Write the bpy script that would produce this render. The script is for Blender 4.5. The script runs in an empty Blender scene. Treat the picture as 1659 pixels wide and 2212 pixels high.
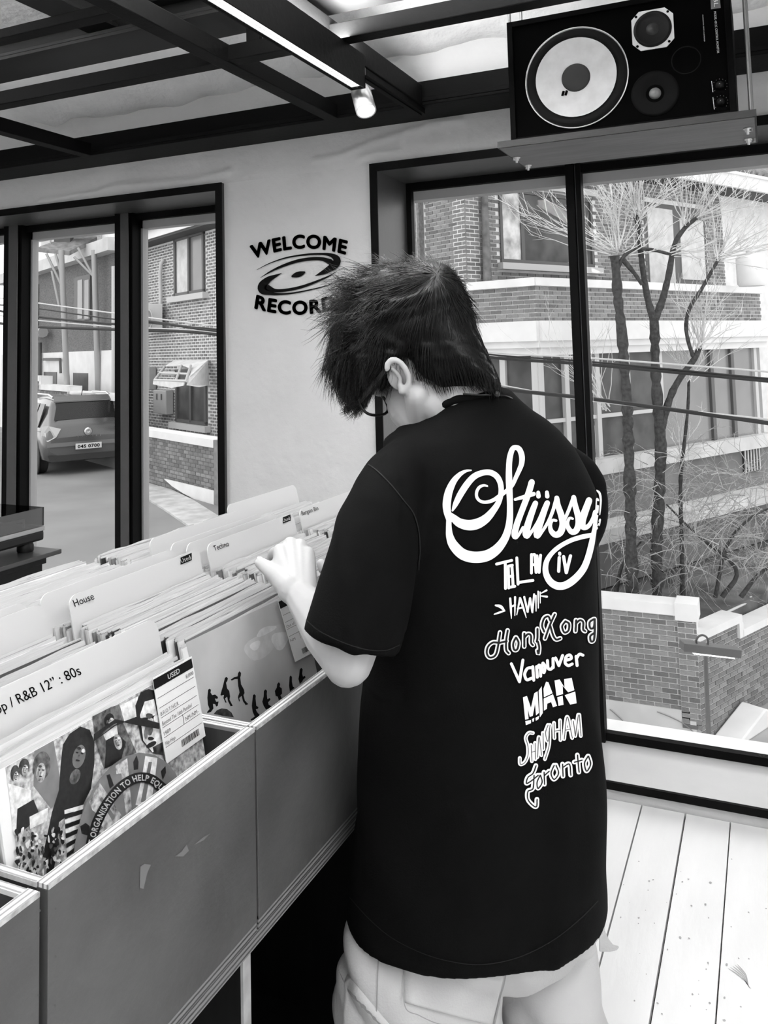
import bpy, bmesh, math, random
import numpy as np
from mathutils import Vector, Matrix
from mathutils.bvhtree import BVHTree

random.seed(7)
rng = np.random.default_rng(7)
SC = bpy.context.scene
COL = SC.collection

# ------------------------------------------------------------------ camera
CAM_H = 1.5
FOC, PCX, PCY = 1832.26, 825.6, 610.2          # focal length and principal point of a 1659 x 2212 frame
ROWS = np.array([[0.91102517, 0.41157808, -0.02523138],     # camera right
                 [-0.05506337, 0.06078493, -0.99663093],    # camera down
                 [-0.40865776, 0.90934519, 0.07803948]])    # camera forward
cam_data = bpy.data.cameras.new('camera')
cam = bpy.data.objects.new('camera', cam_data)
COL.objects.link(cam)
m = Matrix.Identity(4)
for i in range(3):
    m[i][0] = ROWS[0][i]
    m[i][1] = -ROWS[1][i]
    m[i][2] = -ROWS[2][i]
m[0][3], m[1][3], m[2][3] = 0.0, 0.0, CAM_H
cam.matrix_world = m
cam_data.sensor_fit = 'HORIZONTAL'
cam_data.sensor_width = 36.0
cam_data.lens = 36.0 * FOC / 1659.0
cam_data.shift_x = (829.5 - PCX) / 1659.0
cam_data.shift_y = -(1106.0 - PCY) / 1659.0
cam_data.clip_start = 0.05
cam_data.clip_end = 200
SC.camera = cam

# ------------------------------------------------------------------ sky, exposure, lamps over the shop floor
SC.view_settings.view_transform = 'Standard'
SC.view_settings.look = 'None'
SC.view_settings.gamma = 1.0
SC.view_settings.use_curve_mapping = False
SC.view_settings.exposure = 0.0
world = bpy.data.worlds.new('overcast_sky')
SC.world = world
world.use_nodes = True
bgn = world.node_tree.nodes['Background']
bgn.inputs[0].default_value = (1, 1, 1, 1)
bgn.inputs[1].default_value = 1.75

# room extents (metres; x along the window wall, y towards it)
WALL_Y, WALL_T = 2.965, 0.36
ROOM_L, ROOM_R, ROOM_B = -4.6, 2.2, -3.4
CEIL_Z = 2.78


def tube_lamp(x, y, z, ly, power, up=False):
    """area light of one ceiling fitting; up gives an added fill aimed at the foam (its housing is built with the ceiling)"""
    l = bpy.data.lights.new('ceiling_light', 'AREA')
    l.shape = 'RECTANGLE'
    l.size, l.size_y = 0.09, ly
    l.energy = power
    o = bpy.data.objects.new('ceiling_light', l)
    o.location = (x, y, z)
    if up:
        o.rotation_euler = (math.pi, 0, 0)
    COL.objects.link(o)
    return o


# ------------------------------------------------------------------ helpers
ORI = np.array([0, 0, CAM_H])


def ray(px, py):
    return ROWS.T @ np.array([(px - PCX) / FOC, (py - PCY) / FOC, 1.0])


def B(px, py, d):
    """world point seen at a pixel of the photograph, d metres in front of the lens"""
    return ORI + d * ray(px, py)


def at(ax, v, px, py):
    d = ray(px, py)
    return ORI + d * (v - ORI[ax]) / d[ax]


def on_plane(p0, n, px, py):
    d = ray(px, py)
    return ORI + d * (np.dot(np.asarray(p0) - ORI, n) / np.dot(d, n))


def proj(p):
    c = ROWS @ (np.asarray(p, float) - ORI)
    return PCX + FOC * c[0] / c[2], PCY + FOC * c[1] / c[2], c[2]


def nrm(v):
    v = np.asarray(v, float)
    return v / max(1e-12, np.linalg.norm(v))


MATS = {}


def mat(name, g, rough=0.6, spec=0.4, var=0.0, scale=8.0, bump=0.0, bscale=None, metal=0.0, detail=4.0, stretch=None,
        emit=0.0, coat=0.0, var2=None):
    if name in MATS:
        return MATS[name]
    mt = bpy.data.materials.new(name)
    mt.use_nodes = True
    nt = mt.node_tree
    b = nt.nodes['Principled BSDF']
    b.inputs['Base Color'].default_value = (g, g, g, 1)
    b.inputs['Roughness'].default_value = rough
    b.inputs['Specular IOR Level'].default_value = spec
    b.inputs['Metallic'].default_value = metal
    if coat:
        b.inputs['Coat Weight'].default_value = coat
        b.inputs['Coat Roughness'].default_value = 0.15
    if emit:
        b.inputs['Emission Color'].default_value = (1, 1, 1, 1)
        b.inputs['Emission Strength'].default_value = emit
    if var or bump:
        tc = nt.nodes.new('ShaderNodeTexCoord')
        mp = nt.nodes.new('ShaderNodeMapping')
        nt.links.new(tc.outputs['Object'], mp.inputs[0])
        if stretch:
            mp.inputs['Scale'].default_value = stretch
    if var:
        n = nt.nodes.new('ShaderNodeTexNoise')
        n.inputs['Scale'].default_value = scale
        n.inputs['Detail'].default_value = detail
        nt.links.new(mp.outputs[0], n.inputs['Vector'])
        r = nt.nodes.new('ShaderNodeValToRGB')
        lo, hi = max(0.0, g * (1 - var)), min(1.0, g * (1 + var))
        r.color_ramp.elements[0].position = 0.3
        r.color_ramp.elements[1].position = 0.7
        r.color_ramp.elements[0].color = (lo, lo, lo, 1)
        r.color_ramp.elements[1].color = (hi, hi, hi, 1)
        nt.links.new(n.outputs['Fac'], r.inputs[0])
        nt.links.new(r.outputs[0], b.inputs['Base Color'])
    if bump:
        n2 = nt.nodes.new('ShaderNodeTexNoise')
        n2.inputs['Scale'].default_value = bscale or scale
        n2.inputs['Detail'].default_value = 5
        nt.links.new(mp.outputs[0], n2.inputs['Vector'])
        bp = nt.nodes.new('ShaderNodeBump')
        bp.inputs['Strength'].default_value = bump
        bp.inputs['Distance'].default_value = 0.02
        nt.links.new(n2.outputs['Fac'], bp.inputs['Height'])
        nt.links.new(bp.outputs[0], b.inputs['Normal'])
    MATS[name] = mt
    return mt


def glass_mat(name, alpha, tint=1.0, rough=0.0):
    """thin pane: mostly straight-through, with a mirror share that grows at grazing angles"""
    mt = bpy.data.materials.new(name)
    mt.use_nodes = True
    nt = mt.node_tree
    for n in list(nt.nodes):
        nt.nodes.remove(n)
    out = nt.nodes.new('ShaderNodeOutputMaterial')
    mix = nt.nodes.new('ShaderNodeMixShader')
    tr = nt.nodes.new('ShaderNodeBsdfTransparent')
    tr.inputs[0].default_value = (tint, tint, tint, 1)
    gl = nt.nodes.new('ShaderNodeBsdfGlossy')
    gl.inputs['Roughness'].default_value = rough
    fr = nt.nodes.new('ShaderNodeFresnel')
    fr.inputs[0].default_value = 1.15
    ml = nt.nodes.new('ShaderNodeMath')
    ml.operation = 'MULTIPLY_ADD'
    ml.inputs[1].default_value = 0.35
    ml.inputs[2].default_value = alpha
    nt.links.new(fr.outputs[0], ml.inputs[0])
    nt.links.new(ml.outputs[0], mix.inputs[0])
    nt.links.new(tr.outputs[0], mix.inputs[1])
    nt.links.new(gl.outputs[0], mix.inputs[2])
    nt.links.new(mix.outputs[0], out.inputs[0])
    MATS[name] = mt
    return mt


def tag(o, label=None, cat=None, group=None, kind=None):
    if label:
        o['label'] = label
    if cat:
        o['category'] = cat
    if group:
        o['group'] = group
    if kind:
        o['kind'] = kind
    return o


def thing(name, label, cat, loc, group=None):
    o = bpy.data.objects.new(name, None)
    o.empty_display_size = 0.1
    o.location = tuple(float(c) for c in loc)
    COL.objects.link(o)
    return tag(o, label, cat, group)


def adopt(o, parent):
    o.parent = parent
    if parent.type == 'EMPTY':
        o.matrix_parent_inverse = Matrix.Translation(-Vector(parent.location))
    return o


class MB:
    """collects shapes and links them as ONE mesh object"""

    def __init__(self):
        self.v, self.f, self.mi, self.sm = [], [], [], []

    def add(self, verts, faces, mi=0, smooth=False):
        k = len(self.v)
        self.v.extend([tuple(float(c) for c in p) for p in verts])
        for f in faces:
            self.f.append(tuple(i + k for i in f))
            self.mi.append(mi)
            self.sm.append(smooth)
        return self

    def box(self, lo, hi, mi=0):
        x0, y0, z0 = lo
        x1, y1, z1 = hi
        v = [(x0, y0, z0), (x1, y0, z0), (x1, y1, z0), (x0, y1, z0), (x0, y0, z1), (x1, y0, z1), (x1, y1, z1), (x0, y1, z1)]
        f = [(0, 3, 2, 1), (4, 5, 6, 7), (0, 1, 5, 4), (1, 2, 6, 5), (2, 3, 7, 6), (3, 0, 4, 7)]
        return self.add(v, f, mi)

    def obox(self, c, ax, ay, az, mi=0):
        """oriented box: centre and three half-axis vectors"""
        c, ax, ay, az = [np.asarray(q, float) for q in (c, ax, ay, az)]
        v = [c + sx * ax + sy * ay + sz * az for sz in (-1, 1) for sx, sy in ((-1, -1), (1, -1), (1, 1), (-1, 1))]
        f = [(0, 3, 2, 1), (4, 5, 6, 7), (0, 1, 5, 4), (1, 2, 6, 5), (2, 3, 7, 6), (3, 0, 4, 7)]
        return self.add(v, f, mi)

    def bar(self, p, q, w, h, up=(0, 0, 1), mi=0):
        p, q = np.asarray(p, float), np.asarray(q, float)
        d = q - p
        L = np.linalg.norm(d)
        d = d / L
        s = np.cross(d, up)
        if np.linalg.norm(s) < 1e-6:
            s = np.cross(d, (1, 0, 0))
        s = nrm(s)
        u = np.cross(s, d)
        return self.obox((p + q) / 2, d * L / 2, s * w / 2, u * h / 2, mi)

    def tube(self, pts, r, n=8, mi=0, caps=True, smooth=True):
        pts = [np.asarray(p, float) for p in pts]
        if not hasattr(r, '__len__'):
            r = [r] * len(pts)
        rings = []
        prev = None
        for i, p in enumerate(pts):
            d = nrm(pts[min(i + 1, len(pts) - 1)] - pts[max(i - 1, 0)])
            if prev is None:
                s = np.cross(d, (0, 0, 1)) if abs(d[2]) < 0.9 else np.cross(d, (1, 0, 0))
            else:
                s = prev - d * np.dot(prev, d)
            s = nrm(s)
            prev = s
            u = np.cross(d, s)
            rings.append([p + r[i] * (math.cos(a) * s + math.sin(a) * u) for a in [2 * math.pi * k / n for k in range(n)]])
        return self.loft(rings, mi, caps, smooth)

    def loft(self, rings, mi=0, caps=True, smooth=True):
        n = len(rings[0])
        v = [p for r in rings for p in r]
        f = []
        for i in range(len(rings) - 1):
            for k in range(n):
                a, b = i * n + k, i * n + (k + 1) % n
                f.append((a, b, b + n, a + n))
        self.add(v, f, mi, smooth)
        if caps:
            self.add(rings[0], [tuple(range(n))[::-1]], mi)
            self.add(rings[-1], [tuple(range(n))], mi)
        return self

    def lathe(self, c, axis, prof, n=24, mi=0, smooth=True, caps=True):
        """prof: list of (radius, distance along axis)"""
        axis = nrm(axis)
        s = nrm(np.cross(axis, (0, 0, 1)) if abs(axis[2]) < 0.9 else np.cross(axis, (1, 0, 0)))
        u = np.cross(axis, s)
        c = np.asarray(c, float)
        rings = [[c + axis * h + max(r, 1e-4) * (math.cos(a) * s + math.sin(a) * u) for a in [2 * math.pi * k / n for k in range(n)]] for r, h in prof]
        return self.loft(rings, mi, caps, smooth)

    def ell(self, c, ax, ay, az, nu=16, nv=10, mi=0):
        c, ax, ay, az = [np.asarray(q, float) for q in (c, ax, ay, az)]
        v = []
        for j in range(1, nv):
            t = math.pi * j / nv
            for i in range(nu):
                a = 2 * math.pi * i / nu
                v.append(c + math.sin(t) * math.cos(a) * ax + math.sin(t) * math.sin(a) * ay + math.cos(t) * az)
        top, bot = len(v), len(v) + 1
        v += [c + az, c - az]
        f = []
        for j in range(nv - 2):
            for i in range(nu):
                a, b = j * nu + i, j * nu + (i + 1) % nu
                f.append((a, a + nu, b + nu, b))
        for i in range(nu):
            f.append((top, i, (i + 1) % nu))
            k = (nv - 2) * nu
            f.append((bot, k + (i + 1) % nu, k + i))
        return self.add(v, f, mi, True)

    def prism(self, pts, off, mi=0):
        """flat polygon extruded by the vector off"""
        pts = [np.asarray(p, float) for p in pts]
        off = np.asarray(off, float)
        n = len(pts)
        v = pts + [p + off for p in pts]
        f = [tuple(range(n))[::-1], tuple(range(n, 2 * n))] + [(i, (i + 1) % n, n + (i + 1) % n, n + i) for i in range(n)]
        return self.add(v, f, mi)

    def mesh(self, name, mats):
        me = bpy.data.meshes.new(name)
        me.from_pydata(self.v, [], self.f)
        if not isinstance(mats, (list, tuple)):
            mats = [mats]
        for mt in mats:
            me.materials.append(mt)
        me.polygons.foreach_set('material_index', self.mi)
        me.polygons.foreach_set('use_smooth', self.sm)
        me.update()
        return me

    def build(self, name, mats, parent=None, label=None, fix=True, bevel=0.0):
        me = self.mesh(name, mats)
        if fix:
            bm = bmesh.new()
            bm.from_mesh(me)
            if bevel:
                bmesh.ops.bevel(bm, geom=[e for e in bm.edges if len(e.link_faces) == 2 and e.calc_face_angle(0) > 0.6], offset=bevel,
                                segments=2, profile=0.6, affect='EDGES', clamp_overlap=True)
            bmesh.ops.recalc_face_normals(bm, faces=bm.faces)
            bm.to_mesh(me)
            bm.free()
        o = bpy.data.objects.new(name, me)
        COL.objects.link(o)
        if parent is not None:
            adopt(o, parent)
        if label:
            o['label'] = label
        return o


def struct(o, label=None):
    o['kind'] = 'structure'
    if label:
        o['label'] = label
    return o


def bake(o, mods):
    """apply a list of (type, settings) modifiers and return the resulting mesh"""
    for t, kw in mods:
        md = o.modifiers.new(t.lower(), t)
        for k, v in kw.items():
            setattr(md, k, v)
    bpy.context.view_layer.update()
    dg = bpy.context.evaluated_depsgraph_get()
    me = bpy.data.meshes.new_from_object(o.evaluated_get(dg))
    old = o.data
    o.modifiers.clear()
    o.data = me
    bpy.data.meshes.remove(old)
    return me


def text_outline(s, bold=0.0, res=4, spacing=1.0):
    """flat text as (vertices 2D, faces), height of a capital about 0.73"""
    c = bpy.data.curves.new('lettering', 'FONT')
    c.body = s
    c.size = 1.0
    c.resolution_u = res
    c.space_character = spacing + bold * 2
    o = bpy.data.objects.new('lettering', c)
    COL.objects.link(o)
    bpy.context.view_layer.update()
    me = bpy.data.meshes.new_from_object(o.evaluated_get(bpy.context.evaluated_depsgraph_get()))
    bm = bmesh.new()
    bm.from_mesh(me)
    bmesh.ops.triangulate(bm, faces=bm.faces)
    bm.to_mesh(me)
    bm.free()
    v = np.array([p.co[:2] for p in me.vertices]) if len(me.vertices) else np.zeros((0, 2))
    f = [tuple(p.vertices) for p in me.polygons]
    bpy.data.meshes.remove(me)
    bpy.data.objects.remove(o)
    bpy.data.curves.remove(c)
    if bold and len(v):
        V, F = [v], list(f)
        for k in range(8):
            F += [tuple(i + len(v) * (k + 1) for i in g) for g in f]
            V.append(v + bold * np.array([math.cos(k * math.pi / 4), math.sin(k * math.pi / 4)]))
        v, f = np.vstack(V), F
    return v, f


def put_text(mb, s, p0, p1, height, mapf, bold=0.0, mi=0, spacing=1.0):
    """text between the 2D points p0 and p1 (baseline), cap height `height`, through mapf(x, y) -> world"""
    v, f = text_outline(s, bold, spacing=spacing)
    if not len(v):
        return
    w0, w1 = v[:, 0].min(), v[:, 0].max()
    p0, p1 = np.asarray(p0, float), np.asarray(p1, float)
    e = p1 - p0
    L = np.linalg.norm(e)
    e = e / L
    nn = np.array([e[1], -e[0]])          # up in a y-down frame
    out = []
    for x, y in v:
        q = p0 + e * (x - w0) / (w1 - w0) * L + nn * y / 0.73 * height
        out.append(mapf(q[0], q[1]))
    mb.add(out, f, mi)


def spline(pts, step=6.0):
    """Catmull-Rom through 2D/3D control points, (with extra columns carried along), resampled at about `step`"""
    P = np.array(pts, float)
    if len(P) < 3:
        n = max(2, int(np.linalg.norm(P[-1][:2] - P[0][:2]) / step) + 1)
        return np.array([P[0] + (P[-1] - P[0]) * t for t in np.linspace(0, 1, n)])
    Q = np.vstack([2 * P[0] - P[1], P, 2 * P[-1] - P[-2]])
    out = []
    for i in range(1, len(Q) - 2):
        a, b, c, d = Q[i - 1], Q[i], Q[i + 1], Q[i + 2]
        n = max(2, int(np.linalg.norm(c[:2] - b[:2]) / step) + 1)
        for t in np.linspace(0, 1, n, endpoint=False):
            out.append(0.5 * ((2 * b) + (-a + c) * t + (2 * a - 5 * b + 4 * c - d) * t * t + (-a + 3 * b - 3 * c + d) * t ** 3))
    out.append(P[-1])
    return np.array(out)


def ribbon(mb, pts, mapf, width=None, step=6.0, mi=0, nw=3, smooth=True, cap=True):
    """a pen stroke: pts (x, y[, w]) in the flat frame of mapf"""
    P = [(p[0], p[1], p[2] if len(p) > 2 else width) for p in pts]
    S = spline(P, step) if smooth else np.array(P, float)
    n = len(S)
    if cap:                                         # rounded ends
        d0 = nrm(S[0][:2] - S[1][:2]); d1 = nrm(S[-1][:2] - S[-2][:2])
        a, b = S[0].copy(), S[-1].copy()
        add0, add1 = [], []
        for q in (0.6, 0.9, 1.0):
            add0.insert(0, [*(a[:2] + d0 * a[2] / 2 * q), a[2] * math.sqrt(max(0.0, 1 - q * q)) + 0.02])
            add1.append([*(b[:2] + d1 * b[2] / 2 * q), b[2] * math.sqrt(max(0.0, 1 - q * q)) + 0.02])
        S = np.vstack([add0, S, add1])
        n = len(S)
    v, f = [], []
    for i in range(n):
        d = nrm(S[min(i + 1, n - 1)][:2] - S[max(i - 1, 0)][:2])
        q = np.array([-d[1], d[0]])
        for k in range(nw):
            t = k / (nw - 1) - 0.5
            c = S[i][:2] + q * t * S[i][2]
            v.append(mapf(c[0], c[1]))
    for i in range(n - 1):
        for k in range(nw - 1):
            a = i * nw + k
            f.append((a, a + 1, a + nw + 1, a + nw))
    ok = [g for g in f if all(v[j] is not None for j in g)]
    used = sorted({j for g in ok for j in g})
    rm = {j: i for i, j in enumerate(used)}
    mb.add([v[j] for j in used], [tuple(rm[j] for j in g) for g in ok], mi)
# ------------------------------------------------------------------ materials of the shop
plaster = mat('painted_plaster', 0.57, 0.75, 0.25, var=0.05, scale=3, bump=0.5, bscale=9)
floor_m = mat('white_floor_paint', 0.76, 0.38, 0.45, var=0.05, scale=6, bump=0.08, bscale=25, stretch=(1.5, 0.35, 1))
gap_m = mat('dark_gap', 0.03, 0.9, 0.1)
steel_m = mat('black_steel', 0.0025, 0.55, 0.06, var=0.2, scale=5, bump=0.05, bscale=60)
liner_m = mat('steel_liner', 0.035, 0.40, 0.5, var=0.15, scale=4, bump=0.04, bscale=40)
sill_m = mat('steel_sill', 0.46, 0.22, 0.6, var=0.06, scale=3, bump=0.03, bscale=20)
alu_m = mat('grey_frame', 0.30, 0.45, 0.5)
foam_m = mat('sprayed_foam', 0.82, 0.85, 0.2, var=0.12, scale=3.2, bump=0.7, bscale=14)
web_m = mat('grey_steel', 0.014, 0.5, 0.2, var=0.25, scale=4)
pane_m = glass_mat('window_glass', 0.003)


def vnoise(x, y, seed=0):
    """smooth value noise on arrays"""
    r = np.random.default_rng(seed)
    T = r.random((64, 64))
    xi, yi = np.floor(x).astype(int), np.floor(y).astype(int)
    xf, yf = x - xi, y - yi
    xf, yf = xf * xf * (3 - 2 * xf), yf * yf * (3 - 2 * yf)
    g = lambda a, b: T[a % 64, b % 64]
    return (g(xi, yi) * (1 - xf) + g(xi + 1, yi) * xf) * (1 - yf) + (g(xi, yi + 1) * (1 - xf) + g(xi + 1, yi + 1) * xf) * yf


def fbm(x, y, seed=0, oct=4):
    s, a = 0, 0.5
    for k in range(oct):
        s = s + a * (vnoise(x * 2 ** k + 7.3 * k, y * 2 ** k + 3.1 * k, seed + k) - 0.5)
        a *= 0.5
    return s


def crack(x, z, pts, w, h):
    """height field of a plaster ridge along a polyline"""
    out = np.zeros_like(x)
    for (ax, az), (bx, bz) in zip(pts[:-1], pts[1:]):
        dx, dz = bx - ax, bz - az
        t = np.clip(((x - ax) * dx + (z - az) * dz) / (dx * dx + dz * dz), 0, 1)
        d = np.hypot(x - ax - t * dx, z - az - t * dz)
        out = np.maximum(out, h * np.exp(-(d / w) ** 2))
    return out


def plaster_patch(mb, x0, x1, z0, z1, step):
    nx, nz = max(2, int((x1 - x0) / step)), max(2, int((z1 - z0) / step))
    X, Z = np.meshgrid(np.linspace(x0, x1, nx + 1), np.linspace(z0, z1, nz + 1))
    H = 0.006 * fbm(X * 3, Z * 3, 3) + 0.002 * fbm(X * 14, Z * 14, 9)
    H = H + crack(X, Z, [(-3.1, 2.235), (-2.75, 2.245), (-2.62, 2.262), (-2.45, 2.25), (-2.2, 2.245), (-2.03, 2.262)], 0.012, 0.012)
    H = H + crack(X, Z, [(-1.62, 2.262), (-1.5, 2.268), (-1.38, 2.30), (-1.22, 2.325), (-1.1, 2.345), (-0.98, 2.34)], 0.010, 0.010)
    H = H + crack(X, Z, [(-1.42, 2.245), (-1.33, 2.262), (-1.25, 2.252)], 0.008, 0.010)
    m = np.exp(-(((X + 1.06) / 0.17) ** 2 + ((Z - 2.33) / 0.05) ** 2))
    H = H + m * 0.03 * np.abs(fbm(X * 16, Z * 20, 21))
    edge = np.minimum(np.minimum(X - x0, x1 - X), np.minimum(Z - z0, z1 - Z))
    H = np.clip(H, -0.004, 0.03) * np.clip(edge / 0.01, 0, 1)
    Y = WALL_Y - H
    v = np.stack([X.ravel(), Y.ravel(), Z.ravel()], 1)
    f = []
    for j in range(nz):
        for i in range(nx):
            a = j * (nx + 1) + i
            f.append((a, a + 1, a + nx + 2, a + nx + 1))
    mb.add(v, f, 0, True)


W1X, W2X, HEAD_Z, SILL_Z = -2.055, -1.363, 2.215, 0.04
W2R = 1.45
wb = MB()
plaster_patch(wb, W1X, W2X, 0.0, HEAD_Z, 0.012)
plaster_patch(wb, -3.6, -0.2, HEAD_Z, 2.46, 0.0125)
y0, y1 = WALL_Y + 0.004, WALL_Y + WALL_T
wb.box((W1X, y0, 0), (W2X, y1, HEAD_Z))
wb.box((ROOM_L, WALL_Y + 0.004, HEAD_Z), (ROOM_R, y1, 7.0))  # carried up unseen above the room to keep sky out of pane reflections
wb.box((ROOM_L, WALL_Y, -0.3), (W1X, y1, SILL_Z))
wb.box((W2X, WALL_Y, -0.3), (W2R, y1, SILL_Z))
wb.box((W2R, WALL_Y, 0), (ROOM_R, y1, HEAD_Z))
struct(wb.build('wall_back', plaster, fix=False), 'white roughly plastered window wall with raised cracks')

# other walls; the right-hand one has a wide unseen window added as floor light
wr = MB()
wr.box((ROOM_R, ROOM_B, 0), (ROOM_R + 0.25, -2.6, 3.0))
wr.box((ROOM_R, -2.6, 0), (ROOM_R + 0.25, 2.5, 0.35))
wr.box((ROOM_R, -2.6, 2.3), (ROOM_R + 0.25, 2.5, 3.0))
wr.box((ROOM_R, 2.5, 0), (ROOM_R + 0.25, WALL_Y + WALL_T, 3.0))
struct(wr.build('wall_right', plaster), 'white plastered side wall right of the frame')
struct(MB().box((ROOM_L - 0.2, ROOM_B, 0), (ROOM_L, WALL_Y + WALL_T, 3.0)).build('wall_left', plaster), 'white plastered side wall left of the frame')
struct(MB().box((ROOM_L - 0.2, ROOM_B - 0.2, 0), (ROOM_R + 0.25, ROOM_B, 3.0)).build('wall_front', plaster), 'white plastered wall behind the photographer')
fr = MB()
for a, b in (((ROOM_R, -2.6, 0.35), (ROOM_R + 0.2, -2.55, 2.3)), ((ROOM_R, 2.45, 0.35), (ROOM_R + 0.2, 2.5, 2.3)), ((ROOM_R, -0.03, 0.35), (ROOM_R + 0.2, 0.03, 2.3)),
             ((ROOM_R, -2.6, 0.35), (ROOM_R + 0.2, 2.5, 0.39)), ((ROOM_R, -2.6, 2.26), (ROOM_R + 0.2, 2.5, 2.3))):
    fr.box(a, b)
w3 = struct(fr.build('fill_window', steel_m), 'added black framed window, unseen, letting light in through the right-hand wall')
for a, b in ((-2.55, -0.03), (0.03, 2.45)):
    MB().box((ROOM_R + 0.1, a, 0.39), (ROOM_R + 0.106, b, 2.26)).build('pane', pane_m, w3)

# floor of painted planks
fl = MB().box((ROOM_L, ROOM_B, -0.12), (ROOM_R, WALL_Y, -0.02)).build('floor', gap_m)
struct(fl, 'white painted board floor with thin dark gaps and scuffs')
PW = 0.1335
pm = [MB().box((0.0022 + 0.0008 * k, 0, -0.02), (PW - 0.0015, WALL_Y - ROOM_B - 0.006, -0.0004 * k)).mesh('plank', floor_m) for k in range(3)]
k = 0
x = -0.452 - PW * 31
while x < ROOM_R - 0.02:
    o = bpy.data.objects.new('plank', pm[k % 3])
    COL.objects.link(o)
    adopt(o, fl)
    o.location = (x, ROOM_B, 0)
    k += 1
    x += PW
# scuffs, chips and nail heads on the boards
sc = MB()
fmap = lambda x, y: at(2, 0.0006, x, y)
for dx in (-4, -1.5, 1, 3.5, 5.5):
    ribbon(sc, [(1581 + dx * 2, 2088 - dx, 0.5), (1594 + dx * 1.3, 2098 - dx, 2.2), (1606 + dx, 2110 - dx * .6, 2.0), (1613 + dx * .7, 2124 + dx, 1.4), (1617 + dx, 2130 + dx, 0.4)], fmap, step=3, nw=2)
for _ in range(46):
    px, py = rng.uniform(1330, 1655), rng.uniform(1830, 2205)
    p = at(2, 0.0006, px, py)
    s = rng.uniform(.0012, .0045)
    a = rng.uniform(0, 3, 6)
    sc.add([p + s * np.array([math.cos(t) * rng.uniform(.4, 1), math.sin(t) * rng.uniform(.6, 1.6), 0]) for t in np.linspace(0, 5.3, 6)], [tuple(range(6))])
tag(sc.build('scuff_marks', mat('scuff_grey', 0.34, 0.7), fl), kind='stuff')

# ceiling of sprayed foam
nx, ny = 150, 130
X, Y = np.meshgrid(np.linspace(ROOM_L, ROOM_R, nx), np.linspace(ROOM_B, WALL_Y + 0.05, ny))
Z = CEIL_Z + 0.16 * fbm(X * 1.7, Y * 1.9, 31, 5) + 0.05 * fbm(X * 7, Y * 7, 35) - 0.05 * np.exp(-((Y - 2.45 - 0.1 * fbm(X * 2, Y * 0, 40)) / 0.06) ** 2) \
    - 0.16 * np.clip((Y - 2.55) / 0.4, 0, 1) ** 2
cl = MB()
v = np.stack([X.ravel(), Y.ravel(), Z.ravel()], 1)
cl.add(v, [(j * nx + i, (j + 1) * nx + i, (j + 1) * nx + i + 1, j * nx + i + 1) for j in range(ny - 1) for i in range(nx - 1)], 0, True)
cl.box((ROOM_L - 0.2, ROOM_B - 0.2, 3.0), (ROOM_R + 0.25, WALL_Y + WALL_T, 3.1))
struct(cl.build('ceiling', foam_m, fix=False), 'lumpy pale sprayed foam ceiling above the black steel grid')

# ------------------------------------------------------------------ steel grid under the ceiling
BZ = 2.36
tn = [0]


def beam(label, *boxes, m=None):
    mb = MB()
    for a, b in boxes:
        mb.box(a, b)
    tn[0] += 1
    return struct(mb.build('trim_%d' % tn[0], m or steel_m, bevel=0.003), label)


beam('black steel channel running along the top of the window wall', ((ROOM_L, 2.80, BZ + 0.012), (ROOM_R, 2.955, BZ + 0.10)),
     ((ROOM_L, 2.765, BZ), (ROOM_R, 2.955, BZ + 0.012)), ((ROOM_L, 2.765, BZ + 0.012), (ROOM_R, 2.775, BZ + 0.03)))
beam('black square steel tube between the left windows and the strip light', ((-1.462, ROOM_B, BZ), (-1.408, 2.77, BZ + 0.055)))
beam('black square steel tube beside the strip light', ((-1.125, ROOM_B, BZ + 0.0), (-1.068, 2.77, BZ + 0.075)))
beam('black square steel tube above the left window', ((-2.655, ROOM_B, BZ), (-2.60, 2.77, BZ + 0.055)))
beam('black square steel tube at the far left of the ceiling', ((-3.86, ROOM_B, BZ), (-3.80, 2.77, BZ + 0.055)))
beam('black square steel tube right of the loudspeaker', ((0.42, ROOM_B, BZ), (0.475, 2.77, BZ + 0.055)))
beam('black steel cross tube parallel to the window wall', ((ROOM_L, 2.06, BZ + 0.004), (ROOM_R, 2.112, BZ + 0.052)))
beam('upper black cross tube near the camera', ((ROOM_L, 1.69, 2.40), (-1.46, 1.737, 2.428)))
beam('dark grey steel I-beam carrying the roof', ((ROOM_L, 2.02, 2.50), (ROOM_R, 2.20, 2.512)), ((ROOM_L, 2.105, 2.512), (ROOM_R, 2.117, 2.60)), ((ROOM_L, 2.06, 2.60), (ROOM_R, 2.16, 2.61)),
     ((ROOM_L, 2.02, 2.512), (ROOM_R, 2.024, 2.524)), m=web_m)
beam('dark steel roof joist crossing above the cross tube', ((-1.98, ROOM_B, 2.56), (-1.86, 2.1, 2.575)), ((-1.93, ROOM_B, 2.575), (-1.91, 2.1, 2.74)), m=web_m)
beam('short black steel hanger above the cross tube', ((-1.345, 2.06, BZ + 0.05), (-1.30, 2.08, 2.50)), ((-1.27, 2.09, BZ + 0.05), (-1.24, 2.11, 2.50)))

# ------------------------------------------------------------------ windows
FY = 3.235                                        # front of the inner frames


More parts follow.
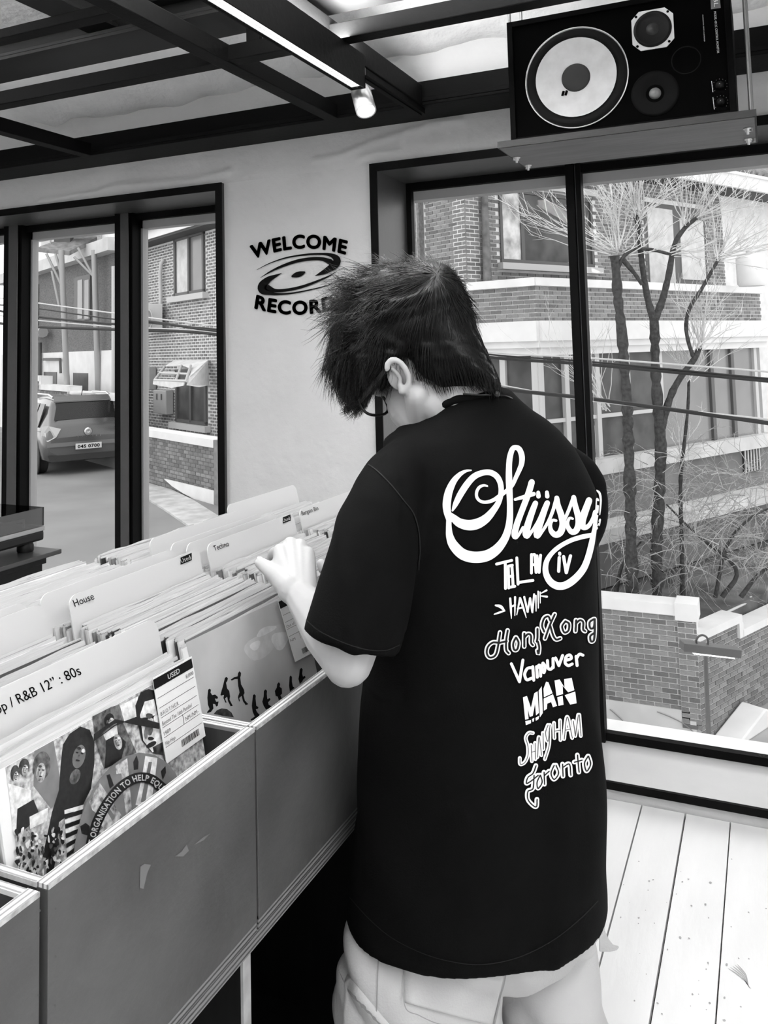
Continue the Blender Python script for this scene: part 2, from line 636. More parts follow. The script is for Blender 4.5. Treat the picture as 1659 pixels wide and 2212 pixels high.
def window(name, label, xl, xr, mull, label_sill):
    r = MB()
    r.box((xl, 2.945, HEAD_Z - 0.03), (xr, FY + 0.09, HEAD_Z))              # head
    for x in (xl, xr - 0.028):
        r.box((x, 2.945, SILL_Z), (x + 0.028, FY + 0.09, HEAD_Z - 0.03))
    root = struct(r.build(name, liner_m), label)
    MB().box((xl - 0.002, 2.941, HEAD_Z - 0.031), (xr + 0.002, 2.947, HEAD_Z + 0.001)).box((xl - 0.002, 2.941, SILL_Z), (xl + 0.029, 2.947, HEAD_Z - 0.03)) \
        .box((xr - 0.029, 2.941, SILL_Z), (xr + 0.002, 2.947, HEAD_Z - 0.03)).build('flange', steel_m, root)
    MB().box((xl, 2.955, SILL_Z), (xr, FY + 0.09, SILL_Z + 0.022)).build('sill', sill_m, root)
    MB().box((xl - 0.002, 2.943, SILL_Z - 0.002), (xr + 0.002, 2.955, SILL_Z + 0.022)).build('sill_edge', steel_m, root)
    fr = MB()
    fr.box((xl + 0.028, FY, HEAD_Z - 0.062), (xr - 0.028, FY + 0.03, HEAD_Z - 0.03))
    fr.box((xl + 0.028, FY, SILL_Z + 0.022), (xr - 0.028, FY + 0.03, SILL_Z + 0.05))
    fr.box((xl + 0.028, FY, SILL_Z + 0.05), (xl + 0.05, FY + 0.03, HEAD_Z - 0.062))
    fr.box((xr - 0.05, FY, SILL_Z + 0.05), (xr - 0.028, FY + 0.03, HEAD_Z - 0.062))
    fr.build('inner_frame', steel_m, root)
    MB().box((xl, FY + 0.03, HEAD_Z - 0.10), (xr, FY + 0.09, HEAD_Z - 0.03)).build('head_stop', alu_m, root)
    return root


w1 = window('window_1', 'large black steel window left of the shop logo, looking out on the parked car', ROOM_L + 0.02, W1X, None, None)
edges = [ROOM_L + 0.05]
for a, b in ((-3.585, -3.475), (-2.848, -2.752)):
    q = MB().box((a, FY - 0.045, SILL_Z + 0.022), (b - 0.015, FY + 0.02, HEAD_Z - 0.03), 0)
    q.box((a + 0.036, FY - 0.047, SILL_Z + 0.022), (b - 0.012, FY - 0.043, HEAD_Z - 0.03), 1)
    q.box((b - 0.015, FY - 0.03, SILL_Z + 0.022), (b, FY + 0.03, HEAD_Z - 0.03), 0)
    q.build('mullion', [steel_m, liner_m], w1)
    MB().box((b - 0.06, FY + 0.03, SILL_Z + 0.022), (b + 0.012, FY + 0.07, HEAD_Z - 0.05)).build('sash_frame', alu_m, w1)
    edges += [a + 0.02, b]
edges.append(W1X - 0.05)
for a, b in zip(edges[::2], edges[1::2]):
    MB().box((a, FY + 0.048, SILL_Z + 0.04), (b, FY + 0.054, HEAD_Z - 0.06)).build('pane', pane_m, w1)

w2 = window('window_2', 'tall black steel window right of the shop logo, looking out on bare trees', W2X, W2R, None, None)
q = MB().box((-0.664, FY - 0.03, SILL_Z + 0.022), (-0.634, FY + 0.03, HEAD_Z - 0.03), 0)
q.box((-0.634, FY - 0.004, SILL_Z + 0.022), (-0.628, FY + 0.03, HEAD_Z - 0.03), 1).box((-0.628, FY - 0.02, SILL_Z + 0.022), (-0.609, FY + 0.03, HEAD_Z - 0.03), 0)
q.build('mullion', [steel_m, alu_m], w2)
MB().box((0.62, FY - 0.03, SILL_Z + 0.022), (0.675, FY + 0.03, HEAD_Z - 0.03)).build('mullion', steel_m, w2)
for a, b in ((W2X + 0.05, -0.655), (-0.61, 0.63), (0.665, W2R - 0.05)):
    MB().box((a, FY + 0.048, SILL_Z + 0.04), (b, FY + 0.054, HEAD_Z - 0.06)).build('pane', pane_m, w2)
MB().box((W2X - 0.1, FY + 0.1, SILL_Z - 0.06), (W2R, FY + 0.24, SILL_Z + 0.0)).build('outer_ledge', mat('pale_ledge', 0.75, 0.6), w2)

# ------------------------------------------------------------------ shop logo painted on the pillar
ink = mat('black_paint', 0.005, 0.8, 0.03)
logo = thing('wall_logo', 'black shop logo lettered on the white pillar between the windows', 'sign', (-1.71, WALL_Y, 1.8))
SCL = 360.0 / 1659.0


def wallmap(X, Y):                                   # frame: a 4.6 x enlargement of the pillar
    p = at(1, WALL_Y - 0.0062, 480 + X * SCL, 440 + Y * SCL)
    return p


def arc_text(s, x0, x1, yb, bow, skew, h, bold):
    """lettering on a bowed base line (x0..x1), enlargement frame, y down"""
    mb = MB()
    v, f = text_outline(s, bold, 6, 1.02)
    w0, w1_ = v[:, 0].min(), v[:, 0].max()
    out = []
    for x, y in v:
        t = (x - w0) / (w1_ - w0)
        yy = yb + skew * (t - 0.5) + bow * (1 - (2 * t - 1) ** 2)
        sl = (skew + bow * -4 * (2 * t - 1)) / (x1 - x0)
        X = x0 + t * (x1 - x0) + y / 0.73 * h * sl * 0.55
        out.append(wallmap(X, yy - y / 0.73 * h))
    mb.add(out, f)
    return mb


arc_text('WELCOME', 300, 1232, 528, -86, -50, 134, 0.045).build('lettering', ink, logo)
arc_text('RECORDS', 318, 1240, 1020, 78, -32, 134, 0.045).build('lettering', ink, logo)
sw = MB()
for pts in ([(345, 657, 3), (480, 590, 9), (650, 535, 14), (850, 505, 18), (1000, 500, 22), (1090, 515, 40), (1140, 555, 74), (1120, 610, 80), (1040, 665, 56), (980, 695, 32), (925, 718, 4)],
            [(380, 737, 3), (480, 676, 16), (600, 620, 26), (750, 570, 32), (900, 548, 34), (1000, 552, 38), (1075, 580, 60)],
            [(1145, 672, 3), (1060, 722, 14), (950, 770, 22), (800, 825, 28), (650, 858, 30), (530, 865, 34), (450, 835, 60)],
            [(590, 692, 4), (530, 720, 30), (460, 755, 60), (400, 815, 84), (405, 862, 80), (470, 888, 44), (560, 900, 22), (700, 890, 16), (900, 852, 12), (1060, 808, 8), (1185, 758, 3)],
            [(700, 722, 24), (725, 713, 46), (757, 704, 56), (790, 694, 46), (815, 684, 24)]):
    ribbon(sw, pts, wallmap, step=14)
sw.build('swirl', ink, logo)

# ------------------------------------------------------------------ strip light, spot, track
glow = mat('lit_tube', 0.9, 0.5, emit=6.0)
refl = mat('chrome_louver', 0.75, 0.25, 0.5, metal=0.9)


def strip_light(label, x, y0, y1, z, power, group=None, cells=True, up=20):
    t = thing('strip_light', label, 'light', (x, (y0 + y1) / 2, z + 0.09), group)
    hw = 0.0235
    MB().box((x - hw, y0, z + 0.045), (x + hw, y1, z + 0.10)).box((x - hw, y0, z), (x - hw + 0.004, y1, z + 0.045)).box((x + hw - 0.004, y0, z), (x + hw, y1, z + 0.045)) \
        .box((x - hw, y0, z), (x + hw, y0 + 0.004, z + 0.045)).box((x - hw, y1 - 0.004, z), (x + hw, y1, z + 0.045)).build('housing', steel_m, t)
    MB().box((x - hw + 0.005, y0 + 0.005, z + 0.022), (x + hw - 0.005, y1 - 0.005, z + 0.026)).build('diffuser', glow, t)
    if cells:
        g = MB()
        for k in (-1, 0, 1):
            g.box((x + k * 0.0145 - 0.0006, y0 + 0.004, z + 0.004), (x + k * 0.0145 + 0.0006, y1 - 0.004, z + 0.018))
        yy = y0 + 0.02
        while yy < y1:
            g.box((x - hw + 0.004, yy, z + 0.004), (x + hw - 0.004, yy + 0.0011, z + 0.018))
            yy += 0.0165
        tag(g.build('louver', refl, t), kind='stuff')
    tube_lamp(x, (y0 + y1) / 2, z - 0.004, y1 - y0, power)
    tube_lamp(x, (y0 + y1) / 2, z + 0.104, y1 - y0, up, True)  # added upward fill to brighten the ceiling foam
    return t


strip_light('long lit louvred strip light hanging under the black ceiling grid', -1.052, 0.45, 2.205, 2.262, 17, up=250)
for i, (x, y) in enumerate(((0.7, 0.2), (0.7, -2.0), (-1.7, -2.55), (-3.2, 0.6))):  # unseen fittings added to light the room
    strip_light('added fill strip light outside the frame, %s' % ('over the right of the shop floor', 'far behind on the right', 'behind the photographer on the left', 'over the turntable cabinet')[i],
                x, y - 0.75, y + 0.75, 2.31, (27, 23, 23, 20)[i], 'added strip lights outside the frame', False, up=(45, 40, 40, 70)[i])

sp = thing('spotlight', 'small silver cylinder spotlight shining down beside the strip light', 'light', B(780, 185, 2.62))
a, b = B(779, 196, 2.60), B(791, 240, 2.55)
d = nrm(b - a)
L = np.linalg.norm(b - a)
MB().lathe(a, d, [(0.012, -0.006), (0.027, 0.0), (0.031, 0.006), (0.031, L), (0.026, L), (0.026, L - 0.012), (0.005, L - 0.014)], 24).build('lamp_body', mat('spun_aluminium', 0.62, 0.3, 0.5, metal=0.7), sp)
MB().lathe(b - d * 0.004, d, [(0.0, 0.0), (0.0255, 0.0), (0.022, 0.006), (0.01, 0.010), (0.0, 0.011)], 20).build('lamp_lens', mat('lit_lens', 0.9, 0.3, emit=9.0), sp)
MB().tube([a + np.array([0, 0, 0.0]), a + np.array([0.004, 0, 0.035]), a + np.array([0.012, 0.0, 0.055])], 0.006, 8).build('lamp_arm', steel_m, sp)
ll = bpy.data.lights.new('spot_beam', 'SPOT')
ll.energy, ll.spot_size, ll.shadow_soft_size = 9, 1.5, 0.025
lo = bpy.data.objects.new('spot_beam', ll)
lo.location = tuple(b + d * 0.02)
lo.rotation_euler = Vector(d).to_track_quat('-Z', 'Y').to_euler()
COL.objects.link(lo)
tr = thing('light_track', 'black lighting track with a pale end cap beside the spotlight', 'track', (-1.095, 2.6, BZ))
MB().box((-1.108, 2.30, BZ - 0.022), (-1.072, 2.80, BZ - 0.001)).box((-1.094, 2.30, BZ - 0.026), (-1.086, 2.80, BZ - 0.021)).build('rail', steel_m, tr)
MB().box((-1.108, 2.292, BZ - 0.024), (-1.072, 2.30, BZ - 0.0005)).build('end_cap', alu_m, tr)

# ------------------------------------------------------------------ loudspeaker on its hanging shelf
ply_dark = mat('dark_ply_edge', 0.006, 0.6, var=0.5, scale=40, stretch=(1, 1, 12))
ply_face = mat('grey_ply_face', 0.115, 0.6, 0.35, var=0.18, scale=6, stretch=(1, 8, 8))
SZ0, SZ1 = 2.055, 2.074
sh = thing('hanging_shelf', 'plywood shelf hung from threaded rods, loudspeaker on it, above the right window', 'shelf', (-0.325, 2.45, SZ0))
MB().box((-0.66, 2.285, SZ0 + 0.0005), (0.009, 2.60, SZ1)).build('board', ply_dark, sh)
MB().box((-0.655, 2.29, SZ0 - 0.001), (0.004, 2.595, SZ0 + 0.0006)).build('board_underside', ply_face, sh, 'smooth grey underside')
bolt_m = mat('zinc_bolt', 0.6, 0.3, 0.5, metal=0.8)
for p in ((-0.642, 2.42), (-0.640, 2.545), (-0.014, 2.40), (-0.014, 2.53)):
    MB().lathe((p[0], p[1], SZ0 - 0.001), (0, 0, -1), [(0.0, 0), (0.011, 0.0), (0.011, 0.0025), (0.007, 0.003), (0.007, 0.009), (0.0035, 0.0095), (0.0035, 0.016), (0.0, 0.0165)], 12).build('nut', bolt_m, sh)
for p in ((-0.642, 2.545), (-0.640, 2.66), (-0.014, 2.40), (-0.016, 2.53)):
    pass
rod_m = mat('grey_rod', 0.22, 0.4, 0.5, metal=0.4)
for (x, y) in ((-0.648, 2.42), (-0.648, 2.56), (-0.004, 2.40), (0.0, 2.53)):
    MB().tube([(x, y, SZ0 - 0.01), (x, y, 2.66)], 0.0045, 8).build('rod', rod_m, sh)

SX0, SX1, SYF, SYB = -0.633, -0.036, 2.33, 2.62
SZT = SZ1 + 0.356
spk = thing('loudspeaker', 'black studio loudspeaker lying on its side on the hanging shelf, pale woofer cone', 'speaker', ((SX0 + SX1) / 2, 2.475, SZ1))
cab = mat('black_cabinet', 0.001, 0.6, 0.03, var=0.3, scale=40, bump=0.03, bscale=200)
baf = mat('black_baffle', 0.0008, 0.8, 0.02)
MB().box((SX0, SYF + 0.012, SZ1), (SX1, SYB, SZT)).box((SX0, SYF, SZ1), (SX0 + 0.016, SYF + 0.012, SZT)).box((SX1 - 0.016, SYF, SZ1), (SX1, SYF + 0.012, SZT)) \
    .box((SX0 + 0.016, SYF, SZ1), (SX1 - 0.016, SYF + 0.012, SZ1 + 0.016)).box((SX0 + 0.016, SYF, SZT - 0.016), (SX1 - 0.016, SYF + 0.012, SZT)).build('cabinet', cab, spk, bevel=0.0015)
MB().box((SX0 + 0.016, SYF + 0.009, SZ1 + 0.016), (SX1 - 0.016, SYF + 0.014, SZT - 0.016)).build('baffle', baf, spk)
YB = SYF + 0.009
fwd = (0, -1, 0)
c = np.array([-0.443, YB, SZ1 + 0.166])
MB().lathe(c, fwd, [(0.143, -0.001), (0.1435, 0.004), (0.1405, 0.004), (0.140, 0.0005), (0.130, 0.0003)], 72).build('trim_ring', mat('bright_ring', 0.62, 0.3, 0.5, metal=0.6), spk)
MB().lathe(c, fwd, [(0.139, 0.0005), (0.137, 0.003), (0.131, 0.007), (0.124, 0.008), (0.118, 0.006), (0.113, 0.003), (0.110, 0.001)], 64).build('surround', mat('black_foam', 0.005, 0.85, 0.1), spk)
cone = [(0.112, 0.0075)]
for k in range(24):
    r = 0.110 - k * 0.0029
    cone += [(r, 0.0072 - (0.110 - r) * 0.075 + (0.0004 if k % 2 else 0.0))]
co = MB().lathe(c, fwd, cone + [(0.039, 0.0013)], 64, caps=False)
co.build('woofer_cone', mat('pale_paper_cone', 0.60, 0.8, 0.2, var=0.10, scale=26), spk)
MB().lathe(c, fwd, [(0.040, 0.0008), (0.0395, 0.003), (0.034, 0.007), (0.022, 0.011), (0.0, 0.0125)], 40).build('dust_cap', mat('grey_cap', 0.022, 0.75, 0.25), spk)
for dx in (-0.035, -0.026):
    MB().tube([c + np.array([dx, -0.004, -0.034]), c + np.array([dx - 0.004, -0.0055, -0.047])], 0.0035, 8).build('terminal', baf, spk)
# midrange: white octagonal plate
cm = np.array([-0.232, YB, SZ1 + 0.177 + 0.0])
cmz = at(1, YB, 1410, 64)
cm = np.array([cmz[0], YB, cmz[2]])
r8 = 0.054
pl = [cm + np.array([sx * a, -0.004, sz * b]) for sx, sz, a, b in ((-1, -1, r8, r8 * .62), (-1, 1, r8, r8 * .62), (-1, 1, r8 * .62, r8), (1, 1, r8 * .62, r8), (1, 1, r8, r8 * .62), (1, -1, r8, r8 * .62), (1, -1, r8 * .62, r8), (-1, -1, r8 * .62, r8))]
MB().prism(pl, (0, 0.004, 0)).build('midrange_plate', mat('white_metal', 0.72, 0.4), spk)
MB().lathe(cm + np.array([0, -0.0045, 0]), fwd, [(0.0495, 0.0), (0.0495, 0.001), (0.047, 0.0012), (0.044, 0.004), (0.041, 0.0025), (0.030, 0.0012), (0.017, 0.0006)], 48).build('midrange_cone', mat('black_cone', 0.004, 0.5, 0.12), spk)
MB().lathe(cm + np.array([0, -0.004, 0]), fwd, [(0.018, 0.0), (0.016, 0.003), (0.010, 0.006), (0, 0.007)], 24).build('midrange_cap', mat('black_cap', 0.012, 0.4, 0.3), spk)
for sx in (-1, 1):
    for sz in (-1, 1):
        MB().lathe(cm + np.array([sx * 0.041, -0.004, sz * 0.041]), fwd, [(0.0035, -0.001), (0.0035, 0.0015), (0, 0.002)], 10).build('screw', baf, spk)
pt = at(1, YB, 1482, 130)
MB().lathe(np.array([pt[0], YB, pt[2]]), fwd, [(0.038, -0.001), (0.038, 0.001), (0.035, 0.001), (0.034, -0.02), (0.03, -0.06)], 40).build('bass_port', mat('port_black', 0.004, 0.9, 0.1), spk)
tw = at(1, YB, 1415, 202)
tw = np.array([tw[0], YB, tw[2]])
MB().lathe(tw, fwd, [(0.062, -0.001), (0.062, 0.002), (0.055, 0.003), (0.034, 0.003), (0.030, 0.001), (0.018, -0.001)], 44).build('tweeter_plate', mat('tweeter_black', 0.003, 0.7, 0.05), spk)
MB().lathe(tw, fwd, [(0.016, -0.001), (0.0155, 0.002), (0.012, 0.007), (0.006, 0.009), (0, 0.0095)], 24).build('tweeter_dome', mat('grey_dome', 0.11, 0.35, 0.4), spk)
for (px, py) in ((1555, 185), (1557, 221)):
    k = at(1, YB, px, py)
    kb = MB().lathe(np.array([k[0], YB, k[2]]), fwd, [(0.011, -0.001), (0.010, 0.008), (0.007, 0.012), (0, 0.012)], 20)
    kn = kb.build('level_knob', mat('knob_black', 0.003, 0.6, 0.1), spk)
    dots = MB()
    for t in np.linspace(-2.3, 2.3, 11):
        q = np.array([k[0] + 0.0175 * math.sin(t), YB - 0.0006, k[2] + 0.0175 * math.cos(t)])
        dots.box(q - np.array([.0006, .0002, .0006]), q + np.array([.0006, .0002, .0006]))
    q = np.array([k[0], YB - 0.0125, k[2] + 0.002])
    dots.box(q - np.array([.0010, .0003, .0010]), q + np.array([.0010, .0003, .0010]))
    dots.build('scale_dots', mat('print_dim', 0.22, 0.6), kn)
pr = MB()
spm = lambda x, y: at(1, YB - 0.0008, x, y)


def vtext(mb, s, a, b, h, bold=0.0, mi=0):
    """text running down the cabinet from pixel a to pixel b, tops of the letters towards the right"""
    v, f = text_outline(s, bold, 2)
    w0, w1_ = v[:, 0].min(), v[:, 0].max()
    a, b = np.array(a, float), np.array(b, float)
    e = (b - a) / np.linalg.norm(b - a)
    up = np.array([e[1], -e[0]])
    mb.add([spm(*(a + (b - a) * (x - w0) / (w1_ - w0) + up * y / 0.73 * h)) for x, y in v], f, mi)


vtext(pr, 'MODEL 4312C CONTROL MONITOR', (1542, 25), (1549, 115), 5.2)
pr.build('model_lettering', mat('print_white', 0.65, 0.6), spk)
pr = MB()
vtext(pr, 'PROFESSIONAL SERIES LOUDSPEAKER', (1517, 32), (1521, 90), 2.2)
pr.build('series_lettering', mat('print_white', 0.65, 0.6), spk)
for a, b in (((1537, 175), (1540, 199)), ((1540, 210), (1543, 236))):
    pr = MB()
    ribbon(pr, [(*a, 1.3), (*b, 1.3)], spm, step=10, cap=False)
    pr.build('scale_line', mat('print_white', 0.65, 0.6), spk)
bd = MB()
bd.add([spm(1534, -18), spm(1553, -20), spm(1557, 17), spm(1536, 20)], [(0, 1, 2, 3)])
bdo = bd.build('name_badge', mat('badge_grey', 0.10, 0.5), spk)
b2 = MB()
spm0 = spm
spm = lambda x, y: at(1, YB - 0.0014, x, y)
vtext(b2, 'JBL', (1540, -12), (1543, 15), 10)
b2.build('badge_lettering', mat('print_white', 0.65, 0.6), bdo)
# ------------------------------------------------------------------ record crates on their stand
def ply_edge_mat(name, axis, lo=0.16, hi=0.62, period=0.0062):
    mt = mat(name, 0.5, 0.55, 0.35)
    nt = mt.node_tree
    b = nt.nodes['Principled BSDF']
    tc = nt.nodes.new('ShaderNodeTexCoord')
    w = nt.nodes.new('ShaderNodeTexWave')
    w.wave_type, w.bands_direction = 'BANDS', axis
    w.inputs['Scale'].default_value = 2 * math.pi / 20 / period
    w.inputs['Distortion'].default_value = 0.5
    w.inputs['Detail'].default_value = 2.0
    w.inputs['Detail Scale'].default_value = 2.0
    r = nt.nodes.new('ShaderNodeValToRGB')
    r.color_ramp.elements[0].position, r.color_ramp.elements[1].position = 0.18, 0.55
    r.color_ramp.elements[0].color = (lo, lo, lo, 1)
    r.color_ramp.elements[1].color = (hi, hi, hi, 1)
    nt.links.new(tc.outputs['Object'], w.inputs['Vector'])
    nt.links.new(w.outputs['Fac'], r.inputs[0])
    nt.links.new(r.outputs[0], b.inputs['Base Color'])
    return mt


panel_m = mat('grey_fibreboard', 0.062, 0.5, 0.3, var=0.28, scale=5, bump=0.06, bscale=45)
inner_m = mat('crate_inside', 0.03, 0.6, 0.3, var=0.3, scale=8, stretch=(6, 6, 1))
edge_x = ply_edge_mat('ply_edge_front', 'X')
edge_y = ply_edge_mat('ply_edge_side', 'Y')
edge_z = ply_edge_mat('ply_edge_base', 'Z', 0.03, 0.16)
PX = -0.65
PITCH = 0.3642
YS = [0.2674 + PITCH * k for k in range(6)]             # crate joints
XB = -1.33
NAMES = ['nearest crate, only its corner in view', 'crate of hip hop twelve-inches with the painted collage sleeve in front', 'crate of house records with the running-figures sleeve in front',
         'crate of techno records under the hand', 'farthest crate, with the bargain bin card']
for k in range(5):
    a, b = YS[k] + (0.0035 if k != 1 else 0.0055), YS[k + 1] - (0.0008 if k else 0.0045)
    t = thing('record_crate', 'grey plywood ' + NAMES[k], 'crate', ((PX + XB) / 2, (a + b) / 2, 0.74), 'record crates on the stand')
    MB().box((PX - 0.015, a, 0.755), (PX, b, 0.996)).build('front_panel', panel_m, t, bevel=0.001)
    MB().box((PX - 0.0152, a + 0.0002, 0.9955), (PX + 0.0002, b - 0.0002, 1.0)).build('top_edge', edge_x, t, 'pale layered plywood edge')
    for y0_, y1_ in ((a, a + 0.0095), (b - 0.0095, b)):
        MB().box((XB, y0_, 0.76), (PX - 0.0152, y1_, 0.9945)).build('side_panel', inner_m, t)
        MB().box((XB, y0_ + 0.0001, 0.9945), (PX - 0.0152, y1_ - 0.0001, 0.9992)).build('side_edge', edge_y, t, 'pale layered plywood edge')
    MB().box((XB, a + 0.0095, 0.76), (XB + 0.012, b - 0.0095, 0.999)).build('back_panel', inner_m, t)
    MB().box((XB, a, 0.742), (PX - 0.001, b, 0.7595)).build('bottom_board', edge_z, t)
st = thing('crate_stand', 'dark plywood stand with uprights carrying the row of record crates', 'stand', (-1.0, 1.2, 0))
MB().box((XB - 0.02, -0.35, 0.722), (PX - 0.004, YS[5] + 0.02, 0.7415)).build('top_board', edge_z, st)
dark_ply = mat('dark_plywood', 0.006, 0.7, 0.1, var=0.3, scale=6, stretch=(8, 8, 1))
for y in (-0.33, 0.2674, 0.9875, 1.724, YS[5]):
    MB().box((XB, y, 0.0), (PX - 0.022, y + 0.018, 0.7215)).build('upright', dark_ply, st)
    MB().box((PX - 0.022, y, 0.0), (PX - 0.018, y + 0.018, 0.7215)).build('upright_edge', mat('ply_edge_plain', 0.28, 0.6, var=0.2, scale=30), st)
MB().box((XB, -0.33, 0.06), (XB + 0.015, YS[5], 0.7215)).build('back_board', dark_ply, st)
MB().box((XB, -0.33, 0.045), (PX - 0.05, YS[5], 0.06)).build('low_shelf', dark_ply, st)
# wear on the long front panel: scuffs and screw heads
fs = MB()
pf = lambda x, y: at(0, PX + 0.0006, x, y)
for poly in ([(303, 1872), (312, 1866), (326, 1868), (318, 1886), (310, 1920), (302, 1918)], [(378, 1850), (392, 1840), (403, 1824), (408, 1838), (396, 1850)], [(418, 1826), (440, 1808), (455, 1800), (440, 1815)]):
    fs.add([pf(*p) for p in poly], [tuple(range(len(poly)))])
for p in ((86, 1967), (84, 2005), (83, 2150), (120, 1963), (120, 2066), (119, 2172), (545, 1925)):
    fs.add([pf(p[0] + 2.2 * math.cos(q), p[1] + 3.0 * math.sin(q)) for q in np.linspace(0, 5.5, 7)], [tuple(range(7))], 1)
tag(fs.build('scuff_marks', [mat('scuff_pale', 0.12, 0.6), mat('scuff_dark', 0.05, 0.6)], bpy.data.objects['record_crate.001']), kind='stuff')

# ------------------------------------------------------------------ records
TILT = math.radians(13.0)
REC = 0.313
bag_m = mat('clear_sleeve_edge', 0.44, 0.25, 0.6)
greys = [mat('sleeve_card_%s' % n, g, 0.5, 0.4) for n, g in (('white', 0.66), ('pale', 0.42), ('cream', 0.54), ('grey', 0.24), ('mid', 0.13), ('dark', 0.05), ('black', 0.015))]
rec_meshes = []
for k in range(14):
    th = [0.0034, 0.0040, 0.0030, 0.0037][k % 4]
    core = [0, 1, 2, 0, 3, 0, 1, 4, 2, 0, 5, 1, 6, 2][k]
    top = [0, 3, 1, 2, 3, 0, 4, 1, 0, 3, 5, 1, 4, 2][k]
    mb = MB()
    mb.box((-th / 2, -REC / 2, 0), (th / 2, REC / 2, REC - 0.002), 0)
    mb.box((-th / 2 + 0.0002, -REC / 2 + 0.0005, REC - 0.002), (th / 2 - 0.0002, REC / 2 - 0.0005, REC), 1)
    # the loose lip of the outer sleeve: a thin wavy fin
    n = 7
    r2 = random.Random(k)
    hs = [0.0008 + 0.0036 * r2.random() for _ in range(n + 1)]
    for i in range(n):
        y0_, y1_ = -REC / 2 + REC * i / n, -REC / 2 + REC * (i + 1) / n
        mb.add([(th / 2 - 0.0006, y0_, REC - 0.001), (th / 2 - 0.0006, y1_, REC - 0.001), (th / 2 - 0.0010, y1_, REC + hs[i + 1]), (th / 2 - 0.0010, y0_, REC + hs[i]),
                (th / 2 - 0.0001, y0_, REC - 0.001), (th / 2 - 0.0001, y1_, REC - 0.001), (th / 2 - 0.0005, y1_, REC + hs[i + 1]), (th / 2 - 0.0005, y0_, REC + hs[i])],
               [(3, 2, 1, 0), (4, 5, 6, 7), (2, 3, 7, 6)], 2)
    rec_meshes.append(mb.mesh('record_sleeve', [greys[core], greys[top], bag_m]))

CARD_M = mat('white_plastic_card', 0.50, 0.35, 0.5)
black_print = mat('black_print', 0.006, 0.7, 0.06)
white_print = mat('white_print', 0.78, 0.55, 0.3)
TV = np.array([-math.sin(TILT), 0, math.cos(TILT)])       # up along a leaning sleeve
NV = np.array([math.cos(TILT), 0, math.sin(TILT)])        # its front normal
ZB = 0.7755


def xbase(xtop, z):
    """x at the crate floor of a sleeve that passes (xtop, z)"""
    return xtop + (z - ZB) * math.tan(TILT)


cards = [  # crate, x of the card's top (at z 1.13), y of its right end, label
    (1, -0.803, 0.985, 'white divider card lettered for hip hop and R&B twelve-inches of the 80s'),
    (1, -1.014, 0.985, 'blank white divider card, front one of the pair at the left edge'),
    (1, -1.046, 0.982, 'blank white divider card, rear one of the pair at the left edge'),
    (2, -1.000, 1.349, 'white divider card lettered House with a black Used patch'),
    (2, -1.048, 1.338, 'blank white divider card directly behind the House card'),
    (3, -1.007, 1.713, 'white divider card lettered Techno with a black Used patch'),
    (3, -1.046, 1.700, 'blank white divider card directly behind the Techno card'),
    (3, -1.076, 1.690, 'blank white divider card second behind the Techno card'),
    (3, -1.146, 1.713, 'broad blank white divider card well behind the Techno card'),
    (4, -1.012, 2.078, 'white divider card lettered Bargain Bin beside the sleeve'),
    (4, -1.212, 2.077, 'tall blank white divider card in the farthest crate'),
]
LOT = ['hip hop', 'hip hop', 'house', 'techno', 'bargain']


def card_mesh():
    w, h, th, r = 0.330, 0.366, 0.0022, 0.018
    pts = [(-w / 2, 0), (w / 2, 0)]
    for cx, cz, a0 in ((w / 2 - r, h - r, 0), (-w / 2 + r, h - r, 90)):
        for i in range(6):
            a = math.radians(a0 + 90 * i / 5)
            pts.append((cx + r * math.cos(a), cz + r * math.sin(a)))
    return MB().prism([(-th / 2, y, z) for y, z in pts], (th, 0, 0)).mesh('divider_card', CARD_M)


cm_ = card_mesh()
card_objs = []
for k, xt, yr, lab in cards:
    o = bpy.data.objects.new('divider_card', cm_)
    COL.objects.link(o)
    o.location = (xbase(xt, 1.131), yr - 0.1685, ZB)
    o.rotation_euler = (0, -TILT, 0)
    tag(o, lab, 'divider', 'divider cards in the crates')
    card_objs.append(o)


def card_plane(i, off=0.0016):
    p0 = np.array([xbase(cards[i][1], 1.131), cards[i][2], ZB]) + NV * off
    return lambda x, y: on_plane(p0, NV, x, y)


def stick(mb, name, mats, card):
    """flat print on a leaning card or sleeve, kept as its part"""
    o = mb.build(name, mats, fix=False)
    o.parent = card
    o.matrix_parent_inverse = (Matrix.Translation(card.location) @ Matrix.Rotation(-TILT, 4, 'Y')).inverted()
    return o


mp = card_plane(3)
mb = MB(); put_text(mb, 'House', (162, 1310.5), (204.5, 1294), 16, mp, 0.004); stick(mb, 'lettering', black_print, card_objs[3])
mb = MB(); mb.add([mp(*p) for p in ((390, 1204.5), (414, 1194), (414.5, 1210), (390, 1220))], [(0, 1, 2, 3)]); q = stick(mb, 'used_patch', black_print, card_objs[3])
mp = card_plane(3, 0.0021)
mb = MB(); put_text(mb, 'Used', (392, 1216), (413, 1207.5), 9.5, mp, 0.012); stick(mb, 'used_lettering', white_print, card_objs[3])
mp = card_plane(5)
mb = MB(); put_text(mb, 'Techno', (463.5, 1190), (495.5, 1179), 12, mp, 0.004); stick(mb, 'lettering', black_print, card_objs[5])
mb = MB(); mb.add([mp(*p) for p in ((611, 1117.5), (627.5, 1111), (628.5, 1124.5), (611.3, 1131))], [(0, 1, 2, 3)]); stick(mb, 'used_patch', black_print, card_objs[5])
mp = card_plane(5, 0.0021)
mb = MB(); put_text(mb, 'Used', (612, 1128), (627, 1122), 7.2, mp, 0.012); stick(mb, 'used_lettering', white_print, card_objs[5])
mp = card_plane(9)
mb = MB(); put_text(mb, 'Bargain Bin', (653, 1113.5), (688.5, 1101), 9.5, mp, 0.002); stick(mb, 'lettering', black_print, card_objs[9])
mp = card_plane(0)
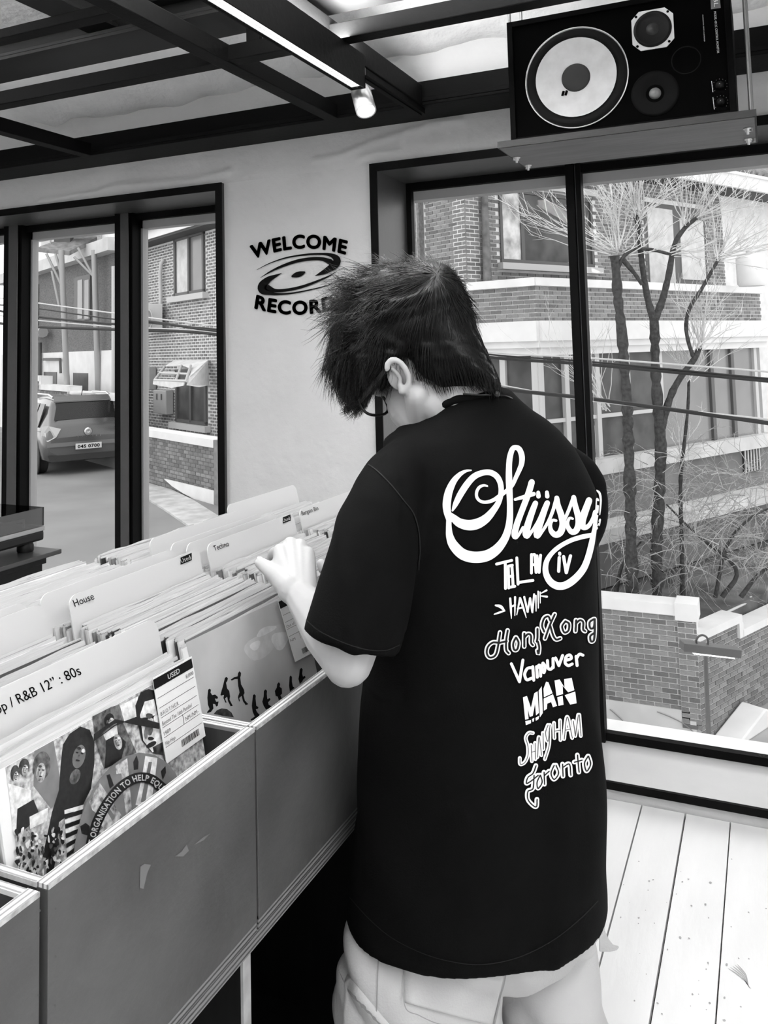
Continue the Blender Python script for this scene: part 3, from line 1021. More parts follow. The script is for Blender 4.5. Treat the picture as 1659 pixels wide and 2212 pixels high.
wa = text_outline('op / R&B 12\u201d : 80s')[0]
wf = text_outline('Hip Hop / R&B 12\u201d : 80s')[0]
ratio = np.ptp(wf[:, 0]) / np.ptp(wa[:, 0])
A, Bq = np.array([-6.0, 1543.0]), np.array([177.0, 1456.0])
mb = MB(); put_text(mb, 'Hip Hop / R&B 12\u201d : 80s', Bq + (A - Bq) * ratio, Bq, 23, mp, 0.004); stick(mb, 'lettering', black_print, card_objs[0])

# rows of sleeves: fronts run from xf back to the rear of the crate
rows = [(1, -0.742, 1.080), (2, -0.785, 1.075), (3, -0.800, 1.076), (4, -0.80, 1.074)]
cand = []
for k, xf, zt in rows:
    a, b = YS[k] + 0.018, YS[k + 1] - 0.014
    taken = [xbase(c[1], 1.131) for c in cards if c[0] == k]
    x = xbase(xf, zt)
    first = True
    while x > xbase(-1.292, 1.08):
        gap = any(abs(x - t) < 0.0037 for t in taken)
        if not gap:
            y = a + REC / 2 + 0.002 + (0.0 if first else random.uniform(0, b - a - REC - 0.003))
            cand.append((k, x, y, ZB + (0.0 if first else random.uniform(-0.0, 0.009)), first))
            first = False
        x -= random.uniform(0.0043, 0.0053)
front_objs = {}
n_ind = 0
ordn = {}
TONES = ['white', 'pale grey', 'cream', 'grey', 'dark grey', 'charcoal', 'black']


def nth(k):
    return '%d%s' % (k, 'th' if 10 <= k % 100 <= 20 else {1: 'st', 2: 'nd', 3: 'rd'}.get(k % 10, 'th'))


rest = MB()
for k in (1, 2, 3, 4):                                      # count the sleeves of each row from the front
    for c, i in enumerate(sorted((i for i in range(len(cand)) if cand[i][0] == k), key=lambda i: -cand[i][1])):
        ordn[i] = c
order = sorted(range(len(cand)), key=lambda i: (not cand[i][4], cand[i][0], -cand[i][1]))
ZONE = {1: 'hip hop crate', 2: 'house crate', 3: 'techno crate', 4: 'bargain crate'}
for i in order:
    k, x, y, z, first = cand[i]
    me = rec_meshes[0] if first else random.choice(rec_meshes)
    tw = 0 if first else random.uniform(-0.006, 0.006)
    if n_ind < 298:
        o = bpy.data.objects.new('record_sleeve', me)
        COL.objects.link(o)
        o.location = (x, y, z)
        o.rotation_euler = (0, -TILT + tw, 0)
        tag(o, '%s record in clear sleeve, %s behind the front one, %s' % (TONES[greys.index(me.materials[0])], nth(ordn[i]), ZONE[k]), 'record', 'records in the %s' % ZONE[k])
        if first:
            front_objs[k] = o
        n_ind += 1
    else:
        ca, sa = math.cos(-TILT + tw), math.sin(-TILT + tw)
        V = [(x + ca * v.co.x + sa * v.co.z, y + v.co.y, z - sa * v.co.x + ca * v.co.z) for v in me.vertices]
        mi = {0: 0, 1: 1, 2: 2}
        core = greys.index(me.materials[0]); topm = greys.index(me.materials[1])
        kk = len(rest.v)
        rest.v.extend(V)
        for p in me.polygons:
            rest.f.append(tuple(j + kk for j in p.vertices))
            rest.mi.append([core, topm, len(greys)][p.material_index])
            rest.sm.append(False)
if rest.v:
    o = rest.build('record_sleeves', greys + [bag_m], fix=False)
    tag(o, 'remaining records standing at the back of the farthest crates', 'records', kind='stuff')

# ------------------------------------------------------------------ front sleeve, hip hop crate: a plain collage of grey shapes
fo = front_objs[1]
tag(fo, 'record with a black and white collage sleeve at the front of the hip hop crate', 'record', 'records at the front of their crates')


def sleeve_map(o, off, ox, oy, s):
    p0 = np.array(o.location) + NV * (0.0018 + off)
    return lambda X, Y: on_plane(p0, NV, ox + X / s, oy + Y / s)


def clip_to(poly, mapf):
    return [mapf(*p) for p in poly]


tone = [mat('art_%s' % n, g, 0.4, 0.4, var=v, scale=sc_) for n, g, v, sc_ in (('black', 0.010, 0.5, 200), ('charcoal', 0.035, 0.9, 160), ('dark', 0.08, 0.9, 150), ('mid', 0.13, 0.25, 40), ('pale', 0.33, 0.75, 150), ('white', 0.58, 0.35, 130))]
Z3 = 1659 / 480.0


def art(layers, name, o, ox, oy, s, base, tones, first_off=0.0003):
    for n, (ti, poly) in enumerate(layers):
        pass
    mb = MB()
    for n, (ti, poly) in enumerate(layers):
        mf = sleeve_map(o, first_off + n * 0.000035, ox, oy, s)
        mb.add(clip_to(poly, mf), [tuple(range(len(poly)))], ti)
    return stick(mb, name, tones, o)


def oval(cx, cy, rx, ry, rot=0, n=20, wob=0.0):
    c, s_ = math.cos(rot), math.sin(rot)
    return [(cx + (rx * math.cos(t) * c - ry * math.sin(t) * s_) * (1 + wob * math.sin(3 * t + cx)), cy + (rx * math.cos(t) * s_ + ry * math.sin(t) * c) * (1 + wob * math.sin(3 * t + cx))) for t in [2 * math.pi * i / n for i in range(n)]]


L_ = []
L_.append((4, [(40, 892), (1130, 278), (1420, 120), (1560, 960), (320, 1720), (150, 1700)]))                   # cover ground
L_.append((5, [(60, 1010), (230, 1060), (230, 1320), (100, 1400)]))
L_.append((3, [(255, 770), (400, 690), (470, 1100), (380, 1200), (250, 1030)]))
L_.append((1, oval(112, 935, 34, 62, 0.1))); L_.append((4, oval(120, 965, 20, 44, 0.1)))
L_.append((1, oval(180, 890, 40, 66, 0.1))); L_.append((4, oval(188, 915, 24, 46, 0.1)))
L_.append((2, oval(310, 880, 66, 110, 0.15))); L_.append((4, oval(306, 930, 36, 74, 0.1)))
L_.append((0, [(130, 1200), (250, 1130), (300, 1250), (215, 1330), (120, 1400)]))
L_.append((5, [(220, 1260), (360, 1190), (350, 1290), (225, 1350)]))
L_.append((0, [(470, 720), (520, 640), (600, 585), (670, 610), (705, 700), (705, 860), (680, 1050), (610, 1190), (520, 1240), (440, 1300), (420, 1560), (395, 1690), (350, 1700), (330, 1500), (390, 1220), (440, 1060), (455, 850)]))
L_.append((3, oval(590, 810, 46, 90, 0.25))); L_.append((2, oval(560, 960, 36, 60, 0.4)))
for q in range(11):
    y = 1210 + q * 36
    L_.append((5 if q % 2 == 0 else 0, [(480 + q * 2, y), (625 - q * 8, y - 42), (620 - q * 8, y - 8), (482 + q * 2, y + 30)]))
L_.append((2, [(690, 510), (830, 440), (890, 420), (920, 560), (1020, 780), (780, 900), (720, 720)]))
L_.append((5, [(760, 620), (870, 560), (880, 640), (790, 690)])); L_.append((0, oval(815, 540, 38, 54, 0.2))); L_.append((4, oval(830, 560, 22, 40, 0.2)))
L_.append((0, [(790, 690), (880, 640), (940, 700), (900, 850), (780, 900), (790, 780)])); L_.append((4, oval(880, 700, 30, 60, -0.2)))
L_.append((5, [(895, 430), (1030, 360), (1020, 520), (930, 560)]))
L_.append((0, [(1020, 520), (1010, 430), (1050, 330), (1110, 305), (1160, 320), (1200, 560), (1220, 800), (1140, 785), (1060, 690)]))
L_.append((5, [(1045, 500), (1080, 400), (1150, 380), (1190, 560), (1215, 720), (1140, 780), (1070, 690)])); L_.append((0, oval(1080, 530, 26, 12, -0.1))); L_.append((0, oval(1150, 515, 22, 12, -0.1)))
L_.append((3, oval(1120, 610, 22, 44, 0.1))); L_.append((0, oval(1130, 720, 42, 18, -0.5))); L_.append((1, [(1140, 740), (1215, 700), (1220, 800), (1150, 785)]))
rr = random.Random(5)
for (cx, cy, sx_, sy_, ro) in ((590, 800, 46, 80, 0.25), (120, 960, 20, 40, .1), (188, 910, 24, 42, .1), (306, 925, 34, 66, .1), (1130, 600, 66, 150, .05), (815, 545, 24, 40, .2), (880, 700, 26, 50, -.2)):
    c_, s_ = math.cos(ro), math.sin(ro)
    for (u, w, a_, b_, ti) in ((-.42, -.2, .24, .08, 0), (.42, -.24, .24, .08, 0), (0, .12, .12, .2, 2), (0, .5, .36, .09, 0), (-.55, .2, .2, .35, 3), (.5, -.5, .3, .2, 5), (-.3, -.62, .4, .14, 1)):
        L_.append((ti, oval(cx + sx_ * u * c_ - sy_ * w * s_, cy + sx_ * u * s_ + sy_ * w * c_, sx_ * a_, sy_ * b_, ro, 9, 0.1)))
for q in range(120):                                                                                            # a crowd along the lower left
    cx, cy = rr.uniform(120, 480), rr.uniform(1360, 1690)
    if cy > 1725 - (cx - 120) * 0.25:
        continue
    L_.append((rr.choice([0, 0, 1, 4, 5, 5]), oval(cx, cy, rr.uniform(5, 17), rr.uniform(9, 30), rr.uniform(-.3, .3), 9, 0.15)))
for q in range(9):                                                                                             # loose pen scribble
    y = 520 + q * 9
    L_.append((0, [(700, 690 - q * 6), (860, 575 - q * 5 + rr.uniform(-8, 8)), (1020, 512 + q * 7), (1190, 560 + q * 5), (1190, 565 + q * 5), (1020, 519 + q * 7), (860, 582 - q * 5), (702, 696 - q * 6)]))
cxd, cyd = 985, 1330
disc = [(545, 1590), (560, 1450), (600, 1280), (660, 1120), (740, 980), (830, 880), (930, 810), (1040, 780), (1150, 795), (1240, 850), (1310, 930), (1345, 1010), (1000, 1260), (700, 1480)]
L_.append((3, disc))
L_.append((4, [(665, 1150), (745, 1005), (915, 1260), (790, 1400), (740, 1370), (770, 1340), (720, 1280), (740, 1250), (690, 1210)]))
L_.append((3, [(745, 1130), (760, 1110), (860, 1260), (840, 1290)]))
L_.append((4, [(860, 880), (950, 822), (985, 1215), (940, 1240), (905, 935), (870, 940)]))
L_.append((5, [(1085, 805), (1175, 820), (1160, 950), (1130, 1150), (1060, 1185), (1012, 1170), (1060, 960)])); L_.append((3, [(1110, 850), (1135, 850), (1085, 1150), (1050, 1150)]))
for c in ([(598, 1330), (640, 1305), (672, 1330), (655, 1400), (610, 1385)], [(795, 950), (820, 940), (850, 1025), (820, 1050)], [(995, 850), (1020, 800), (1035, 850), (1032, 905), (1000, 910)], [(1200, 920), (1235, 880), (1240, 930), (1215, 985)]):
    L_.append((0, c))
band_c = [(675, 1505), (690, 1410), (730, 1290), (800, 1160), (890, 1050), (980, 985), (1060, 965), (1140, 985), (1220, 1050)]
bandS = spline(band_c, 20)
wd = 38
up, dn = [], []
for i in range(len(bandS)):
    d = nrm(bandS[min(i + 1, len(bandS) - 1)] - bandS[max(i - 1, 0)])
    q = np.array([-d[1], d[0]])
    up.append(tuple(bandS[i] - q * wd)); dn.append(tuple(bandS[i] + q * wd))
for i in range(len(bandS) - 1):
    L_.append((0, [up[i], up[i + 1], dn[i + 1], dn[i]]))
art(L_, 'cover_art', fo, 0, 1400, Z3, 0, tone)
# words on the curved band
mf = sleeve_map(fo, 0.0003 + (len(L_) + 2) * 0.000035, 0, 1400, Z3)
seg = np.linalg.norm(np.diff(bandS, axis=0), axis=1)
cum = np.concatenate([[0], np.cumsum(seg)])
v, f = text_outline('ME ORGANISATION TO HELP EQU', 0.03, 2, 1.05)
w0, w1_ = v[:, 0].min(), v[:, 0].max()
out = []
for x, y in v:
    s_ = 6 + (x - w0) / (w1_ - w0) * (cum[-1] - 10)
    i = min(len(seg) - 1, int(np.searchsorted(cum, s_, 'right') - 1))
    t = (s_ - cum[i]) / seg[i]
    p = bandS[i] * (1 - t) + bandS[i + 1] * t
    d = nrm(bandS[i + 1] - bandS[i])
    q = np.array([d[1], -d[0]])
    p = p + q * (y / 0.73 - 0.5) * 46
    out.append(mf(*p))
mb = MB(); mb.add(out, f); stick(mb, 'cover_lettering', white_print, fo)


def price_tag(o, corners, ox, oy, s, label, lines, head):
    """corners: top-left, top-right, bottom-right, bottom-left in an enlargement frame"""
    C = [np.array(c, float) for c in corners]

    def uv(u, v_, off):
        p = (C[0] * (1 - u) + C[1] * u) * (1 - v_) + (C[3] * (1 - u) + C[2] * u) * v_
        return sleeve_map(o, off, ox, oy, s)(*p)
    t = thing('price_tag', label, 'tag', uv(0.5, 0.5, 0.004))
    n0, n1 = uv(0, 0, 0.0045), uv(1, 0, 0.0045)
    mb = MB()
    front = [uv(0, 0, .0062), uv(1, 0, .0062), uv(1, 1, .0062), uv(0, 1, .0062)]
    mb.prism(front, -NV * 0.0009)
    mb.build('tag_card', mat('tag_paper', 0.60, 0.5), t)
    pr = MB()
    F = 0.0066
    pr.add([uv(0.0, 0.02, F), uv(0.985, 0.02, F), uv(0.985, 0.135, F), uv(0.0, 0.135, F)], [(0, 1, 2, 3)])
    for y in (0.245, 0.36, 0.475, 0.59, 0.705, 0.82):
        if lines == 'sparse' and y > 0.7:
            continue
        pr.add([uv(0.04, y, F), uv(0.96, y, F), uv(0.96, y + .005, F), uv(0.04, y + .005, F)], [(0, 1, 2, 3)])
    pr.add([uv(0.55, 0.595, F), uv(0.56, 0.595, F), uv(0.56, 0.705, F), uv(0.55, 0.705, F)], [(0, 1, 2, 3)])
    x = 0.42
    r3 = random.Random(11)
    while x < 0.86:
        w = r3.choice([0.006, 0.01, 0.016])
        pr.add([uv(x, 0.86, F), uv(x + w, 0.86, F), uv(x + w, 0.94, F), uv(x, 0.94, F)], [(0, 1, 2, 3)])
        x += w + r3.choice([0.008, 0.012])
    pr.build('tag_print', black_print, t, fix=False)
    for txt, u0, u1, vb, h, white in head:
        m2 = MB()
        v, f = text_outline(txt, 0.02 if white else 0.0, 3)
        a, b = v[:, 0].min(), v[:, 0].max()
        m2.add([uv(u0 + (u1 - u0) * (x - a) / (b - a), vb - y / 0.73 * h, F + 0.0004) for x, y in v], f)
        m2.build('tag_lettering', white_print if white else mat('grey_print', 0.10, 0.6), t, fix=False)
    return t


price_tag(fo, [(1140, 225), (1432, 62), (1535, 655), (1245, 865)], 0, 1400, Z3, 'white price tag reading USED on the collage sleeve of the hip hop crate', 'full',
          [('USED', 0.36, 0.66, 0.108, 0.06, True), ('8,000', 0.78, 0.97, 0.215, 0.045, False), ('B.R.O.T.H.E.R.', 0.05, 0.52, 0.455, 0.045, False),
           ('Beyond The 16th Parallel', 0.05, 0.80, 0.57, 0.05, False), ('1989', 0.05, 0.22, 0.685, 0.045, False), ('NM-/NM-', 0.61, 0.93, 0.685, 0.05, False), ('Hip Hop', 0.05, 0.30, 0.80, 0.045, False)])

# ------------------------------------------------------------------ front sleeve, house crate: pale sky with running figures
f2 = front_objs[2]
tag(f2, 'record with a pale sky sleeve of running figures, front of the house crate', 'record', 'records at the front of their crates')
skyt = mat('art_sky', 0.46, 0.3, 0.5)
nt = skyt.node_tree
tc = nt.nodes.new('ShaderNodeTexCoord'); nz = nt.nodes.new('ShaderNodeTexNoise'); rp = nt.nodes.new('ShaderNodeValToRGB')
nz.inputs['Scale'].default_value = 9; nz.inputs['Detail'].default_value = 3
rp.color_ramp.elements[0].position, rp.color_ramp.elements[1].position = 0.35, 0.75
rp.color_ramp.elements[0].color = (.36, .36, .36, 1); rp.color_ramp.elements[1].color = (.50, .50, .50, 1)
nt.links.new(tc.outputs['Object'], nz.inputs['Vector']); nt.links.new(nz.outputs['Fac'], rp.inputs[0]); nt.links.new(rp.outputs[0], nt.nodes['Principled BSDF'].inputs['Base Color'])
L2 = [(5, [(282, 408), (1085, 40), (1400, 640), (900, 1010), (420, 990)])]
L2[0] = (0, L2[0][1])
cl_t = [skyt, mat('art_cloud', 0.66, 0.4, var=0.15, scale=60), black_print, mat('art_cloud_soft', 0.52, 0.4, var=0.1, scale=60), tone[1]]
L2.append((3, oval(850, 430, 150, 80, -0.55, 22, 0.12))); L2.append((3, oval(960, 340, 100, 60, -0.2, 22, 0.12)))
L2.append((1, oval(985, 390, 60, 70, 0.5, 18, 0.14))); L2.append((1, oval(880, 320, 80, 26, -0.45, 16, 0.14))); L2.append((1, oval(800, 430, 44, 30, -0.7, 14, 0.12)))
figs = [
    [(448, 760), (458, 752), (470, 760), (466, 780), (478, 800), (500, 795), (522, 815), (518, 828), (498, 826), (508, 850), (526, 848), (520, 880), (508, 886), (500, 868), (484, 866), (488, 900), (470, 925), (442, 935), (440, 926), (458, 905), (446, 870), (442, 820)],
    [(573, 672), (584, 664), (596, 674), (592, 694), (582, 708), (590, 750), (606, 770), (612, 810), (608, 835), (632, 880), (616, 884), (596, 845), (590, 812), (574, 826), (586, 856), (576, 856), (562, 822), (566, 798), (542, 805), (540, 796), (556, 740), (566, 700)],
    [(672, 634), (682, 622), (694, 634), (692, 656), (688, 668), (694, 720), (716, 760), (720, 785), (712, 800), (722, 840), (748, 868), (728, 875), (708, 846), (698, 806), (680, 822), (686, 848), (678, 846), (670, 815), (682, 780), (672, 730), (668, 680), (646, 682), (624, 692), (616, 684), (640, 668), (668, 660)],
    [(782, 802), (792, 792), (804, 804), (802, 826), (808, 880), (824, 890), (820, 902), (804, 906), (812, 925), (834, 950), (820, 966), (790, 988), (766, 990), (766, 980), (796, 960), (780, 925), (774, 880)],
    [(864, 770), (875, 757), (888, 768), (886, 792), (890, 830), (908, 822), (914, 834), (896, 854), (900, 872), (924, 884), (900, 900), (880, 908), (862, 880), (852, 850), (862, 810)],
    [(964, 716), (975, 704), (986, 716), (982, 738), (998, 750), (1000, 790), (988, 800), (998, 826), (976, 840), (968, 812), (952, 806), (946, 770), (960, 745)],
    [(1056, 664), (1064, 653), (1074, 664), (1074, 700), (1080, 735), (1094, 746), (1070, 764), (1058, 774), (1052, 730)],
    [(1132, 610), (1143, 596), (1154, 608), (1150, 640), (1156, 662), (1170, 656), (1176, 668), (1158, 684), (1150, 700), (1132, 718), (1122, 680), (1128, 650)],
]
for g in figs:
    L2.append((2, g))
L2.append((4, [(490, 940), (515, 912), (550, 899), (590, 905), (622, 930), (640, 966), (560, 955)]))
art(L2, 'cover_art', f2, 320, 1270, Z3, 0, cl_t)
price_tag(f2, [(970, 95), (1085, 40), (1255, 470), (1100, 553)], 320, 1270, Z3, 'white price tag half hidden by the forearm on the running-figures sleeve', 'sparse', [('8,000', 0.72, 0.97, 0.215, 0.045, False), ('Out of', 0.05, 0.5, 0.455, 0.045, False), ('NM', 0.05, 0.3, 0.685, 0.045, False)])
f3 = front_objs[3]
tag(f3, 'record with a plain mid grey sleeve at the front of the techno crate', 'record', 'records at the front of their crates')
p0 = np.array(f3.location)
mb = MB()
e0 = p0 + NV * 0.0022
mb.add([e0 + np.array([0, -.154, 0]) + TV * .004, e0 + np.array([0, .154, 0]) + TV * .004, e0 + np.array([0, .154, 0]) + TV * .306, e0 + np.array([0, -.154, 0]) + TV * .306], [(0, 1, 2, 3)])
stick(mb, 'cover_art', mat('art_plain', 0.13, 0.25, 0.5), f3)
if 4 in front_objs:
    tag(front_objs[4], 'white record sleeve at the very front of the bargain crate, hidden by the arm', 'record', 'records at the front of their crates')

# ------------------------------------------------------------------ turntable on the dark cabinet at the left edge
CB = 2.118
cabm = mat('black_cabinet_wood', 0.006, 0.45, 0.2, var=0.3, scale=5, stretch=(1, 6, 1))
cb = thing('turntable_cabinet', 'black wooden cabinet with an overhanging top below the left window', 'cabinet', (-2.5, 1.5, 0))
MB().box((-2.85, 0.9, 0.862), (-2.13, CB + 0.02, 0.8765)).build('top_board', mat('dark_top', 0.03, 0.35, 0.5), cb, bevel=0.003)
MB().box((-2.82, 0.93, 0.835), (-2.165, CB - 0.01, 0.862)).build('moulding', cabm, cb, bevel=0.003)
MB().box((-2.82, 0.94, 0.0), (-2.182, CB - 0.012, 0.835)).build('carcass', cabm, cb)
MB().box((-2.184, 1.42, 0.08), (-2.176, CB - 0.05, 0.80)).build('door', cabm, cb, bevel=0.002)
tt = thing('turntable', 'black turntable with a silver deck and smoked lid on the cabinet at the left edge', 'turntable', (-2.4, 1.90, 0.8765))
ty0, ty1, tx0, tx1 = 1.70, 2.12, -2.56, -2.188
MB().box((tx0, ty0, 0.905), (tx1, ty1, 0.938)).build('plinth', mat('turntable_black', 0.007, 0.4, 0.25), tt, bevel=0.008)
MB().box((tx0 - 0.001, ty0 - 0.001, 0.936), (tx1 + 0.001, ty1 + 0.001, 0.950)).build('deck_plate', mat('deck_silver', 0.33, 0.35, 0.5, metal=0.4), tt, bevel=0.002)
for x in (tx0 + 0.05, tx1 - 0.03):
    for y in (ty0 + 0.05, ty1 - 0.05):
        MB().lathe((x, y, 0.8768), (0, 0, 1), [(0.024, 0.0), (0.026, 0.004), (0.026, 0.018), (0.022, 0.029)], 20).build('foot', mat('turntable_black', 0.012), tt)
MB().lathe((-2.395, 1.875, 0.950), (0, 0, 1), [(0.152, 0.0), (0.152, 0.010), (0.148, 0.013), (0.05, 0.0132), (0.0, 0.0132)], 48).build('platter', mat('platter_black', 0.015, 0.4), tt)
MB().tube([(-2.225, 2.07, 0.951), (-2.225, 2.07, 0.975), (-2.24, 1.95, 0.976), (-2.285, 1.83, 0.972)], 0.005, 8).build('tonearm', bolt_m, tt)
smoke = glass_mat('smoked_lid', 0.06, 0.42)
lid = MB()
z0_, z1_ = 0.952, 1.011
lid.box((tx1 - 0.005, ty0, z0_), (tx1 - 0.002, ty1, z1_)).box((tx0, ty0, z0_), (tx0 + 0.003, ty1, z1_)).box((tx0 + 0.003, ty0, z0_), (tx1 - 0.005, ty0 + 0.003, z1_)) \
   .box((tx0 + 0.003, ty1 - 0.003, z0_), (tx1 - 0.005, ty1, z1_)).box((tx0 + 0.003, ty0 + 0.003, z1_ - 0.003), (tx1 - 0.005, ty1 - 0.003, z1_))
lid.build('dust_cover', smoke, tt)
# ------------------------------------------------------------------ outside: street grid turned 28.5 degrees against the shop
E1 = np.array([0.479, 0.878, 0.0])            # away to the right
E2 = np.array([-0.878, 0.479, 0.0])           # away to the left
UP = np.array([0, 0, 1.0])
brick_ms = [mat('brick_%d' % i, g, 0.8, 0.2, var=0.18, scale=9) for i, g in enumerate((0.20, 0.24, 0.28, 0.16))]
mortar_m = mat('pale_mortar', 0.72, 0.9, 0.1, var=0.1, scale=5)
white_r = mat('white_render', 0.78, 0.7, 0.2, var=0.07, scale=2.5)
stain_m = mat('stained_concrete', 0.58, 0.8, 0.2, var=0.16, scale=1.6)
dark_glass = mat('dark_window', 0.07, 0.4, 0.3, var=0.5, scale=2.5)
grey_glass = mat('curtained_window', 0.22, 0.2, 0.5, var=0.15, scale=1.2)
frame_d = mat('brown_frame', 0.10, 0.5)
frame_w = mat('pale_frame', 0.55, 0.5)
metal_g = mat('galvanised', 0.38, 0.5, 0.4, metal=0.2)
unit = []
for mt_ in brick_ms:
    q = MB()
    q.obox((0, 0, 0), (0.5, 0, 0), (0, 0.5, 0), (0, 0, 0.5))
    unit.append(q.mesh('brick', mt_))


def brick_face(wall, P0, e, n, s0, s1, z0, z1, holes=(), keep=300, view=None, seed=1, course=0.067, blen=0.2, zoff=0.0, jz=0.015, js=0.015):
    """running bond of bricks standing 9 mm proud of the mortar face through P0"""
    r = random.Random(seed)
    P0 = np.array([P0[0], P0[1], 0.0])
    out = []
    j = 0
    z = z0 + zoff
    while z + 0.03 < z1:
        s = s0 - (blen / 2 if j % 2 else 0)
        while s < s1 - 0.02:
            a, b = max(s, s0), min(s + blen - js, s1)
            if b - a > 0.03:
                c = (a + b) / 2
                zt = min(z + course - jz, z1)
                if not any(h[0] - 0.01 < c < h[1] + 0.01 and h[2] - 0.03 < (z + zt) / 2 < h[3] + 0.03 for h in holes):
                    out.append((a, b, z, zt))
            s += blen
        z += course
        j += 1
    scored = []
    for q in out:
        c = P0 + e * (q[0] + q[1]) / 2 + UP * (q[2] + q[3]) / 2
        x, y, d = proj(c)
        vis = 0 < x < 1659 and 0 < y < 1700 and d > 0 and (view is None or view[0] < x < view[1] and view[2] < y < view[3])
        scored.append((0 if vis else 1, d, q))
    scored.sort(key=lambda t: (t[0], t[1]))
    rest = MB()
    for i, (hid, d, (a, b, z, zt)) in enumerate(scored):
        pr = r.uniform(0.000, 0.004)
        c = P0 + e * (a + b) / 2 + UP * (z + zt) / 2 + n * (pr / 2 - 0.01)
        k = r.choice((0, 0, 1, 1, 2, 3))
        if i < keep and not hid:
            o = bpy.data.objects.new('brick', unit[k])
            COL.objects.link(o)
            M = Matrix.Identity(4)
            for t in range(3):
                M[t][0] = e[t] * (b - a)
                M[t][1] = n[t] * (pr + 0.02)
                M[t][2] = UP[t] * (zt - z)
                M[t][3] = c[t]
            o.parent = wall
            o.matrix_world = M
            o.matrix_parent_inverse = Matrix.Identity(4)
            o.matrix_basis = M
        elif not hid or i % 1 == 0:
            rest.obox(c, e * (b - a) / 2, n * (pr + 0.02) / 2, UP * (zt - z) / 2, k)
    if rest.v:
        tag(rest.build('bricks', brick_ms, wall, fix=False), kind='stuff')


def slab(mb, P0, e, n, s0, s1, z0, z1, d0, d1, mi=0):
    """box along a face: s along e, z up, d0..d1 outward along n"""
    P = np.array([P0[0], P0[1], 0.0])
    c = P + e * (s0 + s1) / 2 + n * (d0 + d1) / 2 + UP * (z0 + z1) / 2
    return mb.obox(c, e * (s1 - s0) / 2, n * (d1 - d0) / 2, UP * (z1 - z0) / 2, mi)


def sz(P0, e, n, px, py, d=0.0):
    """(s, z) on the face through P0 (offset d outward) seen at a pixel"""
    P = np.array([P0[0], P0[1], 0.0]) + n * d
    q = on_plane(P, n, px, py)
    return float(np.dot(q - P, e)), float(q[2])


def wbox(mb, P0, e, n, pxa, pya, pxb, pyb, d0, d1, mi=0):
    s0, z1 = sz(P0, e, n, pxa, pya)
    s1, z0 = sz(P0, e, n, pxb, pyb)
    return slab(mb, P0, e, n, min(s0, s1), max(s0, s1), min(z0, z1), max(z0, z1), d0, d1, mi)


# ---- ground: the upper street on the left, the lower alley on the right
asph = mat('worn_asphalt', 0.26, 0.85, 0.2, var=0.12, scale=0.9, bump=0.1, bscale=30, detail=8)
struct(MB().box((-40, 3.6, -1.3), (-4.2, 45, -0.97)).build('street', asph), 'pale worn asphalt street seen through the left window')
struct(MB().box((-4.2, 3.6, -4.2), (12, 22, -3.67)).build('alley', mat('alley_concrete', 0.34, 0.85, 0.2, var=0.2, scale=1.2)), 'grey alley floor far below the right window')
E3 = np.array([0.426, 0.905, 0.0])           # run of the alley wall
N3 = np.array([0.905, -0.426, 0.0])
yb = MB().prism([(-6.5, 12.15, -3.84), (-1.3, 12.15, -3.84), (-1.3 + .426 * 14, 12.15 + .905 * 14, -3.84), (-6.5, 27, -3.84)], (0, 0, 1.5))
struct(yb.build('yard', mat('yard_soil', 0.15, 0.9, 0.1, var=0.5, scale=2.0, bump=0.4, bscale=8)), 'raised yard behind the brick wall, bare shrubs on it')

# ---- brick house seen through the right window
RC = B(1009, 600, 13.6)
N1, N2 = -E2, -E1
hr = thing('brick_house', 'brick house with a bay balcony behind the bare trees, seen through the right window', 'house', (RC[0], RC[1], -2.3))
h_sl, h_zt = sz(RC, E1, N1, 1079, 412)
h_sr, h_zb = sz(RC, E1, N1, 1281, 572)
h_zb = sz(RC, E1, N1, 1079, 560)[1]
d_sl = sz(RC, E1, N1, 1400, 520)[0]
d_sr = sz(RC, E1, N1, 1520, 520)[0]
wl = MB()
slab(wl, RC, E1, N1, 0, 11, -2.3, 5.2, -0.3, -0.012)
uw = wl.build('upper_wall', mortar_m, hr)
brick_face(uw, RC, E1, N1, 0.0, 7.5, 2.40, 4.75, holes=[(h_sl - 0.05, h_sr + 0.05, h_zb - 0.16, h_zt + 0.2), (d_sl - .1, d_sr + .1, 2.0, 4.3)], keep=260, view=(1005, 1500, 350, 615), seed=3)
wl2 = MB()
slab(wl2, RC, E2, N2, 0.0, 6, -2.3, 5.2, -0.3, -0.012)
lw = wl2.build('left_wall', mortar_m, hr)
brick_face(lw, RC, E2, N2, 0.0, 1.02, 1.2, 4.7, keep=220, view=(930, 1020, 380, 800), seed=4)
q = MB()
slab(q, RC, E2, N2, 1.05, 1.22, -2, 4.7, -0.05, 0.10, 0); slab(q, RC, E2, N2, 1.22, 1.5, -2, 4.68, -0.05, 0.16, 1)
slab(q, RC, E2, N2, 1.2, 1.52, 4.6, 4.68, -0.05, 0.2, 1)
q.build('pilaster', [mat('speckled_grey', 0.2, 0.8, var=0.3, scale=20), mat('pale_grey_paint', 0.42, 0.7)], hr)
q = MB(); slab(q, RC, E2, N2, 1.5, 6, -2, 4.9, -0.05, 0.05); q.build('rendered_wall', mat('pale_grey_paint', 0.42), hr)
pp = sz(RC, E1, N1, 1040, 480)[0]
pb = np.array([RC[0], RC[1], 0]) + E1 * pp + N1 * 0.09
MB().tube([pb + UP * 4.75, pb + UP * 3.4, pb + UP * 2.5], [0.055, 0.06, 0.075], 10).build('downpipe', mat('rusty_pipe', 0.17, 0.7, 0.3, var=0.5, scale=6), hr)
q = MB()
slab(q, RC, E1, N1, h_sl - 0.08, h_sr + 0.12, h_zt + 0.10, h_zt + 0.22, -0.05, 0.10)
q.build('lintel', mat('pale_stone', 0.55, 0.7), hr)
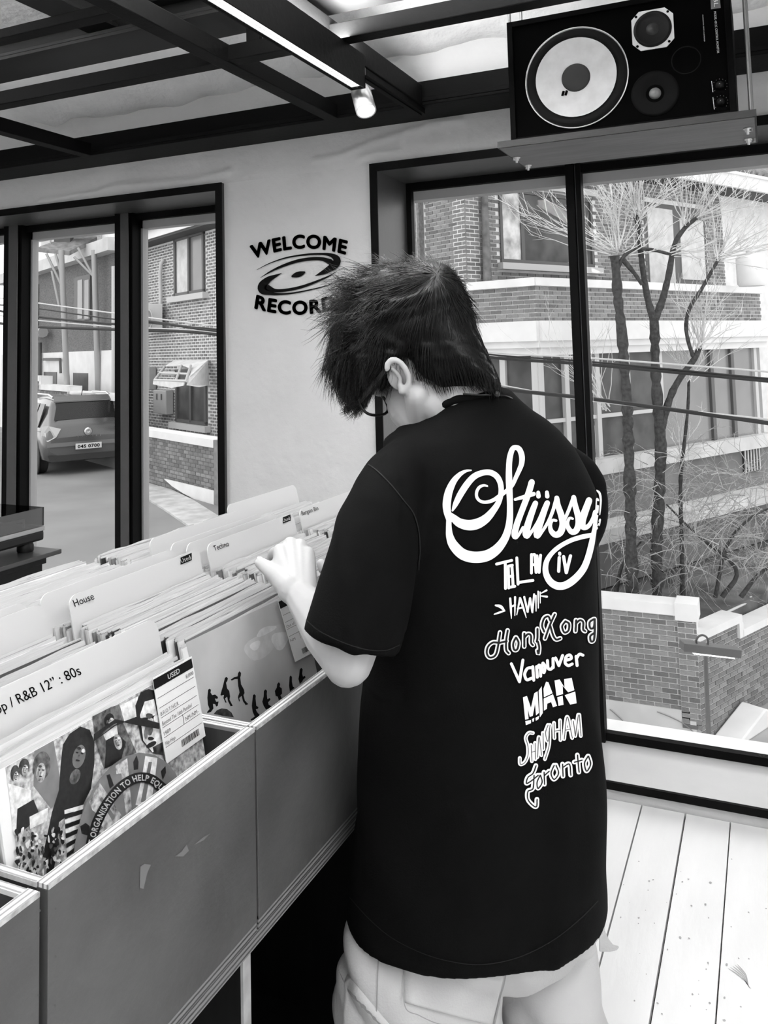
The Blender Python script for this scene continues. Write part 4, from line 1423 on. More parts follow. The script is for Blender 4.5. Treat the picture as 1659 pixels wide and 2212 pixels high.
q = MB(); slab(q, RC, E1, N1, h_sl - 0.1, h_sr + 0.15, h_zb - 0.17, h_zb - 0.06, -0.05, 0.12); q.build('window_sill', mat('pale_stone', 0.55), hr)
q = MB()
for a, b, c, d in ((h_sl - .03, h_sr + .03, h_zt, h_zt + .07), (h_sl - .03, h_sr + .03, h_zb - .06, h_zb + .01), (h_sl - .03, h_sl + .03, h_zb, h_zt), (h_sr - .03, h_sr + .03, h_zb, h_zt)):
    slab(q, RC, E1, N1, a, b, c, d, -0.03, 0.02)
sm = sz(RC, E1, N1, 1128, 500)[0]
slab(q, RC, E1, N1, sm - .04, sm + .04, h_zb, h_zt, -0.03, 0.015)
wf_ = q.build('window', frame_d, hr)
q = MB(); slab(q, RC, E1, N1, h_sl + .03, sm - .04, h_zb, h_zt, -0.02, -0.008); q.build('pane', mat('painted_glare', 0.50, 0.2, 0.5, var=0.75, scale=3.2, detail=6), wf_)  # left pane: reflected sky and branches painted in as mottled colour
q = MB(); slab(q, RC, E1, N1, sm + .04, h_sr - .03, h_zb, h_zt, -0.02, -0.008); q.build('pane', dark_glass, wf_)
q = MB()
slab(q, RC, E1, N1, d_sl - .1, d_sr + .1, 2.0, 4.25, -0.03, -0.005)
dr = q.build('balcony_door', frame_d, hr)
q = MB()
w_ = (d_sr - d_sl) / 2
slab(q, RC, E1, N1, d_sl, d_sl + w_ - .12, 2.3, 4.15, -0.005, 0.01); q.build('curtain', mat('pale_curtain', 0.62, 0.8, var=0.15, scale=5), dr)
q = MB(); slab(q, RC, E1, N1, d_sl + w_ + .12, d_sr, 2.75, 4.0, -0.005, 0.01); q.build('curtain', mat('pale_curtain', 0.62), dr)
# eave and roof
ez = sz(RC, E1, N1, 1500, 391, 0.65)[1]
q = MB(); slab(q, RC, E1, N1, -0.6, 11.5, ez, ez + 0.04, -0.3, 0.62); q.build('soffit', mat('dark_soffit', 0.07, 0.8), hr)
q = MB(); slab(q, RC, E1, N1, -0.6, 11.5, ez, ez + 0.26, 0.60, 0.70); slab(q, RC, E1, N1, -0.6, 11.5, ez + 0.26, ez + 0.32, 0.60, 0.76); q.build('fascia', white_r, hr)
q = MB()
P = np.array([RC[0], RC[1], 0.0])
for i in range(46):
    s = -0.6 + i * 0.26
    a = P + E1 * (s + 0.13) + N1 * 0.72 + UP * (ez + 0.36)
    b = P + E1 * (s + 0.13) - N1 * 2.5 + UP * (ez + 1.9)
    q.tube([a, b], 0.085, 6)
tag(q.build('roof_tiles', mat('roof_tile', 0.22, 0.8, var=0.3, scale=8), hr), kind='stuff')
# bay with coping, brick band, white cornice, glazed front
BC = B(1155, 601, 12.8)
bl = B(1011, 610, 13.55)
EB = nrm(np.array([BC[0] - bl[0], BC[1] - bl[1], 0]))
LB = float(np.linalg.norm((BC - bl)[:2]))
NB = np.array([EB[1], -EB[0], 0])
zc1 = 1.5 + (745.6 - 600) / FOC * 12.8
zc0 = 1.5 + (745.6 - 618) / FOC * 12.8
zb0 = 1.5 + (745.6 - 694) / FOC * 12.8
zf0 = 1.5 + (745.6 - 760) / FOC * 12.8
LR = sz(BC, E1, N1, 1642, 640)[0]
q = MB()
for P0, e, n, a, b in ((bl, EB, NB, 0.0, LB + 0.02), (BC, E1, N1, -0.02, LR + 0.03)):
    slab(q, P0, e, n, a, b, zc0, zc1, -0.25, 0.05)
q.build('balcony_coping', white_r, hr)
q = MB()
slab(q, bl, EB, NB, 0, LB, zb0, zc0, -0.25, -0.012); slab(q, BC, E1, N1, 0, LR, zb0, zc0, -0.25, -0.012)
bw = q.build('balcony_wall', mortar_m, hr)
brick_face(bw, bl, EB, NB, 0, LB, zb0, zc0, keep=120, seed=6)
brick_face(bw, BC, E1, N1, 0, LR, zb0, zc0, keep=180, seed=7)
q = MB()
for P0, e, n, a, b in ((bl, EB, NB, -0.1, LB + 0.08), (BC, E1, N1, -0.05, LR + 0.1)):
    slab(q, P0, e, n, a, b, zf0 + 0.16, zb0, -0.3, 0.16); slab(q, P0, e, n, a, b, zf0 + 0.06, zf0 + 0.16, -0.3, 0.10); slab(q, P0, e, n, a, b, zf0 - 0.06, zf0 + 0.06, -0.3, 0.03)
q.build('cornice', white_r, hr)
zg1 = zf0 - 0.06
zg0 = sz(BC, E1, N1, 1442, 968)[1]
posts = [sz(BC, E1, N1, p, 860)[0] for p in (1170, 1230, 1297, 1363, 1434, 1545, 1590, 1640)]
q = MB()
slab(q, BC, E1, N1, 0, LR, zg0, zg1, -0.12, -0.10)
slab(q, bl, EB, NB, 0, LB, zg0, zg1, -0.12, -0.10)
sun = q.build('glazed_front', dark_glass, hr)
q = MB(); slab(q, BC, E1, N1, posts[4], LR, zg0, zg1, -0.10, -0.085); q.build('curtained_panes', grey_glass, hr)
for i, s in enumerate(posts):
    q = MB(); slab(q, BC, E1, N1, s - 0.05, s + 0.05, zg0, zg1, -0.1, -0.03); q.build('window_post', frame_w if i < 5 or i == 7 else frame_d, sun)
q = MB(); slab(q, BC, E1, N1, 0, 0.14, zg0, zg1, -0.1, -0.02); slab(q, bl, EB, NB, LB - .13, LB, zg0, zg1, -0.1, -0.02); slab(q, bl, EB, NB, LB * .42, LB * .5, zg0, zg1, -0.1, -0.04); q.build('corner_post', frame_w, sun)
q = MB(); slab(q, BC, E1, N1, posts[0], posts[4], zg0 + .62, zg0 + .68, -0.1, -0.05); q.build('transom', frame_w, sun)
q = MB(); slab(q, BC, E1, N1, -0.05, LR + 0.1, zg0 - 0.24, zg0, -0.2, 0.10); q.build('sill_band', stain_m, hr)
q = MB(); slab(q, BC, E1, N1, 0, LR, -2.3, zg0 - 0.24, -0.2, 0.0); slab(q, bl, EB, NB, 0, LB, -2.3, zg0, -0.2, 0.0); q.build('lower_wall', mat('dark_render', 0.17, 0.8, var=0.25, scale=2), hr)
q = MB(); slab(q, BC, E1, N1, 0.4, LR + 0.8, zg0 - 1.15, zg0 - 0.95, 0.0, 0.5); q.build('terrace_edge', stain_m, hr)
gs, gz = sz(BC, E1, N1, 1622, 990)
q = MB()
slab(q, BC, E1, N1, gs - .3, gs + .3, gz - .25, gz + .25, 0.0, 0.03)
gr_ = q.build('vent_grille', mat('grille_black', 0.03, 0.6), hr)
for i in range(6):
    q = MB(); slab(q, BC, E1, N1, gs - .28 + i * .1, gs - .25 + i * .1, gz - .23, gz + .23, 0.03, 0.05); q.build('bar', frame_w, gr_)

# ---- neighbouring house and tank at the right edge
nb = thing('neighbour_house', 'pale banded house beyond the balcony at the right edge of the photo', 'house', B(1640, 700, 24))
npx = lambda x, y, d: B(x, y, d)
c0 = B(1700, 700, 24)
q = MB()
nbP = B(1556, 640, 22.5)
slab(q, nbP, E1, N1, 0, 9, -2.4, 6.5, -3, 0); q.build('wall', mat('grey_render', 0.36, 0.8, var=0.1), nb)
for z0_, z1_ in ((2.1, 2.55), (3.3, 3.75), (4.4, 4.7), (5.0, 5.3)):
    q = MB(); slab(q, nbP, E1, N1, -0.1, 9, z0_, z1_, -3, 0.25); q.build('white_band', white_r, nb)
tk = thing('water_tank', 'rounded white plastic water tank on the balcony at the right edge', 'tank', B(1625, 612, 15.6))
a, b = B(1624, 618, 15.6), B(1624, 546, 15.6)
MB().lathe(a, UP, [(0.22, 0), (0.25, 0.05), (0.25, 0.5), (0.22, 0.58), (0.08, 0.62), (0.0, 0.63)], 24).build('tank_body', white_r, tk)
MB().lathe(a + UP * 0.61, UP, [(0.07, 0), (0.07, 0.04), (0.0, 0.045)], 16).build('tank_lid', frame_w, tk)

# ---- brick yard wall facing the shop, its pier and concrete footing
WP = np.array([-2.6, 12.0, 0])
EX, NX = np.array([1.0, 0, 0]), np.array([0, -1.0, 0])
cs = at(1, 12.0, 1507, 1400)[0] + 2.6
yw = thing('yard_wall', 'low brick yard wall with pale coping and concrete foot below the right window', 'wall', (-1.6, 12.0, -3.85))
zt = at(1, 12.0, 1400, 1299)[2]
ps = at(1, 12.0, 1462, 1320)[0] + 2.6
q = MB(); slab(q, WP, EX, NX, -1.5, cs - 0.02, -3.4, zt - 0.13, -0.25, -0.012); slab(q, WP, EX, NX, ps, cs, -3.4, zt - 0.16, -0.25, 0.02)
yc = q.build('wall_core', mortar_m, yw)
zbt = at(1, 12.0, 1320, 1500)[2]
brick_face(yc, WP, EX, NX, 0.0, ps, zbt - 0.08, zt - 0.13, keep=230, view=(1295, 1470, 1280, 1600), seed=8)
brick_face(yc, WP + NX * 0.032, EX, NX, ps + 0.004, cs, zbt - 0.28, zt - 0.18, keep=60, seed=9)
q = MB(); slab(q, WP, EX, NX, -1.5, ps - 0.01, zt - 0.14, zt, -0.3, 0.04); q.build('coping', white_r, yw)
q = MB(); slab(q, WP, EX, NX, ps - 0.02, cs + 0.03, zt - 0.19, zt + 0.03, -0.3, 0.07); q.build('pier_cap', white_r, yw)
q = MB(); slab(q, WP, EX, NX, -1.5, ps + 0.1, -3.9, zbt - 0.07, -0.3, 0.02); slab(q, WP, EX, NX, ps + 0.1, cs - 0.06, -3.9, zbt - 0.18, -0.3, 0.035)
q.build('concrete_foot', stain_m, yw)
q = MB()
for pts in ([(1318, 1533), (1330, 1543), (1345, 1557)], [(1420, 1538), (1450, 1550), (1480, 1566), (1505, 1588)]):
    ribbon(q, [(*p, 2.2) for p in pts], lambda x, y: at(1, 12.0 - 0.042, x, y), step=4)
q.build('crack', mat('crack_grey', 0.25, 0.9), yw, fix=False)
dp = at(1, 12.0 - 0.03, 1345, 1570)
MB().lathe(dp, NX, [(0.022, -0.01), (0.026, 0.0), (0.026, 0.03), (0.016, 0.03), (0.015, 0.0)], 14).build('drain_pipe', mat('drain_grey', 0.12, 0.6), yw)

# ---- stepped garden wall running up the alley
CP = np.array([WP[0] + cs, 12.0, 0])
aw = thing('alley_wall', 'brick garden wall with a stepped white coping climbing along the alley', 'wall', (CP[0], CP[1], -3.85))
za = sz(CP, E3, N3, 1560, 1343)[1]
sA = sz(CP, E3, N3, 1598, 1340)[0]
zbw = sz(CP, E3, N3, 1630, 1344)[1]
q = MB(); slab(q, CP, E3, N3, 0, sA, -3.9, za - 0.1, -0.22, -0.012); slab(q, CP, E3, N3, sA, 7, -3.9, zbw - 0.1, -0.22, -0.012)
ac = q.build('wall_core', mortar_m, aw)
brick_face(ac, CP, E3, N3, 0, sA, -3.86, za - 0.1, keep=150, view=(1490, 1659, 1300, 1700), seed=10)
brick_face(ac, CP, E3, N3, sA, 3.2, -3.86, zbw - 0.1, keep=150, view=(1490, 1670, 1300, 1700), seed=11)
q = MB(); slab(q, CP, E3, N3, -0.02, sA, za - 0.1, za, -0.26, 0.04); q.build('coping', white_r, aw)
q = MB(); slab(q, CP, E3, N3, sA, 7, zbw - 0.1, zbw + 0.0, -0.26, 0.04); slab(q, CP, E3, N3, sA - 0.09, sA + 0.02, zbw - 0.1, za - 0.1, -0.2, 0.04); q.build('coping_step', white_r, aw)
hrl = thing('handrail', 'thin white pipe handrail above the stepped alley wall', 'rail', B(1560, 1330, 11.9))
MB().tube([B(1505, 1368, 11.4), B(1512, 1352, 11.45), B(1519, 1347, 11.5), B(1615, 1301, 12.6), B(1622, 1290, 12.7), B(1632, 1296, 12.8), B(1662, 1281, 13.2)], 0.018, 8).build('pipe', frame_w, hrl)
for p in ((1620, 1345, 12.7), (1645, 1332, 13.0)):
    MB().tube([B(p[0], p[1], p[2]), B(p[0] + 1, p[1] - 42, p[2])], 0.014, 6).build('post', frame_w, hrl)
blk = MB()
P = np.array([CP[0], CP[1], 0])
f_ = lambda s, z, d: P + E3 * s + N3 * d + UP * z
blk.prism([f_(.22, -3.67, 0.03), f_(.26, -3.63, 0.03), f_(1.0, -3.42, 0.03), f_(1.1, -3.46, .03), f_(1.1, -3.67, 0.03)], N3 * 0.34)
tag(blk.build('concrete_block', white_r, bevel=0.02), 'pale wedge-shaped concrete block at the foot of the alley wall', 'block')


# ---- bare trees in the yard
bark = mat('dark_bark', 0.06, 0.9, 0.15, var=0.4, scale=22, bump=0.3, bscale=60)
twig_m = mat('pale_twig', 0.62, 0.8, 0.2, var=0.25, scale=3)


def limb(pts, r0, r1, d, wob=0.0, seed=0):
    S = spline([(x, y, d + (dd if len(t) else 0)) for (x, y, *t), dd in zip(pts, [t[2] if len(t) > 2 else 0 for t in pts])], 14)
    rr = random.Random(seed)
    P = [B(*q) for q in S]
    n = len(P)
    return P, [(r0 + (r1 - r0) * i / (n - 1)) * (1 + wob * rr.uniform(-1, 1)) for i in range(n)]


def whip(mb, p, dirv, L, r, rr, depth=0, droop=0.0, mi=0):
    """a thin shoot with side shoots, grown from p"""
    n = 6
    pts = [np.array(p)]
    d = nrm(dirv)
    kids = []
    for i in range(n):
        d = nrm(d + np.array([rr.uniform(-.16, .16), rr.uniform(-.16, .16), rr.uniform(-.10, .13) - droop * i / n]))
        pts.append(pts[-1] + d * L / n)
        if depth < 2 and i >= 1 and rr.random() < (0.62 if depth == 0 else 0.4):
            kids.append((pts[-1], nrm(d + np.array([rr.uniform(-.8, .8), rr.uniform(-.6, .6), rr.uniform(-.3, .6)])), L * rr.uniform(.3, .55), r * 0.6))
    mb.tube(pts, [r * (1 - 0.75 * i / n) for i in range(n + 1)], 4, mi, False)
    for k in kids:
        whip(mb, *k, rr, depth + 1, droop, mi)


def tree(label, limbs, sprouts, d, seed):
    base = B(*limbs[0][0][0][:2], d)
    t = thing('bare_tree', label, 'tree', base, 'bare trees in the yard')
    for i, (pts, r0, r1) in enumerate(limbs):
        P_, R_ = limb(pts, r0, r1, d, 0.22 if i == 0 else 0.12, seed + i)
        MB().tube(P_, R_, 9).build('trunk' if i == 0 else 'branch', bark, t)
    rr = random.Random(seed)
    tw = MB()
    for (x, y, n, L, ang, spread) in sprouts:
        for _ in range(int(n * 1.9)):
            a = math.radians(ang + rr.uniform(-spread, spread))
            dv = ROWS[0] * math.cos(a) + np.array([0, 0, 1]) * math.sin(a) + ROWS[2] * rr.uniform(-.35, .35)
            p = B(x + rr.uniform(-9, 9), y + rr.uniform(-9, 9), d + rr.uniform(-.1, .1))
            whip(tw, p, dv, L * rr.uniform(.55, 1.15), rr.uniform(.006, .011), rr)
    tag(tw.build('twigs', twig_m, t, fix=False), kind='stuff')
    return t


tree('bare pollarded tree with a knobbly trunk just right of the window mullion',
     [([(1366, 1300), (1363, 1180), (1360, 1050), (1357, 940), (1353, 850), (1347, 770), (1341, 700), (1334, 640), (1331, 590), (1327, 552)], 0.088, 0.062),
      ([(1335, 575), (1355, 545), (1378, 538), (1410, 540), (1450, 550)], 0.036, 0.02), ([(1345, 560), (1370, 590), (1387, 615)], 0.035, 0.025)],
     [(1330, 540, 7, 1.15, 118, 40), (1345, 530, 6, 1.0, 80, 35), (1322, 545, 5, 1.5, 150, 25), (1352, 548, 4, 0.7, 30, 30)], 12.0, 21)
tree('bare forked tree standing in front of the balcony, second from the mullion',
     [([(1420, 1300), (1418, 1180), (1424, 1060), (1427, 960), (1421, 880), (1416, 800), (1414, 720), (1412, 680)], 0.082, 0.066),
      ([(1412, 690), (1400, 650), (1391, 600), (1384, 545), (1380, 500), (1374, 465)], 0.052, 0.034), ([(1414, 690), (1430, 650), (1444, 595), (1452, 550), (1460, 520), (1480, 492), (1505, 470)], 0.056, 0.026),
      ([(1424, 940), (1447, 860), (1470, 815), (1500, 775), (1512, 748)], 0.058, 0.036), ([(1497, 770), (1486, 735), (1482, 700), (1490, 665), (1512, 630), (1535, 590), (1552, 560)], 0.03, 0.022)],
     [(1375, 462, 12, 1.25, 95, 55), (1388, 470, 5, 1.0, 60, 40), (1480, 490, 8, 0.95, 70, 50), (1508, 468, 8, 0.95, 50, 50), (1552, 556, 14, 0.95, 50, 70), (1512, 748, 12, 0.95, 75, 35), (1455, 545, 5, 0.6, 10, 40)], 12.1, 22)
tree('slim bare tree right of the forked tree, pale bark',
     [([(1475, 1300), (1472, 1160), (1470, 1040), (1478, 960), (1486, 880), (1488, 820)], 0.036, 0.02)],
     [(1488, 820, 6, 0.8, 85, 45), (1474, 980, 4, 0.6, 70, 60), (1310, 880, 6, 1.3, 110, 22)], 12.25, 23)

# tangled shrub with drooping shoots
sb = thing('bare_shrub', 'tangled leafless shrub with drooping shoots at the right edge of the yard', 'shrub', B(1560, 1290, 11.95))
tw = MB()
rr = random.Random(44)
for _ in range(230):
    x, y = rr.uniform(1400, 1700), rr.uniform(1010, 1240)
    a = rr.uniform(0, 2 * math.pi)
    dv = ROWS[0] * math.cos(a) * .9 + np.array([0, 0, 1]) * (0.15 + 0.6 * math.sin(a)) + ROWS[2] * rr.uniform(-.4, .4)
    whip(tw, B(x, y, rr.uniform(11.9, 12.8)), dv, rr.uniform(.35, .95), rr.uniform(.004, .009), rr, 0, 0.42)
for _ in range(70):
    x, y = rr.uniform(1295, 1420), rr.uniform(960, 1270)
    a = rr.uniform(0, 2 * math.pi)
    dv = ROWS[0] * math.cos(a) + np.array([0, 0, 1]) * (0.2 + 0.6 * math.sin(a)) + ROWS[2] * rr.uniform(-.4, .4)
    whip(tw, B(x, y, rr.uniform(11.9, 12.6)), dv, rr.uniform(.3, .7), rr.uniform(.004, .007), rr, 0, 0.35)
tag(tw.build('shoots', mat('shrub_twig', 0.40, 0.8, 0.2, var=0.4, scale=3), sb, fix=False), kind='stuff')
for pts in ([(1545, 1290), (1570, 1180), (1620, 1120), (1680, 1090)], [(1560, 1290), (1590, 1230), (1500, 1150), (1440, 1090)], [(1600, 1290), (1640, 1240), (1690, 1210)], [(1330, 1285), (1345, 1220), (1385, 1170)]):
    P_, R_ = limb(pts, 0.035, 0.012, 12.2)
    MB().tube(P_, R_, 6).build('stem', bark, sb)

# ---- overhead cables crossing both windows
cab_m = mat('cable_black', 0.02, 0.5, 0.4)
cab_w = mat('cable_pale', 0.55, 0.5, 0.4)
CAB = [
    ('thick black telephone cable, lowest of the bundle across both windows', [(-60, 690, 11), (62, 705, 10.5), (250, 712, 9.6), (480, 724, 8.7), (800, 790, 7.9), (1070, 838, 7.4), (1280, 862, 7.0), (1659, 914, 6.4), (1800, 940, 6.2)], 0.017, cab_m),
    ('pale cable lashed along the lowest black cable', [(-60, 672, 11), (62, 690, 10.5), (250, 706, 9.6), (480, 720, 8.7), (800, 782, 7.9), (1080, 832, 7.4), (1280, 866, 7.0), (1659, 906, 6.4), (1800, 926, 6.2)], 0.008, cab_w),
    ('black cable second from the bottom of the bundle', [(-60, 660, 11), (62, 682, 10.5), (250, 700, 9.6), (300, 692, 9.4), (480, 716, 8.7), (800, 742, 7.9), (1070, 773, 7.4), (1280, 788, 7.0), (1659, 823, 6.4), (1800, 836, 6.2)], 0.014, cab_m),
    ('thin black cable just above the middle of the bundle', [(-60, 655, 11), (62, 664, 10.5), (250, 690, 9.6), (480, 712, 8.7), (800, 735, 7.9), (1070, 767, 7.4), (1280, 782, 7.0), (1659, 818, 6.4), (1800, 830, 6.2)], 0.008, cab_m),
    ('pale top cable crossing above the black bundle', [(-60, 636, 11), (62, 652, 10.5), (250, 677, 9.6), (480, 705, 8.7), (800, 735, 7.9), (1070, 762, 7.4), (1280, 774, 7.0), (1659, 803, 6.4), (1800, 815, 6.2)], 0.008, cab_w),
    ('pale cable high across the tree tops of the right window', [(1180, 380, 8.5), (1340, 361, 8.2), (1500, 354, 8.0), (1600, 350, 7.9), (1659, 342, 7.8), (1760, 330, 7.6)], 0.017, cab_w),
]
for lab, pts, r, mt_ in CAB:
    S = spline(pts, 30)
    tag(MB().tube([B(*p) for p in S], r, 7).build('overhead_cable', mt_), lab, 'cable', 'overhead cables across the windows')

# ---- T-shaped stand-in for a reflected lamp, and a dead leaf on the outer ledge
lp = thing('lamp_reflection', 'slim T-shaped stand-in for an indoor lamp reflected in the right window, underside glowing', 'lamp', B(1533, 1648, 3.72))
D_ = 3.62
MB().tube([B(1534, 1645, D_), B(1531, 1590, D_), B(1527, 1500, D_), B(1524, 1410, D_)], [0.012, 0.011, 0.010, 0.009], 10).build('pole', mat('lamp_grey', 0.10, 0.5), lp)
MB().bar(B(1472, 1394, D_), B(1596, 1409, D_), 0.06, 0.034).build('lamp_head', mat('lamp_grey', 0.10), lp, bevel=0.004)
MB().bar(B(1496, 1409, D_), B(1584, 1419, D_), 0.035, 0.006).build('lamp_strip', mat('reflected_glow', 0.9, 0.5, emit=1.4), lp)  # glow imitates the lit lamp mirrored in the glass
ring = [B(1517 + 13 * math.cos(a), 1386 + 14 * math.sin(a), D_) for a in np.linspace(math.pi * 0.75, math.pi * 2.15, 14)]
MB().tube(ring, 0.0045, 8).build('hook', mat('lamp_grey', 0.10), lp)
lf = MB()
c = at(2, 0.082, 1648, 1640)
for a in range(5):
    t = a * 1.26
    lf.tube([c, c + np.array([0.016 * math.cos(t), 0.006 * math.sin(t), 0.008 * math.sin(t) + 0.008])], [0.004, 0.0008], 5)
tag(lf.build('dead_leaf', mat('leaf_dark', 0.02, 0.8)), 'small dark dried leaf lying on the window frame at the right edge', 'leaf')

# ================================================================== through the left window
# ---- brick house with the torn awning
LN = B(473, 700, 17.8)
hl = thing('brick_house', 'brick house with two windows and a torn awning, seen through the left window', 'house', (LN[0], LN[1], -1.0))
sC = sz(LN, E2, N2, 311, 650)[0]
zE = sz(LN, E2, N2, 440, 480, 0.45)[1] - 0.1
q = MB(); slab(q, LN, E2, N2, -2.5, sC, -1.2, zE + 0.09, -0.3, -0.012); slab(q, LN + E2 * sC, E1, E2, 0, 6, -1.2, zE + .2, -0.3, -0.0)
lwall = q.build('wall', mortar_m, hl)
u0, u1 = sz(LN, E2, N2, 440, 560)[0], sz(LN, E2, N2, 380, 560)[0]
uz1, uz0 = sz(LN, E2, N2, 410, 508)[1], sz(LN, E2, N2, 410, 634)[1]
l0, l1 = sz(LN, E2, N2, 445, 870)[0], sz(LN, E2, N2, 384, 870)[0]
lz1, lz0 = sz(LN, E2, N2, 415, 800)[1], sz(LN, E2, N2, 410, 912)[1]
brick_face(lwall, LN, E2, N2, -0.6, sC, -1.1, zE, holes=[(u0 - .1, u1 + .1, uz0 - .1, uz1 + .1), (l0 - .1, l1 + .1, lz0 - .05, lz1 + .05)], keep=300, view=(300, 482, 440, 930), seed=13, jz=0.028, js=0.055)
q = MB(); slab(q, LN, E2, N2, -2.5, sC + 0.5, zE + 0.1, zE + 0.28, -0.3, 0.45); slab(q, LN, E2, N2, -2.5, sC + 0.55, zE + 0.28, zE + 0.36, -0.3, 0.55); q.build('eave', white_r, hl)
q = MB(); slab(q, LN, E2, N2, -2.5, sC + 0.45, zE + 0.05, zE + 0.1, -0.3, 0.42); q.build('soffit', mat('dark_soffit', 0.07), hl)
for (a, b, z0_, z1_, up_) in ((u0, u1, uz0, uz1, True), (l0, l1, lz0, lz1, False)):
    q = MB()
    for c in ((a - .06, b + .06, z1_ - .06, z1_ + .02), (a - .06, b + .06, z0_ - .02, z0_ + .05), (a - .06, a + .02, z0_, z1_), (b - .02, b + .06, z0_, z1_), ((a + b) / 2 - .05, (a + b) / 2 + .03, z0_, z1_)):
        slab(q, LN, E2, N2, c[0], c[1], c[2], c[3], -0.05, 0.04)
    w = q.build('window', frame_d, hl)
    q = MB(); slab(q, LN, E2, N2, a, (a + b) / 2, z0_, z1_, -0.04, -0.01); q.build('pane', grey_glass if up_ else dark_glass, w)
    q = MB(); slab(q, LN, E2, N2, (a + b) / 2, b, z0_, z1_, -0.04, -0.008); q.build('pane', mat('pale_curtain', 0.62) if up_ else dark_glass, w)
    q = MB(); slab(q, LN, E2, N2, a - .22, b + .22, z0_ - .16, z0_ - .03, -0.05, 0.14); q.build('window_sill', mat('pale_stone', 0.55), hl)
    if up_:
        q = MB(); slab(q, LN, E2, N2, a - .18, b + .18, z1_ + .03, z1_ + .12, -0.05, 0.14); q.build('lintel', mat('pale_stone', 0.55), hl)
pw = lambda x, y, d=0.0: on_plane(np.array([LN[0], LN[1], 0]) + N2 * d, N2, x, y)
MB().tube([pw(346, 700, .08), pw(347, 640, .08), pw(346, 590, .08), pw(348, 570, .08), pw(353, 560, .04)], 0.045, 8).build('vent_pipe', frame_w, hl)
q = MB()
s_, z_ = sz(LN, E2, N2, 316, 686, 0.3)
slab(q, LN, E2, N2, s_ - .55, s_ + .5, z_ - .3, z_ + .3, 0.12, 0.5)
ac_ = q.build('air_conditioner', mat('unit_white', 0.7, 0.5), None, bevel=0.02)
tag(ac_, 'white air conditioner unit on the brick wall beside the left window mullion', 'air conditioner')
MB().lathe(pw(322, 690, 0.5), N2, [(0.24, 0), (0.24, .02), (0.2, .02), (0.19, 0.0)], 20).build('fan_ring', metal_g, ac_)
for lab, px_, py_, w_, h_ in (('small pale electricity meter box left of the torn awning', 325, 817, .3, .55), ('cluttered grey gas meter box under the torn awning', 353, 868, .75, .55)):
    s_, z_ = sz(LN, E2, N2, px_, py_, 0.1)
    q = MB(); slab(q, LN, E2, N2, s_ - w_ / 2, s_ + w_ / 2, z_ - h_ / 2, z_ + h_ / 2, 0.012, 0.2)
    o = tag(q.build('meter_box', metal_g, bevel=0.02), lab, 'box')
    for dx in (-.18, .18):
        q = MB(); slab(q, LN, E2, N2, s_ + dx * w_ - .03, s_ + dx * w_ + .03, z_ + h_ * .1, z_ + h_ * .35, 0.2, 0.215); q.build('dial', frame_d, o)
an = thing('awning', 'torn white fabric awning over the lower window of the brick house', 'awning', pw(400, 800, .1))
A = lambda x, y, d: pw(x, y, d)
q = MB()
q.prism([A(450, 779, .05), A(452, 832, .05), A(432, 836, .75), A(405, 832, 1.0), A(410, 812, .8)], N2 * 0.02); q.build('side_panel', mat('awning_white', 0.72, 0.7, var=0.1), an)
q = MB()
q.prism([A(450, 778, .05), A(378, 778, .05), A(356, 792, .4), A(395, 789, .35), A(415, 797, .4), A(412, 812, .8)], N2 * 0.02); q.build('top_fabric', mat('awning_white', 0.72), an)
q = MB()
q.prism([A(333, 822, 1.0), A(400, 826, 1.0), A(398, 833, 1.0), A(372, 838, 1.0), A(332, 830, 1.0)], N2 * 0.02); q.build('valance', mat('awning_white', 0.72), an)
q = MB()
for a_, b_ in (((356, 792, .4), (334, 821, 1.0)), ((392, 790, .35), (380, 822, 1.0)), ((412, 790, .4), (402, 822, 1.0)), ((334, 821, 1.0), (404, 823, 1.0)), ((345, 806, .7), (408, 808, .7))):
    q.tube([A(*a_), A(*b_)], 0.03, 6)
tag(q.build('frame_tubes', frame_w, an), kind='stuff')

# ---- low brick wall with white coping along the street
W3 = B(465, 965, 14.0)
lw3 = thing('street_wall', 'low brick wall with a white coping below the brick house, left window', 'wall', (W3[0], W3[1], -1.0))
z3 = sz(W3, E2, N2, 390, 938)[1]
s3 = sz(W3, E2, N2, 290, 960)[0]
q = MB(); slab(q, W3, E2, N2, -0.35, s3 + 0.1, -1.2, z3 - 0.12, -0.2, -0.012); c3 = q.build('wall_core', mat('dull_mortar', 0.25, 0.9), lw3)
brick_face(c3, W3, E2, N2, -0.33, s3, -1.05, z3 - 0.12, keep=300, view=(295, 490, 920, 1110), seed=15)
q = MB(); slab(q, W3, E2, N2, -0.02, s3 + 0.15, z3 - 0.13, z3, -0.25, 0.05); q.build('coping', white_r, lw3)
q = MB(); slab(q, W3, E2, N2, -0.45, -0.02, -1.1, z3 + 0.0, -0.25, 0.04); q.build('end_pier', mat('brick_1', 0.165), lw3)
q = MB()
p3 = lambda x, y: on_plane(np.array([W3[0], W3[1], 0]) + N2 * 0.02, N2, x, y)
q.prism([p3(357, 1034), p3(400, 1044), p3(465, 1060), p3(465, 1090), p3(440, 1086), p3(400, 1066), p3(375, 1050)], N2 * 0.03); q.build('render_patch', white_r, lw3)
kb = MB()
g = lambda x, y: at(2, -0.97, x, y)
pts = [g(298, 1030), g(298, 1068), g(350, 1100), g(430, 1155), g(475, 1120), g(420, 1085), g(350, 1050)]
kb.prism([p + UP * 0.03 for p in pts], -UP * 0.1)
struct(kb.build('kerb', mat('kerb_pale', 0.50, 0.8, var=0.25, scale=4)), 'pale broken concrete kerb strip between street and low brick wall')

